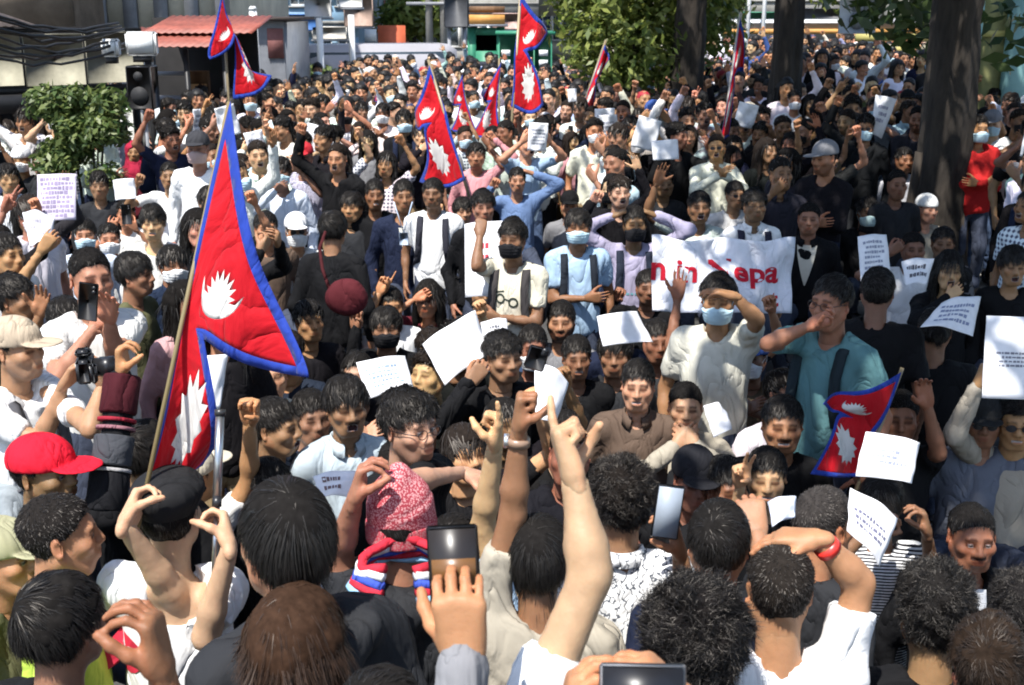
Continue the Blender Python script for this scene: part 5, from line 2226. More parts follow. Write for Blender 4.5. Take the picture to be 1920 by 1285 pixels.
def arm(wx, wy, hand='fist', e=None, pn='away', dz=-.15, **k):
    d = dict(w=(wx, wy, dz), hand=hand, pn=pn, **k)
    if e:
        d['e'] = e
    return d


def print_on(o, B, polys, col, name='print', back=False, yoff=.004):
    """flat print pressed onto the front or back of a shirt: polys in local (x, z)"""
    sh = [c for c in o.children if c.data == B['shirt']][0]
    me = B['shirt']
    bv = BVHTree.FromPolygons([v.co for v in me.vertices], [tuple(p.vertices) for p in me.polygons])
    d = Vector((0, 1, 0)) if not back else Vector((0, -1, 0))
    V, F = [], []
    for p in polys:
        idx = []
        for (x, z) in p:
            z = z + B['H'] - BASE_H
            h = bv.ray_cast(Vector((x, -1.0 if not back else 1.0, z)), d)
            c = h[0] if h[0] is not None else Vector((x, -.12 if not back else .14, z))
            V.append(tuple(c - d * yoff))
            idx.append(len(V) - 1)
        F.append(idx)
    Q = [f for f in F if len(f) == 4]
    T = [f for f in F if len(f) == 3]
    me2 = mk_mesh(name, V, [np.array(Q, int).reshape(-1, 4), np.array(T, int).reshape(-1, 3)], [PAPER], smooth=False)
    p = link(name, me2, sh, color=col)
    p['kind'] = 'stuff'


def disc(cx, cz, r0, r1, n=16, a0=0, a1=2 * math.pi):
    P = []
    for k in range(n):
        a, b = a0 + (a1 - a0) * k / n, a0 + (a1 - a0) * (k + 1) / n
        P.append([(cx + r0 * math.cos(a), cz + r0 * math.sin(a)), (cx + r1 * math.cos(a), cz + r1 * math.sin(a)), (cx + r1 * math.cos(b), cz + r1 * math.sin(b)), (cx + r0 * math.cos(b), cz + r0 * math.sin(b))])
    return P


struct('raised_step', MB().bbox((-2.2, .3, 0), (2.2, 1.75, .30), .02), M_conc)

# ---- nearest rows, seen from behind
o, B = place(1460, 1105, 188, 180, 'person in white t-shirt with cropped hair, bare arm crooked ahead with a red wristband', WHITE, hair='crew', skin='m', hair_c=(.016, .013, .011),
             arms=(arm(1535, 1010, 'relaxed', (1612, 1092, .0), 'down', -.05, hz=(-.9, .35, -.1)), 'down'), watch=(0, (.75, .04, .03), False), fit=1.06)
place(1347, 1019, 180, 172, 'person in navy shirt with thick short black hair holding a small white slip overhead', NAVY, hair='short', skin='m', arms=(arm(1420, 1000, 'pinch', (1440, 1090, .05), 'away', .12), 'down'))
place(1165, 938, 165, 178, 'person in white scribble-print shirt with curly hair filming on a phone', WHITE, hair='curly', skin='b', neck='collar', pattern='scribble',
      arms=(arm(1275, 1040, 'hold', (1290, 1150, -.1), 'left', -.15, hz=(-.2, .0, 1)), 'down'), hair_c=(.009, .007, .006))
place(1303, 1205, 200, 176, 'person with a big round mass of black afro curls at the bottom edge', CHAR, hair='afro', skin='b', hair_c=(.007, .006, .006))
place(1008, 1045, 180, 180, 'person in beige t-shirt with straight black hair raising a brown arm with white watch', STONE, hair='sleek', skin='d',
      arms=('down', arm(973, 806, 'fist', (962, 965, -.05), 'right', -.12, hz=(.05, .05, 1))), watch=(1, (.28, .18, .12), True), fit=1.05)
place(715, 1390, 265, 178, 'person in white t-shirt whose pale arm points up with two bent fingers', WHITE, hair='short', skin=(.45, .265, .15), Z=2.02, z0=.30,
      arms=(arm(1078, 905, 'point', (1108, 1078, .08), 'right', .10, hz=(-.30, .45, .75)), 'down'), fit=1.1, protect=False)
place(655, 1470, 270, 180, 'person in grey jacket at the bottom edge holding a dark phone upright in one hand', GREY, 'long', hair='short', skin='m', Z=1.85, z0=.30,
      arms=(arm(872, 1240, 'hold', (850, 1420, -.05), 'away', -.03, hz=(-.10, .12, 1)), 'down'), fit=1.02, protect=False)
place(190, 1480, 270, 178, 'person in blue and red top at the bottom edge lifting pinched brown fingers', (.10, .20, .42), hair='short', skin='d', Z=2.05, z0=.30,
      arms=(arm(305, 1262, 'pinch', (330, 1430, 0), 'left', -.05, hz=(-.15, .1, 1)), 'down'), pattern=None, protect=False)
place(1075, 1500, 280, 180, 'person at the bottom edge framing a shot on a wide black tablet', (.3, .32, .3), hair='short', skin='m', Z=1.66, z0=.30,
      arms=(arm(1300, 1330, 'hold', None, 'left', -.1), arm(1062, 1395, 'hold', (1030, 1500, 0), 'right', -.1, hz=(.12, .1, 1))), protect=False)
place(1660, 1450, 250, 176, 'person in pale blue shirt at the bottom edge behind the white t-shirt', LBLUE, hair='short', skin='m', Z=2.1, protect=False)
place(535, 1015, 215, -140, 'person in black hooded top with glossy straight black hair over the ear, turned away', CHAR, 'long', hair='sleek', skin='l', neck='hood', fit=1.15)
place(754, 985, 165, 178, 'person in dhaka-patterned pink cap with a red, white and blue scarf round the neck', CHAR, hair='crew', skin='b', cap=('topi', (.72, .36, .36)), neck='hood', fit=1.1,
      arms=('down', arm(664, 940, 'pinch', (636, 1040, 0), 'right', -.15, hz=(.25, .1, 1))), sleeve='short')
place(556, 1205, 225, 168, 'person with long brown hair catching the sun, seen from behind near the bottom edge', BLACK, hair='bob', skin='l', fem=True, hair_c=(.055, .030, .018), hlod_=None) if False else \
    place(556, 1205, 225, 168, 'person with long brown hair catching the sun, seen from behind near the bottom edge', BLACK, hair='bob', skin='l', fem=True, hair_c=(.034, .018, .011))
place(117, 1172, 200, 158, 'person with soft black hair and one ear showing, nearest the bottom corner', BLACK, hair='mop', skin='b')
place(114, 1005, 165, 112, 'person in neon yellow-green top with a crew cut, looking across the crowd', (.45, .60, .08), hair='crew', skin='m', hair_c=(.014, .012, .011))
place(6, 1045, 150, 80, 'person in pale olive cap and olive shirt at the edge beside the crew-cut head', OLIVE, hair='short', skin='m', cap=('cap', (.33, .32, .20)))
o, B = place(321, 965, 160, 176, 'person in black flat cap and white t-shirt with red roundel, gripping flag stick', WHITE, hair='short', skin='p', cap=('flat_cap', (.016, .016, .017)),
             arms=(arm(430, 1028, 'grip', (385, 1195, -.1), 'left', -.2, hz=(-.25, .75, .5)), arm(234, 986, 'grip', (322, 1110, -.05), 'right', -.2, hz=(.2, .75, .5))), fit=1.03)
print_on(o, B, disc(.13, 1.20, .0, .062, 18), (.55, .03, .06), 'roundel', back=True)
print_on(o, B, [[(.10, 1.17), (.118, 1.17), (.118, 1.23), (.10, 1.23)], [(.13, 1.17), (.148, 1.17), (.16, 1.23), (.142, 1.23)]], (.8, .78, .76), 'print', back=True, yoff=.007)
place(358, 893, 115, 150, 'person in beige cap and white shirt punching a clenched fist up beside the monopod', OFFW, hair='short', skin='m', cap=('cap', (.52, .47, .37)),
      arms=(arm(468, 790, 'fist', (468, 905, -.1), 'cam', -.25), 'down'))
place(84, 885, 140, 75, 'person in bright red baseball cap, face turned away from the sun', CHAR, hair='crew', skin='d', cap=('cap', (.62, .012, .03)))
place(508, 918, 112, 55, 'person with dark face half hidden between the raised fist and the glossy black hair', BLACK, hair='short', skin='d')
place(518, 800, 112, 72, 'person in dark dotted shirt shouting in profile beside the raised fist', CHAR, hair='short', skin='b', mouth='open', pattern='blobs')
place(650, 762, 112, 22, 'person with moustache in pale blue-grey shirt standing below the flag tip', (.42, .49, .53), 'long', hair='mop', skin='b', beard='moustache', neck='collar', mouth='open')
place(767, 800, 140, 48, 'person with messy hair and thin glasses in a black t-shirt, arm stretched across', BLACK, hair='messy', skin='l', beard='stubble', glasses='glasses',
      arms=('down', arm(868, 886, 'relaxed', (765, 905, -.25), 'down', .05, hz=(.8, .1, -.25))), fit=1.06)
place(850, 1035, 150, 182, 'person in light blue sleeve pointing one slim finger up beside the watch', LBLUE, hair='short', skin='p', sleeve='short', arms=(arm(928, 835, 'point', (905, 990, -.05), 'left', -.2), 'down'))
place(1302, 900, 82, 5, 'person in black brimmed cap frowning above the two black-haired heads', BLACK, hair='crew', skin='d', cap=('cap', (.015, .015, .018)))
place(1362, 915, 80, 15, 'person in dark top peering over beside the smiling young face', BLACK, hair='short', skin='d')
place(1437, 893, 98, -8, 'person with round smiling face in black raising a V sign', BLACK, hair='short', skin='l', fem=True, mouth='smile', arms=(arm(1388, 905, 'vsign', (1380, 985, -.15), 'cam', -.3), 'down'))
place(1544, 985, 150, 125, 'person with greying cropped hair and ear in view beside the white paper', CHAR, hair='crew', skin='m', hair_c=(.032, .028, .026))
place(1652, 940, 120, 170, 'person in black and white striped shirt holding papers overhead', WHITE, 'short', hair='tied', skin='d', pattern='stripes', fem=True,
      arms=(arm(1738, 1000, 'pinch', (1748, 1080, -.05), 'left', -.2, hz=(-.3, .1, 1)), arm(1625, 1000, 'pinch', None, 'right', -.25)))
o, B = place(1822, 1005, 128, -4, 'person with receding hair and moustache in black jacket over a white collar', BLACK, 'long', hair='thin', skin='d', beard='moustache', neck='v', fit=1.08)
JACKETS = [(o, B, (.7, .7, .7))]
place(1750, 1150, 175, 172, 'person with dark curly hair in the corner, the upper of the curly heads', BLACK, hair='curly', skin='b')
place(1915, 1150, 140, 165, 'person with dense dark curls just behind the corner heads, at the edge', BLACK, hair='curly', skin='d', hair_c=(.010, .009, .009))
place(1850, 1250, 190, 170, 'person with tousled brown-tinged hair at the bottom corner', BROWN, hair='messy', skin='b', hair_c=(.020, .013, .009))

def shirt_front(o, B, col, w=.055, z0=1.40, z1=1.10):
    P = []
    n = 7
    for k in range(n):
        a, b = k / n, (k + 1) / n
        wa, wb = w * (1 - a ** 1.5) + .004, w * (1 - b ** 1.5) + .004
        za, zb = z0 + (z1 - z0) * a, z0 + (z1 - z0) * b
        P.append([(-wa, za), (-wb, zb), (wb, zb), (wa, za)])
    print_on(o, B, P, col, 'shirt_front', yoff=.006)


# ---- left side
place(171, 522, 105, 38, 'person with cropped hair covering the eyes with a hand and a black phone', OFFW, hair='crew', skin='m', arms=(arm(180, 610, 'hold', None, 'cam', -.2), arm(205, 600, 'open', (215, 665, -.1), 'cam', -.25)))
place(254, 515, 88, 80, 'person in olive shirt in profile looking at the big flag', OLIVE, hair='mop', skin='b')
place(127, 606, 98, 48, 'person in khaki brown t-shirt frowning behind the photographer in a beige cap', KHAKI, hair='short', skin='b', fit=1.05)
place(33, 655, 118, 72, 'person with grey beard and beige cap in white shirt, photographing with both hands', WHITE, hair='short', skin='m', beard='grey', cap=('cap', (.42, .34, .25)),
      arms=(arm(118, 725, 'hold', (75, 830, -.1), 'right', -.15, hz=(.5, .1, .8)), arm(192, 722, 'hold', (170, 805, -.3), 'left', -.2, hz=(-.2, .1, 1))), backpack=(.1, .1, .11), fit=1.06)
place(28, 560, 88, 85, 'person in dark checked shirt lifting an open hand at the left edge', CHAR, hair='messy', skin='b', arms=('down', arm(74, 590, 'open', (60, 660, -.1), 'cam', -.2)))
place(14, 478, 80, 60, 'person in white t-shirt holding handwritten sheets up on a long bare arm', WHITE, hair='short', skin='m', arms=('down', arm(78, 470, 'pinch', (28, 545, -.1), 'away', -.15)))
o, B = place(272, 850, 125, 176, 'person in black jacket stretching up one dark sleeve with grey bands and a maroon cuff', BLACK, 'long', hair='mop', skin='m', fit=1.22,
             arms=('down', arm(230, 705, 'grip', (196, 965, -.45), 'right', -.35, hz=(.02, .05, 1))))
S_, E_, T_ = B['joints'][1][:3]
for t0, t1, rr, c in ((.02, .30, .068, (.010, .010, .012)), (.30, .325, .071, (.34, .33, .33)), (.345, .56, .068, (.055, .058, .066)), (.60, .625, .067, (.26, .12, .14)), (.66, .685, .066, (.28, .02, .035)), (.72, 1.0, .064, (.050, .008, .012))):
    pa, pb = E_ + (T_ - E_) * t0, E_ + (T_ - E_) * t1
    MB().tube([pa, pa + (pb - pa) * .06, pa + (pb - pa) * .5, pb - (pb - pa) * .06, pb], [rr * .93, rr, rr * .985, rr, rr * .93], 22).build('cuff' if t1 == 1.0 else 'sleeve_band', CLOTH, o, c, True)
place(18, 800, 115, 120, 'person in grey hooded top at the left edge below the camera', (.28, .31, .33), 'long', hair='short', skin='m', neck='hood', cap=('visorless', (.30, .34, .36)))
place(584, 782, 78, 30, 'small face with black hair peering under the tip of the big flag', WHITE, hair='short', skin='b')
# ---- the middle
o, B = place(961, 448, 78, -18, 'person in cream t-shirt with a dark squiggle print and backpack, fist raised', CREAM, hair='messy', skin='d', backpack=(.05, .045, .045), pants=(.05, .08, .15),
             arms=(arm(900, 440, 'fist', (893, 500, -.1), 'away', -.05), 'crossed'), mask=MBLACK)
print_on(o, B, disc(-.055, 1.22, .022, .034, 14) + disc(.035, 1.20, .022, .034, 14) + [[(-.02, 1.215), (.01, 1.205), (.01, 1.215), (-.02, 1.225)], [(-.09, 1.25), (-.03, 1.265), (-.03, 1.275), (-.09, 1.262)]], (.03, .04, .03), 'print')
place(1084, 425, 72, 6, 'person in pale blue t-shirt with a pale blue mask and black backpack straps', LBLUE, hair='mop', skin='d', mask=MBLUE, backpack=(.018, .022, .03), arms=('crossed', 'down'), fit=1.08, head_yaw=-10)
o, B = place(1190, 420, 66, 2, 'person in lavender shirt and black mask with both hands on the head', LAV, 'long', hair='short', skin='d', mask=MBLACK, backpack=(.02, .025, .04), arms=('head', 'head'))
print_on(o, B, [[(-.06 + i * .03, 1.10 + (i % 2) * .004), (-.04 + i * .03, 1.10), (-.04 + i * .03, 1.115), (-.06 + i * .03, 1.115)] for i in range(5)], (.15, .35, .40), 'print')
place(1311, 388, 62, 0, 'person in mint white shirt shouting with an arm up above the banner', MINT, hair='short', skin='d', mouth='open', arms=('open_up', 'down'))
place(1415, 385, 66, 5, 'person in white shirt and glasses above the red banner lettering', WHITE, hair='messy', skin='d', glasses='glasses', neck='collar', backpack=(.03, .03, .05))
o, B = place(1517, 410, 62, -15, 'person in black jacket over a cream shirt at the end of the banner', BLACK, 'long', hair='crew', skin='b', neck='collar')
shirt_front(o, B, (.62, .58, .48), .07)
place(1378, 365, 52, 10, 'person in sunglasses and white top behind the pair holding the banner', OFFW, hair='short', skin='m', glasses='sunglasses')
place(906, 388, 66, 10, 'person with shaggy black hair in a long black coat beside the white placard', BLACK, 'long', hair='messy', skin='b', fit=1.1)
place(868, 396, 48, 15, 'person with brown fringe squeezed beside the white placard', CHAR, hair='mop', skin='l')
place(812, 362, 62, -5, 'person in white t-shirt and dark straps with a shadowed face below the folded flag', WHITE, hair='short', skin='d', backpack=(.03, .03, .04), fit=1.1)
o, B = place(757, 368, 60, 10, 'person in dark suit with a pale lanyard card hanging on the chest', NAVY, 'long', hair='short', skin='d', neck='v', fit=1.06)
shirt_front(o, B, (.6, .58, .5), .05)
shirt_front(*JACKETS[0], .06)
place(703, 365, 56, 10, 'person in black jacket grinning beside the dark suit', BLACK, 'long', hair='short', skin='d', mouth='smile', fit=1.06)
place(660, 388, 56, -10, 'person with sunlit brown face in black and white scarf top', CHAR, 'long', hair='mop', skin='m')
place(625, 430, 74, 168, 'person in a long black jacket with a maroon bag, back to the camera', BLACK, 'long', hair='mop', skin='b', neck='high', fit=1.08)
place(499, 428, 62, 20, 'person in brown waistcoat behind the edge of the big flag', BROWN, hair='short', skin='m')
place(556, 432, 60, 15, 'person in white cap, sunglasses and pale mask by the black hooded back', OFFW, hair=None, skin='m', cap=('cap', (.8, .8, .8)), glasses='sunglasses', mask=MWHITE)
place(944, 670, 95, 28, 'person in black jacket with tousled hair looking past the brown wrist', BLACK, 'long', hair='messy', skin='b', arms=(arm(880, 720, 'pinch', None, 'away', -.2), 'down'))
place(999, 652, 82, 5, 'person in black with a white mask beneath tired eyes, behind the brown hand', BLACK, hair='short', skin='d', mask=MWHITE)
place(1052, 602, 72, -5, 'person with sunlit forehead and goatee in grey scarf', GREY, hair='short', skin='m', beard='full')
place(1165, 612, 66, 5, 'person in navy jacket shouting in front of a propped white sheet', NAVY, 'long', hair='crew', skin='l', mouth='open', neck='collar', arms=('down', 'crossed'))
place(1081, 670, 78, 5, 'person in black smiling with dark shaded face, left of the bigger lit face', BLACK, hair='short', skin='d', mouth='smile')
place(1153, 664, 74, -8, 'person with fringe and bright mouth just behind the largest lit face', CHAR, hair='mop', skin='b')
place(1196, 722, 97, -8, 'person with wide sunlit smiling face in brown jacket, largest face near the centre', BROWN, 'long', hair='short', skin='l', mouth='smile', neck='collar', fit=1.0)
place(1285, 762, 92, -5, 'person with cropped hair cupping both hands before the mouth', STONE, 'long', hair='crew', skin='l', arms=('mouth', 'mouth'))
place(908, 550, 62, 5, 'person in black with black mask under the raised fist of the cream t-shirt', BLACK, 'long', hair='short', skin='d', mask=MBLACK)
place(724, 614, 70, 5, 'person wrapped in black with black mask lifting a pale fist', BLACK, 'long', hair='mop', skin='b', mask=MBLACK, arms=(arm(667, 615, 'fist', (662, 690, -.1), 'cam', -.15), 'down'))
place(732, 574, 52, 15, 'person in white under the finger raised by the black bag', WHITE, hair='short', skin='m', arms=(arm(712, 548, 'point', (690, 590, -.1), 'cam', -.1), 'down'))
place(802, 560, 52, -10, 'person in dark blouse with pinkish scarf beside the crowd of black tops', MAROON, hair='long', skin='m', fem=True, arms=(arm(782, 560, 'fist', None, 'cam', -.1), 'down'))
place(1215, 538, 62, 0, 'person in black and white jacket with shaded face under the banner corner', BLACK, 'long', hair='short', skin='d', arms=('fist_mid', 'down'))
place(1232, 640, 64, 5, 'person in dark top lifting one long brown arm beside the banner', CHAR, hair='short', skin='d', arms=('down', arm(1270, 560, 'open', (1258, 650, -.1), 'cam', -.1)))
place(985, 600, 60, -8, 'person in dark clothes making a V sign before the cream t-shirt', BLACK, hair='short', skin='d', arms=(arm(964, 590, 'vsign', (955, 655, -.1), 'cam', -.15), 'down'))
place(1347, 560, 94, -12, 'person in cream t-shirt and pale blue mask, forearm lifted across the brow', (.58, .56, .47), hair='messy', skin='b', mask=MBLUE, pitch=8,
      arms=('down', arm(1378, 556, 'relaxed', (1420, 600, -.2), 'down', -.25, hz=(-.9, 0, .25))), fit=1.08)
place(1558, 568, 105, -48, 'person in teal t-shirt and glasses whistling through the fingers, bag strap over the shoulder', TEAL, hair='short', skin='b', glasses='glasses', backpack=(.02, .03, .035),
      arms=(arm(1518, 612, 'pinch', (1440, 645, -.1), 'left', -.2), 'down'), fit=1.1)
# ---- right side
place(1779, 507, 72, -8, 'person with long dark hair, pale face and hands cupped as a megaphone', BLACK, 'long', hair='long', skin='p', fem=True, mouth='open', arms=('mouth', 'down'))
place(1899, 499, 72, -10, 'person in black jacket shouting with wide open mouth at the right edge', BLACK, 'long', hair='mop', skin='m', mouth='open', fem=True)
place(1712, 467, 64, -5, 'person with dark smiling face in white shirt holding up a printed sheet', WHITE, hair='crew', skin='d', mouth='smile', arms=(arm(1668, 475, 'pinch', None, 'away', -.1), 'down'))
place(1768, 456, 60, -12, 'person in patterned dark shirt beside the dark smiling face', CHAR, 'long', hair='short', skin='d', pattern='blobs')
place(1645, 545, 92, 165, 'person in a large plain black t-shirt, back turned, behind the teal t-shirt', BLACK, hair='short', skin='d', fit=1.15)
place(1752, 620, 88, 170, 'person in black long-sleeved top, back turned, under the tilted white sheet', BLACK, 'long', hair='tied', skin='d', fit=1.15)
place(1467, 795, 108, -5, 'person with moustache smiling in black under the teal t-shirt', BLACK, hair='short', skin='b', beard='moustache', mouth='smile')
place(1686, 782, 100, -12, 'person with dark shaded face in black lifting a curled hand by the small flag', BLACK, hair='crew', skin='d', arms=('down', arm(1738, 760, 'relaxed', (1760, 850, -.1), 'cam', -.2)))
place(1842, 788, 90, -15, 'person in slate grey shirt and sunglasses next to the beige jacket', (.12, .13, .16), hair='short', skin='d', glasses='sunglasses', cap=('cap', (.02, .02, .02)))
place(1905, 792, 100, -15, 'person in beige jacket and sunglasses holding the largest white sheet aloft', (.34, .30, .24), 'long', hair='curly', skin='m', glasses='sunglasses', mouth='smile',
      arms=(arm(1832, 725, 'pinch', (1790, 815, -.1), 'right', -.2, hz=(.3, 0, 1)), 'down'))
place(1640, 880, 80, -10, 'person in dark top behind the sheets of the striped shirt', BLACK, hair='short', skin='d')
place(1836, 242, 50, 0, 'person in bright red hooded top and pale blue mask beside the gnarled trunk', REDC, 'long', hair='short', skin='m', mask=MBLUE, neck='hood', fit=1.15, lod=1, arms=('crossed', 'crossed'))
place(1490, 188, 38, -5, 'person in white shirt and mask below the middle dark trunk', WHITE, 'long', hair='short', skin='m', mask=MWHITE, lod=1)
place(1520, 196, 38, 15, 'person in brown shawl over white, next to the masked white shirt', (.26, .15, .07), 'long', hair='long', skin='m', fem=True, lod=1, fit=1.15)
place(1738, 392, 52, 20, 'person in white knitted cap facing the big trunk', STONE, hair='short', skin='l', cap=('visorless', (.8, .79, .75)), lod=1)
place(1682, 346, 54, 0, 'person with flat-top dark hair in front of the white t-shirt back', CHAR, hair='crew', skin='d', lod=1)
place(1626, 398, 50, 5, 'person in dark top with a pale mint mask right above the printed sheet', BLACK, hair='mop', skin='d', mask=(.55, .72, .70), lod=1)
place(1695, 300, 48, 10, 'person in grey-white t-shirt with a dark shaded face near the gnarled trunk', (.5, .5, .53), hair='short', skin='d', lod=1)
place(893, 292, 46, 0, 'person in open pink shirt over white raising an arm beside the folded flag', PINK, 'long', hair='mop', skin='m', lod=1, arms=('down', arm(928, 262, 'fist', None, 'cam', -.1)))
place(690, 265, 42, 0, 'person with long black hair framing a pale face in grey top', GREY, 'long', hair='long', skin='p', fem=True, lod=1)
place(160, 440, 60, 15, 'person in white shirt and blue mask, left of the pair above the cropped hair', (.6, .68, .8), 'long', hair='short', skin='m', mask=MBLUE, lod=0)
place(205, 448, 54, 20, 'person with white mask next to the blue mask near the red sleeve', OFFW, hair='short', skin='m', mask=MWHITE, lod=1)
place(287, 418, 66, 10, 'person in open white shirt laughing with long swept hair, by the big flag', OFFW, 'long', hair='mop', skin='p', fem=True, mouth='smile', neck='v', lod=0)
place(76, 303, 46, 10, 'person in dark jacket and sunglasses below the leafy bush', CHAR, hair='short', skin='p', glasses='sunglasses', lod=1)
place(40, 300, 46, 5, 'person with white mask and white cap at the left edge above the lilac sheet', CHAR, hair='short', skin='m', mask=MWHITE, cap=('visorless', (.8, .8, .8)), lod=1)
place(16, 335, 52, 30, 'person in white and black top with a sunlit cheek at the left edge', WHITE, hair='mop', skin='m', lod=1, pattern='vstripes')
place(186, 348, 50, 15, 'person with floppy fringe in dark top beside the lilac sheet', CHAR, 'long', hair='mop', skin='b', lod=1)
place(236, 400, 46, 10, 'person filming on a black phone before the face, near the big flag', OFFW, hair='short', skin='m', lod=1, arms=('phone', 'phone'))
place(371, 278, 56, 0, 'person in white shirt and dark grey cap right behind the tip of the big flag', WHITE, 'long', hair='short', skin='b', cap=('cap', (.04, .04, .045)), lod=0, mask=(.45, .32, .30))
place(252, 285, 40, 10, 'person in crimson headscarf near the leafy bush', MAROON, 'long', hair=None, skin='m', veil=(.35, .02, .05), lod=1, fem=True)
place(318, 330, 50, 10, 'person in white t-shirt holding a fist at the brow, beside the dark grey cap', WHITE, hair='short', skin='b', lod=1, arms=('fist_mid', 'down'))
place(42, 172, 38, 60, 'person in dark jacket on the plinth taking a picture by the stall', BLACK, 'long', hair='short', skin='l', lod=1, arms=('phone', 'phone'), z0=.38)
place(1068, 385, 40, 0, 'person in grey shirt wearing a black cap behind the pale blue mask', GREY, hair='short', skin='m', cap=('cap', BLACK), lod=1)
place(970, 338, 50, 5, 'person in blue denim shirt with an arm over the face', (.13, .2, .36), 'long', hair='short', skin='m', lod=1, arms=('fist_mid', 'head'))
place(1245, 345, 50, 5, 'person with dark moustached face above the lavender shirt', CHAR, hair='short', skin='d', beard='moustache', lod=1)
place(1880, 118, 32, -20, 'person in white top high at the right edge before the gateway', WHITE, hair='short', skin='d', lod=1)
place(1840, 125, 30, -20, 'person in pale grey shirt and cap before the turquoise gateway', (.5, .5, .5), hair='short', skin='m', lod=1, mask=MWHITE)
# ------------------------------------------------------------------ the rest of the crowd
N_MANUAL = len(PEOPLE)
PAL = [('white', WHITE, 38), ('black', BLACK, 34), ('charcoal', CHAR, 8), ('navy', NAVY, 5), ('grey', GREY, 6), ('cream', CREAM, 4), ('light blue', (.40, .50, .60), 3), ('blue', (.04, .09, .22), 1.5),
       ('maroon', MAROON, 2), ('red', REDC, .8), ('pink', PINK, 1.2), ('olive', OLIVE, 1.5), ('brown', BROWN, 2.5), ('lavender', LAV, 1), ('teal', TEAL, .6), ('mint', MINT, 1), ('mustard', (.35, .24, .05), .5)]
ARMSETS = [('down', 'down'), ('fist_up', 'down'), ('down', 'fist_up'), ('clap', 'clap'), ('crossed', 'crossed'), ('down', 'point_up'), ('phone', 'down'), ('mouth', 'down'), ('v_up', 'down'),
           ('down', 'open_up'), ('fist_mid', 'down'), ('down', 'phone'), ('down', 'crossed'), ('mouth', 'mouth'), ('paper', 'paper')]
GEST = {'fist_up': 'punching a fist up', 'clap': 'clapping', 'crossed': 'with arms folded', 'point_up': 'pointing up', 'phone': 'holding a hand out', 'mouth': 'with a hand at the mouth', 'v_up': 'showing a V sign',
        'open_up': 'waving an open hand', 'fist_mid': 'with a clenched fist', 'paper': 'lifting a white sheet', 'down': ''}
PROTO = []
for i, (am, sl, nk, mo, be, fe) in enumerate([
        (0, 'short', 'crew', 'closed', None, True), (0, 'long', 'collar', 'open', None, False), (0, 'long', 'hood', 'closed', None, False), (0, 'long', 'v', 'closed', None, True), (1, 'short', 'crew', 'open', None, False),
        (2, 'long', 'collar', 'open', 'moustache', False), (3, 'short', 'collar', 'smile', None, False), (4, 'long', 'crew', 'closed', 'stubble', False), (5, 'short', 'crew', 'open', None, True),
        (6, 'short', 'collar', 'closed', None, False), (7, 'long', 'crew', 'open', None, True), (8, 'short', 'crew', 'smile', None, False), (9, 'long', 'collar', 'open', None, True),
        (10, 'long', 'hood', 'open', None, False), (11, 'short', 'v', 'closed', None, False), (12, 'long', 'collar', 'smile', None, True), (13, 'short', 'crew', 'open', 'stubble', False), (0, 'short', 'collar', 'closed', 'moustache', False), (3, 'long', 'collar', 'open', None, False), (1, 'long', 'hood', 'open', None, False), (2, 'short', 'v', 'closed', None, True), (4, 'short', 'collar', 'closed', None, False), (14, 'short', 'crew', 'open', None, False), (14, 'long', 'collar', 'closed', None, True)]):
    PROTO.append(dict(B=build_body('kind%d' % i, arms=ARMSETS[am], head=dict(mouth=mo, beard=be), head_rot=(rng.uniform(-.35, .35), rng.uniform(-.1, .12), rng.uniform(-.1, .1)), sleeve=sl, neck=nk, fem=fe, lod=1, seed=i, quality=(62, False)),
                      arms=ARMSETS[am], sleeve=sl, neck=nk, fem=fe, am=am))
SEATED = []
for i, (am, sl, Hs) in enumerate([(0, 'long', 1.02), (2, 'short', 1.0), (4, 'long', 1.06), (3, 'short', 1.02), (0, 'short', 1.08)]):
    SEATED.append(dict(B=build_body('seated%d' % i, H=Hs, arms=ARMSETS[am] if am else ('crossed', 'crossed'), head=dict(mouth=('closed', 'open')[i % 2]), head_rot=(rng.uniform(-.3, .3), rng.uniform(-.25, 0), 0), sleeve=sl, neck='crew', lod=1, seed=i + 40, quality=(80, False)),
                       arms=ARMSETS[am], sleeve=sl, neck='crew', fem=False, am=am))

spots = [(p['o'].location.x, p['o'].location.y) for p in PEOPLE]
OBST = [(at(150, 0, 11.6).x, 11.6, .5), (at(1790, 0, 11.3).x, 11.3, .5), (at(1480, 0, 16.5).x, 16.5, .45), (at(1292, 0, 18).x, 18, .5), (at(1180, 0, 19).x, 19.2, .4), (at(268, 0, 12.9).x, 12.9, .4),
        (at(600, 0, 25).x, 25, .5), (at(664, 0, 26).x, 26, .4), (at(985, 0, 25).x, 25.4, 1.0), (at(474, 0, 19.5).x, 19.5, .25), (at(1340, 0, 8.1).x, 8.1, .05)]


def free(x, y, d):
    for (a, b) in spots:
        if (a - x) ** 2 + (b - y) ** 2 < d * d:
            return False
    for (a, b, r_) in OBST:
        if (a - x) ** 2 + (b - y) ** 2 < (r_ + .15) ** 2:
            return False
    if x < -5.2 and y > 11.7 and (x + 8.1) * (B_.y - A.y) - (y - A.y + .5) * (B_.x - A.x) < 0 and y < 18.6:
        return False
    if y > 14.6 and x < -4.4 and y < 18.6:
        return False
    if y > 18.8 and x < at(535, 0, 21).x + .1 and y > 20.5:
        return False
    if 3.05 < x < 3.4 and y > 8.3:
        return False
    return True


def hides(x, y, H, g):
    px, py, Z = to_px((x, y, g + H))
    hr = .15 / Z * FPX
    sw = .25 / Z * FPX
    for (a, b, zz, r_) in PROT:
        if zz < Z + .12:
            continue
        if (a - px) ** 2 + (b - py) ** 2 < (hr + r_) ** 2:
            return True
        if abs(a - px) < sw + r_ * .7 and b > py:
            return True
    return False


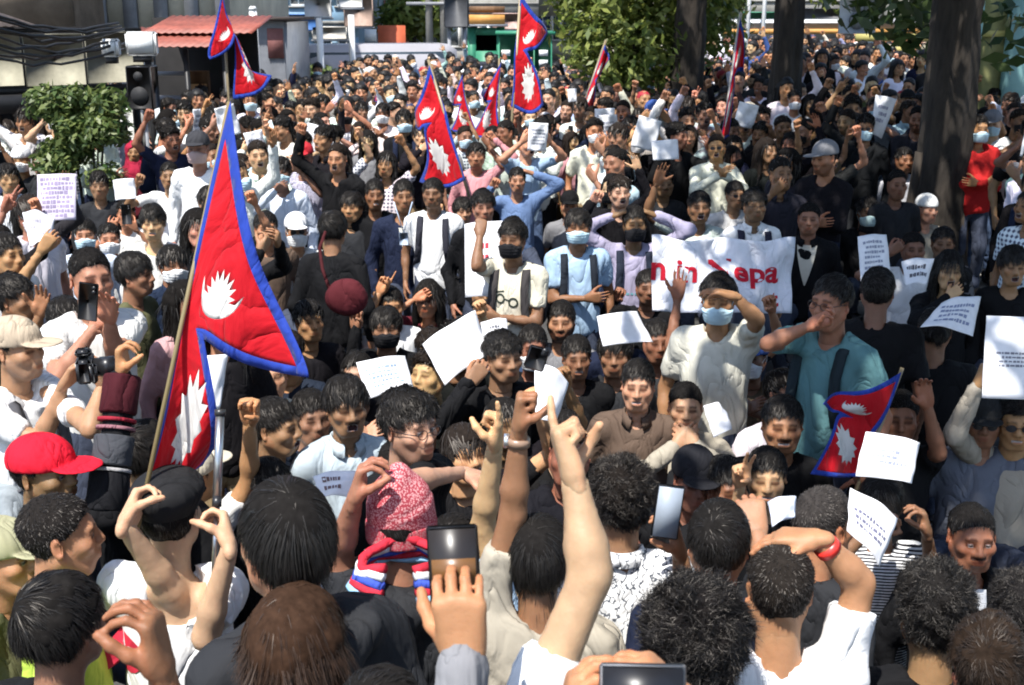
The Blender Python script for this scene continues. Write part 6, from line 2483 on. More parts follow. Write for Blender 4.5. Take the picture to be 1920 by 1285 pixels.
def pick_colour(x, y, r):
    w = [p[2] for p in PAL]
    if x > 1.0:
        w = [a * (2.0 if p[0] in ('black', 'charcoal', 'navy', 'brown') else .45 if p[0] == 'white' else 1) for a, p in zip(w, PAL)]
    elif y < 7.6:
        w = [a * (3.0 if p[0] in ('black', 'charcoal', 'navy') else .3 if p[0] == 'white' else 1) for a, p in zip(w, PAL)]
    elif x < -1:
        w = [a * (2.6 if p[0] in ('white', 'cream', 'light blue') else .7 if p[0] in ('black', 'charcoal', 'navy') else 1) for a, p in zip(w, PAL)]
    return r.choices(PAL, w)[0]


HAIRS = ['short', 'short', 'mop', 'messy', 'crew', 'sleek', 'curly']
INFO = []
cand = []
PROT += [(a_, b_, z_ * 1.05, r_) for (a_, b_, z_, r_) in [(1836, 300, 10.4, 62), (1836, 250, 10.4, 55), (825, 230, 11.7, 50), (828, 300, 11.7, 50), (800, 310, 11.7, 30), (990, 60, 13, 42), (992, 150, 13, 42), (866, 200, 15, 30), (912, 200, 15, 30), (1110, 150, 14.2, 34), (1372, 120, 12, 30), (1362, 220, 12, 26), (1246, 282, 10.2, 34),
         (1655, 220, 11, 36), (106, 370, 7, 50), (78, 425, 6.7, 40), (1640, 482, 6.9, 44), (1785, 592, 5.6, 60), (1889, 671, 4.15, 80), (1667, 856, 3.9, 70), (1640, 985, 3.4, 62), (855, 650, 5.5, 70), (722, 706, 5, 55), (905, 480, 7, 50),
         (1290, 510, 7.2, 70), (1360, 510, 7.2, 70), (1440, 510, 7.2, 60), (1165, 612, 5.7, 45), (1040, 735, 4.3, 50), (1590, 810, 4.7, 70), (450, 110, 14, 60), (150, 230, 11.6, 85), (268, 165, 12.9, 40), (1340, 680, 4.9, 90), (1550, 680, 4.9, 110),
         (960, 540, 6.7, 60), (1090, 510, 7.3, 60), (1190, 500, 8, 55), (620, 520, 6, 90), (420, 560, 3.3, 110), (340, 750, 3.3, 60), (1250, 480, 7.2, 60), (1400, 470, 7.2, 70), (1470, 560, 7.2, 50), (220, 800, 3.0, 50)]]
r = random.Random(11)
for k in range(32000):
    u = r.random()
    y = 2.3 + (15.5 - 2.3) * u ** .62
    half = .46 * y + .25
    cand.append((r.uniform(-half, half), y))
cand.sort(key=lambda c: round(c[1] * 2))
budget = 322 - N_MANUAL
far_from = 0
for (x, y) in cand:
    if len(INFO) >= budget:
        break
    d = .40 if y < 5 else .36 if y < 8 else .41
    if not free(x, y, d):
        continue
    g = platform(x, y)
    seat = 4.3 < y < 6.9 and -1.3 < x < 1.7
    pr = r.choice(SEATED) if seat else r.choice(PROTO if y > 4.6 else PROTO[:4])
    if not seat and y > 5.5 and r.random() < .45:
        pr = r.choice(PROTO[4:])
    sc = r.uniform(.95, 1.06) * (.94 if pr['fem'] else 1)
    H = pr['B']['H'] * sc
    if hides(x, y, H, g):
        continue
    px, py, Z = to_px((x, y, g + H))
    if px < -40 or px > PXW + 40 or py > PXH + 60:
        continue
    spots.append((x, y))
    yaw = r.gauss(0, 28)
    if y < 4.4:
        yaw = 180 + r.gauss(0, 22)
    elif px < 500:
        yaw = 35 + r.gauss(0, 30)
    elif px > 1400:
        yaw = -20 + r.gauss(0, 25)
    cn, cc, _ = pick_colour(x, y, r)
    cc = tuple(min(.82, c * r.uniform(.82, 1.12)) for c in cc)
    pat = r.choices([None, 'plaid', 'vstripes', 'stripes', 'blobs'], [84, 6, 5, 2, 3])[0]
    if cn in ('black', 'navy', 'charcoal'):
        pat = None
    skin = r.choices(['l', 'm', 'b', 'd', 'p'], [18, 34, 26, 14, 8] if x < .9 else [6, 26, 34, 30, 4])[0]
    hair = r.choice(['long', 'long', 'tied', 'bob', 'sleek']) if pr['fem'] else r.choice(HAIRS)
    mask = cap = gl = bp = None
    mk = cpn = None
    q = r.random()
    if q < .22:
        mk, mask = r.choice([('white mask', MWHITE), ('pale blue mask', MBLUE), ('black mask', MBLACK), ('pale blue mask', MBLUE)])
    q = r.random()
    if q < .10 and not pr['fem']:
        cpn, cc2 = r.choice([('black cap', BLACK), ('white cap', WHITE), ('red cap', (.5, .03, .04)), ('blue cap', (.05, .1, .3)), ('beige cap', STONE), ('grey cap', GREY)])
        cap = ('cap', cc2)
    if r.random() < .07:
        gl = r.choice(['glasses', 'sunglasses'])
    if r.random() < .12:
        bp = r.choice([BLACK, NAVY, GREY])
    lod = 1 if y < 9 else 2
    sk = tuple(c * r.uniform(.88, 1.12) for c in SKINS[skin])
    o = add_person(pr['B'], (x, y, g), math.radians(yaw), sk, cc, r.choice([NAVY, CHAR, BLACK, (.06, .09, .16), KHAKI]), hair=hair, hlod=lod, pattern=pat, mask=mask, cap=cap, glasses=gl, backpack=bp, scale=sc,
                   group='people in the crowd', hseed=r.randrange(2), hair_c=r.choice([(.010, .009, .0085), (.008, .007, .0065), (.016, .012, .010)]))
    INFO.append(dict(o=o, px=px, py=py, Z=Z, c=cn, pat=pat, mask=mk, cap=cpn, gl=gl, bp=bp, am=next((a for a in pr['arms'] if a != 'down'), 'down'), sleeve=pr['sleeve'], neck=pr['neck'], hair=hair, fem=pr['fem'], seat=seat, back=y < 4.4))

# labels that single each of them out
MARKS = [(150, 230, 11.6, 'the leafy bush'), (268, 162, 12.9, 'the black loudspeaker'), (105, 375, 7, 'the lilac handwritten sheet'), (450, 470, 3.3, 'the big leaning flag'), (825, 235, 11, 'the tall folded flag'), (990, 150, 13, 'the tallest flag'),
         (1360, 500, 7, 'the red-lettered banner'), (1480, 150, 16.5, 'the middle dark trunk'), (1790, 200, 11.3, 'the gnarled trunk'), (1836, 270, 10.6, 'the bright red hooded top'), (1245, 280, 10, 'the blank white sheet'),
         (1365, 180, 12, 'the narrow folded flag'), (620, 440, 6, 'the long black jacket'), (1190, 420, 8, 'the lavender shirt'), (1084, 425, 7.3, 'the pale blue t-shirt'), (757, 368, 8.8, 'the dark suit'), (1638, 480, 7, 'the printed sheet'),
         (893, 292, 11.5, 'the open pink shirt'), (371, 278, 9.5, 'the dark grey cap'), (961, 448, 6.8, 'the cream squiggle t-shirt'), (1558, 568, 5, 'the teal t-shirt'), (1490, 200, 14, 'the white shirt and mask'), (1738, 392, 10, 'the white knitted cap'),
         (690, 265, 12.5, 'the pale long-haired face'), (1196, 722, 4.9, 'the largest lit face'), (862, 650, 5.6, 'the tilted blank placard'), (1889, 671, 4.2, 'the largest white sheet'), (1660, 215, 11, 'the long hanging sheet'), (440, 100, 14, 'the upper flag'),
         (33, 655, 4.4, 'the grey-bearded photographer'), (1626, 398, 10.5, 'the mint mask'), (287, 418, 8, 'the laughing long-haired face'), (1415, 385, 8, 'the white shirt and glasses')]
GN = {'hood': 'hooded top', 'collar': 'collared shirt', 'crew': 't-shirt', 'v': 'v-neck top'}
HN = {'long': 'long black hair', 'bob': 'bobbed hair', 'tied': 'tied-back hair', 'sleek': 'sleek hair', 'curly': 'curly hair', 'mop': 'floppy fringe', 'messy': 'tousled hair', 'crew': 'cropped hair', 'short': 'short black hair'}
PN = {'plaid': 'checked', 'vstripes': 'pinstriped', 'stripes': 'striped', 'blobs': 'mottled', None: ''}
used = set()
SHEETS = []
for d in INFO:
    gar = GN[d['neck']]
    if d['neck'] == 'crew' and d['sleeve'] == 'long':
        gar = 'long-sleeved top'
    look = ' '.join(w for w in (d['c'], PN[d['pat']], gar) if w)
    d['look'] = look
for d in INFO:
    feat = [f for f in (d['mask'], d['cap'], {'glasses': 'glasses', 'sunglasses': 'sunglasses', None: None}[d['gl']], 'backpack' if d['bp'] else None) if f]
    g = GEST[d['am']] if not d['seat'] or d['am'] != 'down' else ''
    if d['seat'] and not g:
        g = 'sitting low'
    head = 'person in ' + d['look']
    ms = sorted(MARKS, key=lambda m: math.hypot(m[0] - d['px'], m[1] - d['py']) + 18 * abs(m[2] - d['Z']))[:5]
    nb = sorted((e for e in INFO if e is not d), key=lambda e: math.hypot(e['px'] - d['px'], (e['py'] - d['py'])))[:5]

    def rel(m):
        return 'behind' if d['Z'] > m[2] + .5 else 'in front of' if d['Z'] < m[2] - .5 else 'beside'
    tries = []
    for m in ms[:3]:
        for ex in ([feat[0]] if feat else []) + [HN[d['hair']]]:
            for gg in ([g] if g else []) + ['']:
                tries.append(f"{head}, {ex}{', ' + gg if gg else ''}, {rel(m)} {m[3]}")
    for e in nb:
        for m in ms[:2]:
            tries.append(f"{head}, {HN[d['hair']]}, {rel(m)} {m[3]} next to a {e['look']}")
    lab = next((t for t in tries if t not in used and len(t.split()) <= 16), None)
    if lab is None:
        lab = f"{head}, {HN[d['hair']]}, {'between'} a {nb[0]['look']} and a {nb[1]['look']}"
        lab = ' '.join(lab.split()[:16])
    used.add(lab)
    d['o']['label'] = lab
    if d['am'] == 'paper':
        SHEETS.append(d)

# ---- beyond that nobody can be told apart: one far crowd
FSKIN, FHAIR = make_skin('skin_col'), make_objcol('far_hair', .55, 0, .3, 'hair_col')
FCLOTH, FSLEEVE = make_objcol('far_cloth', .85, 0, .15, 'cloth_col'), make_objcol('far_trousers', .85, 0, .15, 'leg_col')
FMASK = make_objcol('far_mask', .8, 0, .15, 'mask_col')
FSKIN.name = 'far_skin'


def arrays(me, M=None):
    n = len(me.vertices)
    V = np.empty(n * 3, np.float32)
    me.vertices.foreach_get('co', V)
    V = V.reshape(-1, 3)
    if M is not None:
        V = V @ np.array(M.to_3x3()).T + np.array(M.translation)
    li = np.empty(len(me.loops), np.int32)
    me.loops.foreach_get('vertex_index', li)
    ls, lt = np.empty(len(me.polygons), np.int32), np.empty(len(me.polygons), np.int32)
    me.polygons.foreach_get('loop_start', ls)
    me.polygons.foreach_get('loop_total', lt)
    fs = [li[ls[lt == k][:, None] + np.arange(k)] for k in (4, 3)]
    t = np.ones((n, 4), np.float32)
    t[:, 3] = 0
    if 'tint' in me.attributes:
        me.attributes['tint'].data.foreach_get('color', t.ravel()) if False else None
        b = np.empty(n * 4, np.float32)
        me.attributes['tint'].data.foreach_get('color', b)
        t = b.reshape(-1, 4)
    return V, fs, t


def far_proto(i, am, sl, nk, mo, be, fe, hair, mask):
    B = build_body('far%d' % i, arms=ARMSETS[am], head=dict(mouth=mo, beard=be), head_rot=(rng.uniform(-.4, .4), rng.uniform(-.1, .12), 0), sleeve=sl, neck=nk, fem=fe, lod=2, seed=i + 70, quality=(48, False))
    Vs, Q4, Q3, Ts, m4, m3, n = [], [], [], [], [], [], 0
    for me, M, mi in ((B['body'], None, 0), (B['shirt'], None, 1), (B['trousers'], None, 2), (hair_mesh(hair, 2, 0), B['HM'], 3)) + (((gear('face_mask'), B['HM'], 4),) if mask else ()):
        V, (a, b), t = arrays(me, M)
        Vs.append(V)
        Ts.append(t)
        Q4.append(a + n)
        Q3.append(b + n)
        m4 += [mi] * len(a)
        m3 += [mi] * len(b)
        n += len(V)
    return mk_mesh('far_person', np.concatenate(Vs), [np.concatenate(Q4), np.concatenate(Q3)], [FSKIN, FCLOTH, FSLEEVE, FHAIR, FMASK], np.concatenate(Ts), fm=m4 + m3)


FK = [far_proto(i, *a) for i, a in enumerate([
    (0, 'short', 'crew', 'closed', None, False, 'short', False), (0, 'long', 'crew', 'open', None, False, 'mop', False), (0, 'long', 'v', 'closed', None, True, 'long', False), (4, 'long', 'crew', 'closed', 'full', False, 'short', False),
    (0, 'short', 'crew', 'closed', None, False, 'messy', True), (2, 'long', 'crew', 'open', None, False, 'short', False), (3, 'short', 'crew', 'smile', None, False, 'curly', False), (10, 'short', 'v', 'open', None, False, 'crew', False),
    (0, 'short', 'crew', 'open', None, True, 'tied', True), (9, 'long', 'crew', 'open', 'moustache', False, 'short', False), (6, 'long', 'v', 'closed', None, False, 'mop', False), (0, 'long', 'hood', 'closed', None, False, 'capped', False)])]
protos = bpy.data.collections.new('far_people')
for i, me in enumerate(FK):
    protos.objects.link(bpy.data.objects.new('far_person_%02d' % i, me))
r = random.Random(23)
PT = []
ymin = max(d['o'].location.y for d in INFO) - .8
cells = {}
for (a, b) in spots:
    cells.setdefault((int(a // .5), int(b // .5)), []).append((a, b))
near = set()
for k in range(80000):
    y = ymin + (29.5 - ymin) * r.random() ** .8
    half = .46 * y + .2
    x = r.uniform(-half, half)
    dm = .42 if y < 24 else .50
    c0 = (int(x // .5), int(y // .5))
    if any((a - x) ** 2 + (b - y) ** 2 < dm * dm for i in (-1, 0, 1) for j in (-1, 0, 1) for (a, b) in cells.get((c0[0] + i, c0[1] + j), ())):
        continue
    sv, spots = spots, []
    f = free(x, y, .1)
    spots = sv
    if not f or (x > 3.9 and 17.1 < y < 18.2):
        continue
    if y > 26.3 and r.random() < .35:
        continue
    g = platform(x, y)
    if hides(x, y, 1.6, g):
        continue
    cells.setdefault(c0, []).append((x, y))
    cn, cc, _ = pick_colour(-2 if x < 2.2 else .5, y, r)
    cc = tuple(min(.82, c * r.uniform(.85, 1.15)) for c in cc)
    hc = r.choice([(.009, .008, .0075), (.012, .010, .009), (.008, .007, .007)])
    kind = r.randrange(len(FK))
    if kind == 11:
        hc = r.choice([(.6, .6, .6), (.35, .03, .04), (.3, .28, .2), (.03, .04, .1), (.02, .02, .02)])
    sk = SKINS[r.choice('llmmbpp' if x < 2 else 'lmmmbbdp')]
    PT.append((x, y, g, math.radians(r.gauss(10 if x < 0 else -10, 35)), r.uniform(.93, 1.07), kind, cc, hc, tuple(c * r.uniform(.9, 1.1) for c in sk), r.choice([NAVY, CHAR, BLACK, (.06, .09, .16)]), r.choice([MWHITE, MBLUE, MBLACK])))
pm_ = bpy.data.meshes.new('crowd')
pm_.from_pydata([p[:3] for p in PT], [], [])
for nm, k, ty in (('yaw', 3, 'FLOAT'), ('size', 4, 'FLOAT'), ('kind', 5, 'INT')):
    a = pm_.attributes.new(nm, ty, 'POINT')
    a.data.foreach_set('value', np.array([p[k] for p in PT], np.int32 if ty == 'INT' else np.float32))
for nm, k in (('cloth_col', 6), ('hair_col', 7), ('skin_col', 8), ('leg_col', 9), ('mask_col', 10)):
    a = pm_.attributes.new(nm, 'FLOAT_COLOR', 'POINT')
    a.data.foreach_set('color', np.array([(*p[k], 1) for p in PT], np.float32).ravel())
co = link('crowd', pm_)
co['kind'] = 'stuff'
co['label'] = 'dense far crowd filling the square up to the parked vehicles'
gn = bpy.data.node_groups.new('crowd', 'GeometryNodeTree')
gn.interface.new_socket('Geometry', in_out='INPUT', socket_type='NodeSocketGeometry')
gn.interface.new_socket('Geometry', in_out='OUTPUT', socket_type='NodeSocketGeometry')
G = gn.nodes
gi, go = G.new('NodeGroupInput'), G.new('NodeGroupOutput')
ci = G.new('GeometryNodeCollectionInfo')
ci.inputs['Collection'].default_value = protos
ci.inputs['Separate Children'].default_value = True
ci.inputs['Reset Children'].default_value = True
ip = G.new('GeometryNodeInstanceOnPoints')
ip.inputs['Pick Instance'].default_value = True


def named(n, ty):
    a = G.new('GeometryNodeInputNamedAttribute')
    a.data_type = ty
    a.inputs['Name'].default_value = n
    return a.outputs['Attribute']


cx = G.new('ShaderNodeCombineXYZ')
gn.links.new(named('yaw', 'FLOAT'), cx.inputs['Z'])
gn.links.new(cx.outputs[0], ip.inputs['Rotation'])
gn.links.new(named('size', 'FLOAT'), ip.inputs['Scale'])
gn.links.new(named('kind', 'INT'), ip.inputs['Instance Index'])
gn.links.new(gi.outputs[0], ip.inputs['Points'])
gn.links.new(ci.outputs[0], ip.inputs['Instance'])
gn.links.new(ip.outputs[0], go.inputs[0])
md = co.modifiers.new('people', 'NODES')
md.node_group = gn
print('people', len(PEOPLE), 'far', len(PT), 'ymin', ymin)
# ------------------------------------------------------------------ flags, banner, papers, phones, cameras
def rip(a, f, ph=0.0, g=0.0):
    return lambda u, v: a * np.sin(u * f + v * f * .45 + ph) * np.clip(u * 2.2, 0, 1) + g * np.sin(v * 9 + ph) * .5 * np.clip(u * 2, 0, 1)


H_, B__, L__, N__, U__, MO, SU, MID = (0, 1.22), (0, 0), (1.0, 0), (.30, .52), (.98, .52), (.29, .76), (.31, .27), (0, .61)


def F_(label, T, B0, U0, N0, L0, Z, moon=None, sun=None, mid=None, fold=None, dzU=0.0, dzL=0.0, **k):
    c = [(H_, (*T, Z)), (B__, (*B0, Z)), (U__, (*U0, Z + dzU)), (N__, (*N0, Z)), (L__, (*L0, Z + dzL))]
    if moon:
        c.append((MO, (*moon, Z + dzU * .3)))
    if sun:
        c.append((SU, (*sun, Z + dzL * .3)))
    if mid:
        c.append((MID, (*mid, Z)))
    return flag(label, c, fold, **k)


F_('largest national flag leaning over the near crowd beside the black flat cap', (432, 190), (270, 908), (580, 708), (382, 636), (380, 876), 3.41, (414, 545), (352, 806), (347, 575), rip(.05, 7, .4, .02), dzU=-.12, dzL=.25,
   pole=((256, 1000, 3.34), (430, 192, 3.46), .007, (.22, .17, .08)))
F_('upper flag flying above the far crowd before the metal shed', (416, -18), (437, 186), (394, 112), (441, 68), (510, 142), 14.0, (418, 70), (467, 126), (434, 48), rip(.10, 6, 1), dzU=-.3, dzL=.2,
   pole=((437, 300, 14.02), (414, -30, 14.02), .016))
F_('tall folded flag hanging left of a group of three flags', (805, 122), (872, 338), (779, 240), (796, 238), (786, 342), 11.2, (799, 210), (826, 300), (838, 215), rip(.10, 6, .5, .04), dzU=.2, dzL=.15,
   pole=((880, 370, 11.22), (803, 112, 11.22), .014))
F_('small flag drooping between the tall folded flag and the rolled one', (867, 140), (893, 246), (848, 198), (862, 197), (843, 248), 15, (860, 183), (867, 222), None, rip(.08, 6, 2),
   pole=((893, 262, 15.02), (861, 140, 15.02), .014))
F_('rolled flag bunched against the pole of the tallest flag', (940, 116), (937, 242), (905, 182), (917, 192), (882, 256), 15.2, (922, 170), (911, 228), None, rip(.10, 8, 1),
   pole=((936, 270, 15.22), (936, 110, 15.22), .014))
F_('tallest flag, swelling in the wind in front of the green booth', (976, -12), (958, 200), (1028, 62), (988, 96), (1020, 197), 13, (995, 66), (993, 162), (965, 90), rip(.10, 6, 0, .03), dzU=.2, dzL=.1,
   pole=((955, 300, 13.02), (977, -25, 13.02), .016, (.34, .27, .16)))
F_('dark rolled flag in the tree shade under the bushy tree', (1134, 84), (1086, 212), (1142, 112), (1118, 150), (1112, 206), 14.2, None, None, None, rip(.12, 8, 1),
   pole=((1080, 240, 14.22), (1136, 76, 14.22), .016))
F_('narrow folded flag edge-on to the camera beside the dark trunk', (1388, 34), (1345, 292), (1394, 136), (1378, 142), (1366, 262), 12, None, None, (1370, 160), rip(.08, 7, 2), dzU=.25, dzL=.3,
   pole=((1332, 420, 12.02), (1389, 24, 12.02), .016, (.4, .36, .3)))
F_('small flag tilted low among the people near the papers on the right', (1690, 698), (1612, 895), (1543, 758), (1575, 776), (1518, 890), 4.95, (1608, 766), (1588, 838), (1650, 798), rip(.05, 7, .8, .02), dzU=-.1, dzL=-.1,
   pole=((1600, 935, 4.97), (1692, 690, 4.97), .009))
F_('small pinkish flag among the far crowd left of the folded flag', (717, 164), (714, 216), (700, 190), (707, 192), (695, 214), 17, None, None, None, rip(.05, 8, 0), red=(.5, .05, .12), pole=((713, 245, 17.02), (718, 158, 17.02), .014))


# ---- banner with red lettering
def text_tris(s, bold=.012):
    cu = bpy.data.curves.new('lettering', 'FONT')
    cu.body = s
    cu.offset = bold
    cu.resolution_u = 3
    ob = bpy.data.objects.new('lettering', cu)
    COL.objects.link(ob)
    dg = bpy.context.evaluated_depsgraph_get()
    me = bpy.data.meshes.new_from_object(ob.evaluated_get(dg))
    bpy.data.objects.remove(ob)
    me.calc_loop_triangles()
    V = np.array([v.co[:2] for v in me.vertices])
    T = np.array([t.vertices[:] for t in me.loop_triangles])
    return V, T


bc = [np.array(wpt(*p)) for p in ((1222, 440, 7.5), (1490, 446, 7.5), (1484, 588, 7.45), (1222, 585, 7.45))]
bn = np.cross(bc[3] - bc[0], bc[1] - bc[0])
bn /= np.linalg.norm(bn)
if bn[1] > 0:
    bn = -bn


def ban(u, v, lift=0.0):
    p = ((1 - u) * (1 - v))[..., None] * bc[0] + (u * (1 - v))[..., None] * bc[1] + (u * v)[..., None] * bc[2] + ((1 - u) * v)[..., None] * bc[3]
    sag = -.035 * np.sin(u * math.pi * 2.0) ** 2 * (1 - v)
    d = .032 * np.sin(u * 9 + v * 2.5) * (1 - .4 * v) + .022 * np.sin(v * 8 - u * 6) + .014 * np.sin(u * 21 + v * 7) + .008 * np.sin(u * 37 - v * 15)
    q = p + bn * (d + lift)[..., None]
    q[..., 2] += sag
    return q


u, v = np.meshgrid(np.linspace(0, 1, 46), np.linspace(0, 1, 22), indexing='ij')
Vb = ban(u.ravel(), v.ravel())
i, j = np.meshgrid(np.arange(45), np.arange(21), indexing='ij')
a = (i * 22 + j).ravel()
base = Vb.mean(0)
bo = link('banner', mk_mesh('banner', Vb - base, np.stack([a, a + 1, a + 23, a + 22], 1), [CLOTH]), color=(.74, .75, .80))
bo.location = base
bo.modifiers.new('thickness', 'SOLIDIFY').thickness = .002
tag(bo, 'wide white cloth banner with bold red lettering held in front of the standing row', 'banner')
for (s, x0, x1, v0, v1) in (('n in Nepa', -.005, .90, .68, .28), ('t', .83, .90, .92, .72)):
    Vt, Tt = text_tris(s, .03)
    mn, mx_ = Vt.min(0), Vt.max(0)
    w = (Vt - mn) / (mx_ - mn)
    P3 = ban(x0 + (x1 - x0) * w[:, 0], v0 + (v1 - v0) * w[:, 1], .004)
    link('lettering', mk_mesh('lettering', P3 - base, Tt, [PAPER], smooth=False), bo, color=(.50, .012, .03))['kind'] = 'stuff'

# ---- papers
sheet('lilac sheet covered in dense handwriting held high at the left edge', ((70, 328, 7), (143, 326, 7.05), (142, 412, 7), (70, 415, 7)), lines=9, col=(.66, .60, .72), ink=(.30, .25, .38), margin=(.07, .95, .06, .95), seed=1, scrawl=True)
sheet('crumpled pale sheet held just under the lilac one', ((42, 398, 6.7), (104, 405, 6.75), (95, 455, 6.6), (56, 458, 6.6)), lines=3, seed=2, bend=.03, crumple=.012, col=(.74, .72, .76), ink=(.4, .38, .45))
sheet('blank white placard tilted corner-up near the centre', ((792, 644, 5.5), (891, 580, 5.6), (918, 661, 5.55), (834, 719, 5.4)), seed=3, bend=.02, crumple=.006)
sheet('white printed sheet raised beside the pale blue-grey shirt', ((668, 678, 5.0), (760, 664, 5.05), (776, 726, 5.0), (690, 748, 4.95)), lines=5, seed=4, ink=(.25, .33, .45))
sheet('curled white sheet behind the brown wrist with the watch', ((1011, 672, 4.3), (1074, 714, 4.35), (1040, 806, 4.3), (1004, 784, 4.2)), seed=5, bend=.03, lines=0)
sheet('white sheet glimpsed through the fold of the largest flag', ((372, 668, 4.1), (430, 664, 4.15), (412, 766, 4.1), (368, 770, 4.1)), seed=6, bend=.03)
sheet('largest white sheet with a few small printed lines, held by the beige jacket', ((1849, 592, 4.15), (1945, 596, 4.15), (1945, 750, 4.15), (1842, 747, 4.15)), lines=4, seed=7, margin=(.2, .95, .42, .62), ink=(.22, .22, .26))
sheet('printed white sheet held by the dark smiling face', ((1608, 444, 6.9), (1662, 440, 6.9), (1673, 520, 6.8), (1615, 526, 6.8)), lines=7, seed=8, margin=(.15, .85, .12, .9), ink=(.3, .32, .4))
sheet('printed white sheet tilted flat above the black backs', ((1766, 566, 5.6), (1840, 555, 5.7), (1826, 626, 5.5), (1728, 606, 5.4)), lines=4, seed=9, ink=(.25, .28, .4))
sheet('white sheet with two printed lines beside the small low flag', ((1626, 808, 3.9), (1729, 828, 3.9), (1712, 906, 3.85), (1606, 892, 3.85)), lines=3, seed=10, margin=(.15, .85, .3, .68), ink=(.32, .34, .42))
sheet('white sheet with bold printed lines tilted in front of the striped shirt', ((1601, 912, 3.4), (1690, 970, 3.4), (1650, 1063, 3.35), (1588, 995, 3.35)), lines=3, seed=11, margin=(.1, .92, .35, .75), ink=(.15, .15, .22))
sheet('small folded white slip above the thick short black hair', ((1440, 936, 3.0), (1494, 928, 3.0), (1490, 972, 2.98), (1448, 988, 2.96)), seed=12, col=(.66, .70, .80))
sheet('blank white sheet held up in the middle of the standing crowd', ((1221, 265, 10.2), (1271, 261, 10.2), (1273, 299, 10.2), (1225, 301, 10.2)), seed=13)
sheet('long white sheet hanging slantwise in the tree shade on the right', ((1642, 178, 11), (1682, 186, 11), (1654, 260, 11), (1632, 250, 11)), seed=14, lines=3, ink=(.3, .3, .4), margin=(.2, .8, .2, .7))
sheet('white placard with a red printed blot beside the long black coat', ((871, 420, 7.0), (946, 414, 7.0), (938, 556, 6.9), (872, 556, 6.9)), seed=15, lines=2, ink=(.55, .05, .07), margin=(.35, .8, .25, .55))
sheet('white sheet propped behind the shouting navy jacket', ((1120, 592, 5.75), (1196, 582, 5.8), (1226, 640, 5.75), (1132, 648, 5.7)), seed=16)
sheet('white printed sheet behind the blank tilted placard', ((903, 602, 5.75), (952, 594, 5.8), (956, 644, 5.75), (912, 652, 5.7)), seed=17, lines=3)
sheet('sheet with a dark printed photograph below the pale blue-grey shirt', ((584, 888, 3.7), (668, 880, 3.7), (664, 934, 3.65), (600, 934, 3.65)), seed=18, lines=2, margin=(.2, .8, .15, .85), ink=(.18, .12, .12))
sheet('tiny white sheet raised by an arm in the far crowd', ((1064, 168, 13), (1081, 166, 13), (1081, 191, 13), (1066, 192, 13)), seed=19)
sheet('white cloth-like sheet hanging beside the cupped hands', ((1318, 762, 4.8), (1352, 758, 4.85), (1380, 802, 4.8), (1342, 818, 4.75)), seed=20, bend=.03)
sheet('white sheet lying against the chest of the dark smiling face', ((1690, 490, 6.9), (1752, 485, 6.9), (1738, 530, 6.8), (1700, 532, 6.8)), seed=21, lines=2)
sheet('white sheet held up by the lifted arm near the far flag pole', ((210, 338, 9), (250, 334, 9), (254, 372, 9), (214, 376, 9)), seed=22, bend=.03)

SHEETS = [d for d in SHEETS if d['Z'] > 6.5][:11]
used_s = set()
for q, d in enumerate(SHEETS):
    o = d['o']
    Mo = Matrix.Translation(o.location) @ Matrix.Rotation(o.rotation_euler.z, 4, 'Z') @ Matrix.Scale(o.scale[0], 4)
    rr = random.Random(q)
    w, h, tl = rr.uniform(.09, .125), rr.uniform(.11, .155), rr.uniform(-.3, .3)
    cs = []
    for (x, z) in ((-w, h), (w, h), (w, -h), (-w, -h)):
        p = Mo @ Vector((x * math.cos(tl) - z * math.sin(tl), -.33 + .05 * z, 1.70 + x * math.sin(tl) + z * math.cos(tl)))
        cs.append(to_px(p))
    nl = rr.choice((0, 3, 4, 5))
    kind = ('blank' if nl == 0 else 'printed') + (' upright' if abs(tl) < .08 else ' tilted')
    lab = ' '.join(f"{kind} sheet lifted by the {d['look']}, {d['o']['label'].split(', ')[-1]}".split()[:16])
    if lab in used_s:
        lab = ' '.join(f"{kind} sheet lifted by the {d['look']}, {HN[d['hair']]}, {d['o']['label'].split(', ')[-1]}".split()[:16])
    used_s.add(lab)
    sheet(lab, cs, lines=nl, seed=30 + q, ink=(.25, .26, .32), crumple=.007, pz=1.0)

# ---- phones and cameras
phone('phone with a pale sky on its screen held by the curly-haired filmer', wpt(1252, 960, 3.10), (0, -1, .28), (.12, .1, 1), .072, .15, screen=(.30, .34, .39), picture=None)
p = phone('dark phone held upright at arm height with a brown picture on its screen', wpt(852, 1075, 1.875), (0, -1, .25), (-.05, .15, 1), .082, .160, screen=(.02, .016, .014), picture=(.16, .075, .025))
phone('wide black tablet held level at the bottom edge', wpt(1205, 1300, 1.5), (0, -1, .6), (.02, .5, 1), .112, .075, body=(.30, .30, .31), screen=(.012, .012, .014))
phone('black phone pressed to the brow of the cropped hair', wpt(165, 566, 4.46), (0, 1, .1), (.15, 0, 1), .075, .15)
phone('small black phone gripped by the raised brown hand', wpt(1006, 672, 2.79), (0, 1, .1), (.3, 0, 1), .05, .06)
phone('black phone filming near the largest flag', wpt(237, 402, 8.61), (0, 1, .1), (0, 0, 1), .075, .15)
camera_body('black compact camera held level by the grey-bearded photographer', wpt(160, 688, 4.20), (.95, .25, -.02), (0, 0, 1), 1.0, .05)
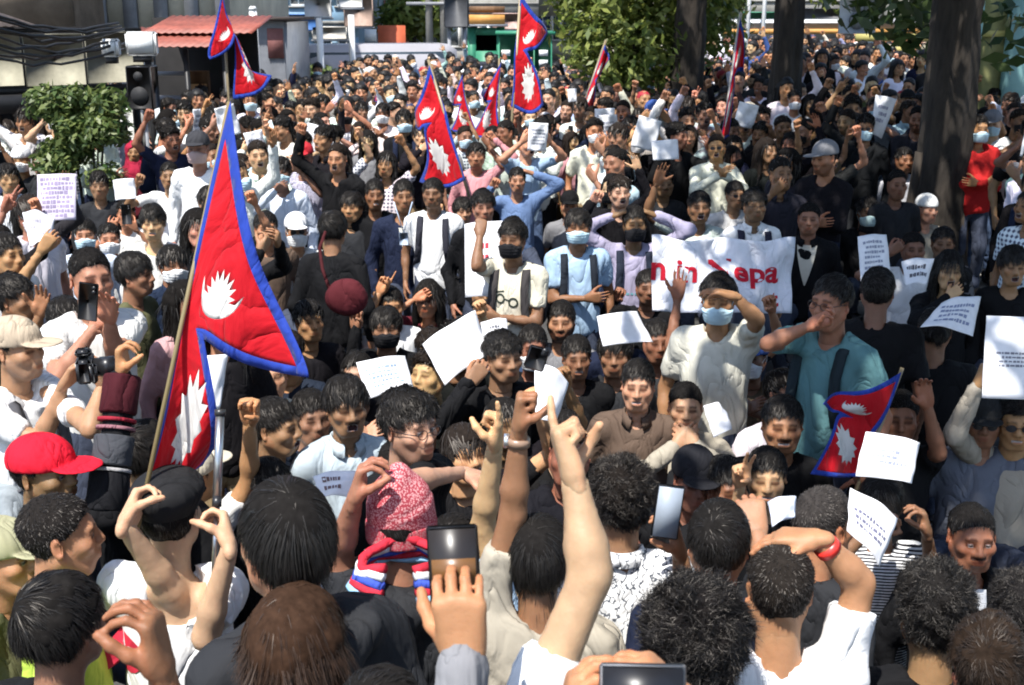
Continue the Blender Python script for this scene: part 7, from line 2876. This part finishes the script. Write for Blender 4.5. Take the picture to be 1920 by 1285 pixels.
# monopod
pa, pb = wpt(402, 1075, 3.32), wpt(413, 768, 3.38)
o = empty('monopod', pa)
tag(o, 'silver monopod tube held upright by the person in the black flat cap', 'monopod')
ax = pb - pa
for k, (t0, t1, rr, c) in enumerate(((0, .40, .009, (.55, .55, .56)), (.40, .46, .0135, (.02, .02, .022)), (.46, .96, .0125, (.50, .51, .52)), (.96, 1.0, .016, (.03, .03, .03)))):
    MB().tube([ax * t0, ax * t1], rr, 14).build('tube' if k % 2 == 0 else 'clamp', METAL if k % 2 == 0 else PLASTIC, o, c, True)
# maroon shoulder bag
o = empty('shoulder_bag', wpt(650, 558, 6.14))
tag(o, 'round maroon shoulder bag hanging behind the long black jacket', 'bag')
F = Field((-.16, -.10, -.14), (.16, .10, .14), .014)
F.ell((0, 0, 0), (.115, .055, .10), .02)
F.every(lambda P: .005 * wob(P, 30, 3), mode='a')
V, Q = F.nets()
link('pouch', mk_mesh('pouch', V, Q, [CLOTH]), o, color=(.085, .014, .018))
MB().tube([(-.09, .0, .05), (-.13, .06, .14), (-.15, .12, .24), (-.12, .16, .32)], .010, 6).build('strap', CLOTH, o, (.06, .012, .014), True)
# tricolour scarf on the shoulders of the person in the patterned cap
o = empty('scarf', wpt(752, 1075, 3.13))
tag(o, 'red, white and blue striped scarf draped round the neck below the pink cap', 'scarf')
r = random.Random(5)
for k, (c, rr, dz_) in enumerate((((.55, .03, .05), .098, .0), ((.75, .75, .74), .106, -.016), ((.05, .09, .45), .113, -.034), ((.55, .03, .05), .120, -.050), ((.30, .55, .75), .127, -.066))):
    pts = []
    for t in range(17):
        a = math.radians(-70 + 320 * t / 16)
        pts.append((rr * 1.12 * math.cos(a), .05 + rr * math.sin(a), dz_ + .03 * abs(math.sin(a)) + .008 * math.sin(t * 1.7 + k)))
    MB().tube(pts, .014, 7).build('stripe', CLOTH, o, c, True)
# lanyard card
o = MB().bbox((-.035, -.003, -.05), (.035, .003, .05), .003).build('lanyard_card', PAPER, None, (.5, .62, .8))
o.location = wpt(757, 448, 8.98)
tag(o, 'pale blue lanyard card hanging on the dark suit', 'card')
MB().tube([(-.002, .004, .05), (-.07, .03, .28)], .004, 5).tube([(.002, .004, .05), (.07, .03, .28)], .004, 5).build('cord', CLOTH, o, (.5, .6, .75), True)
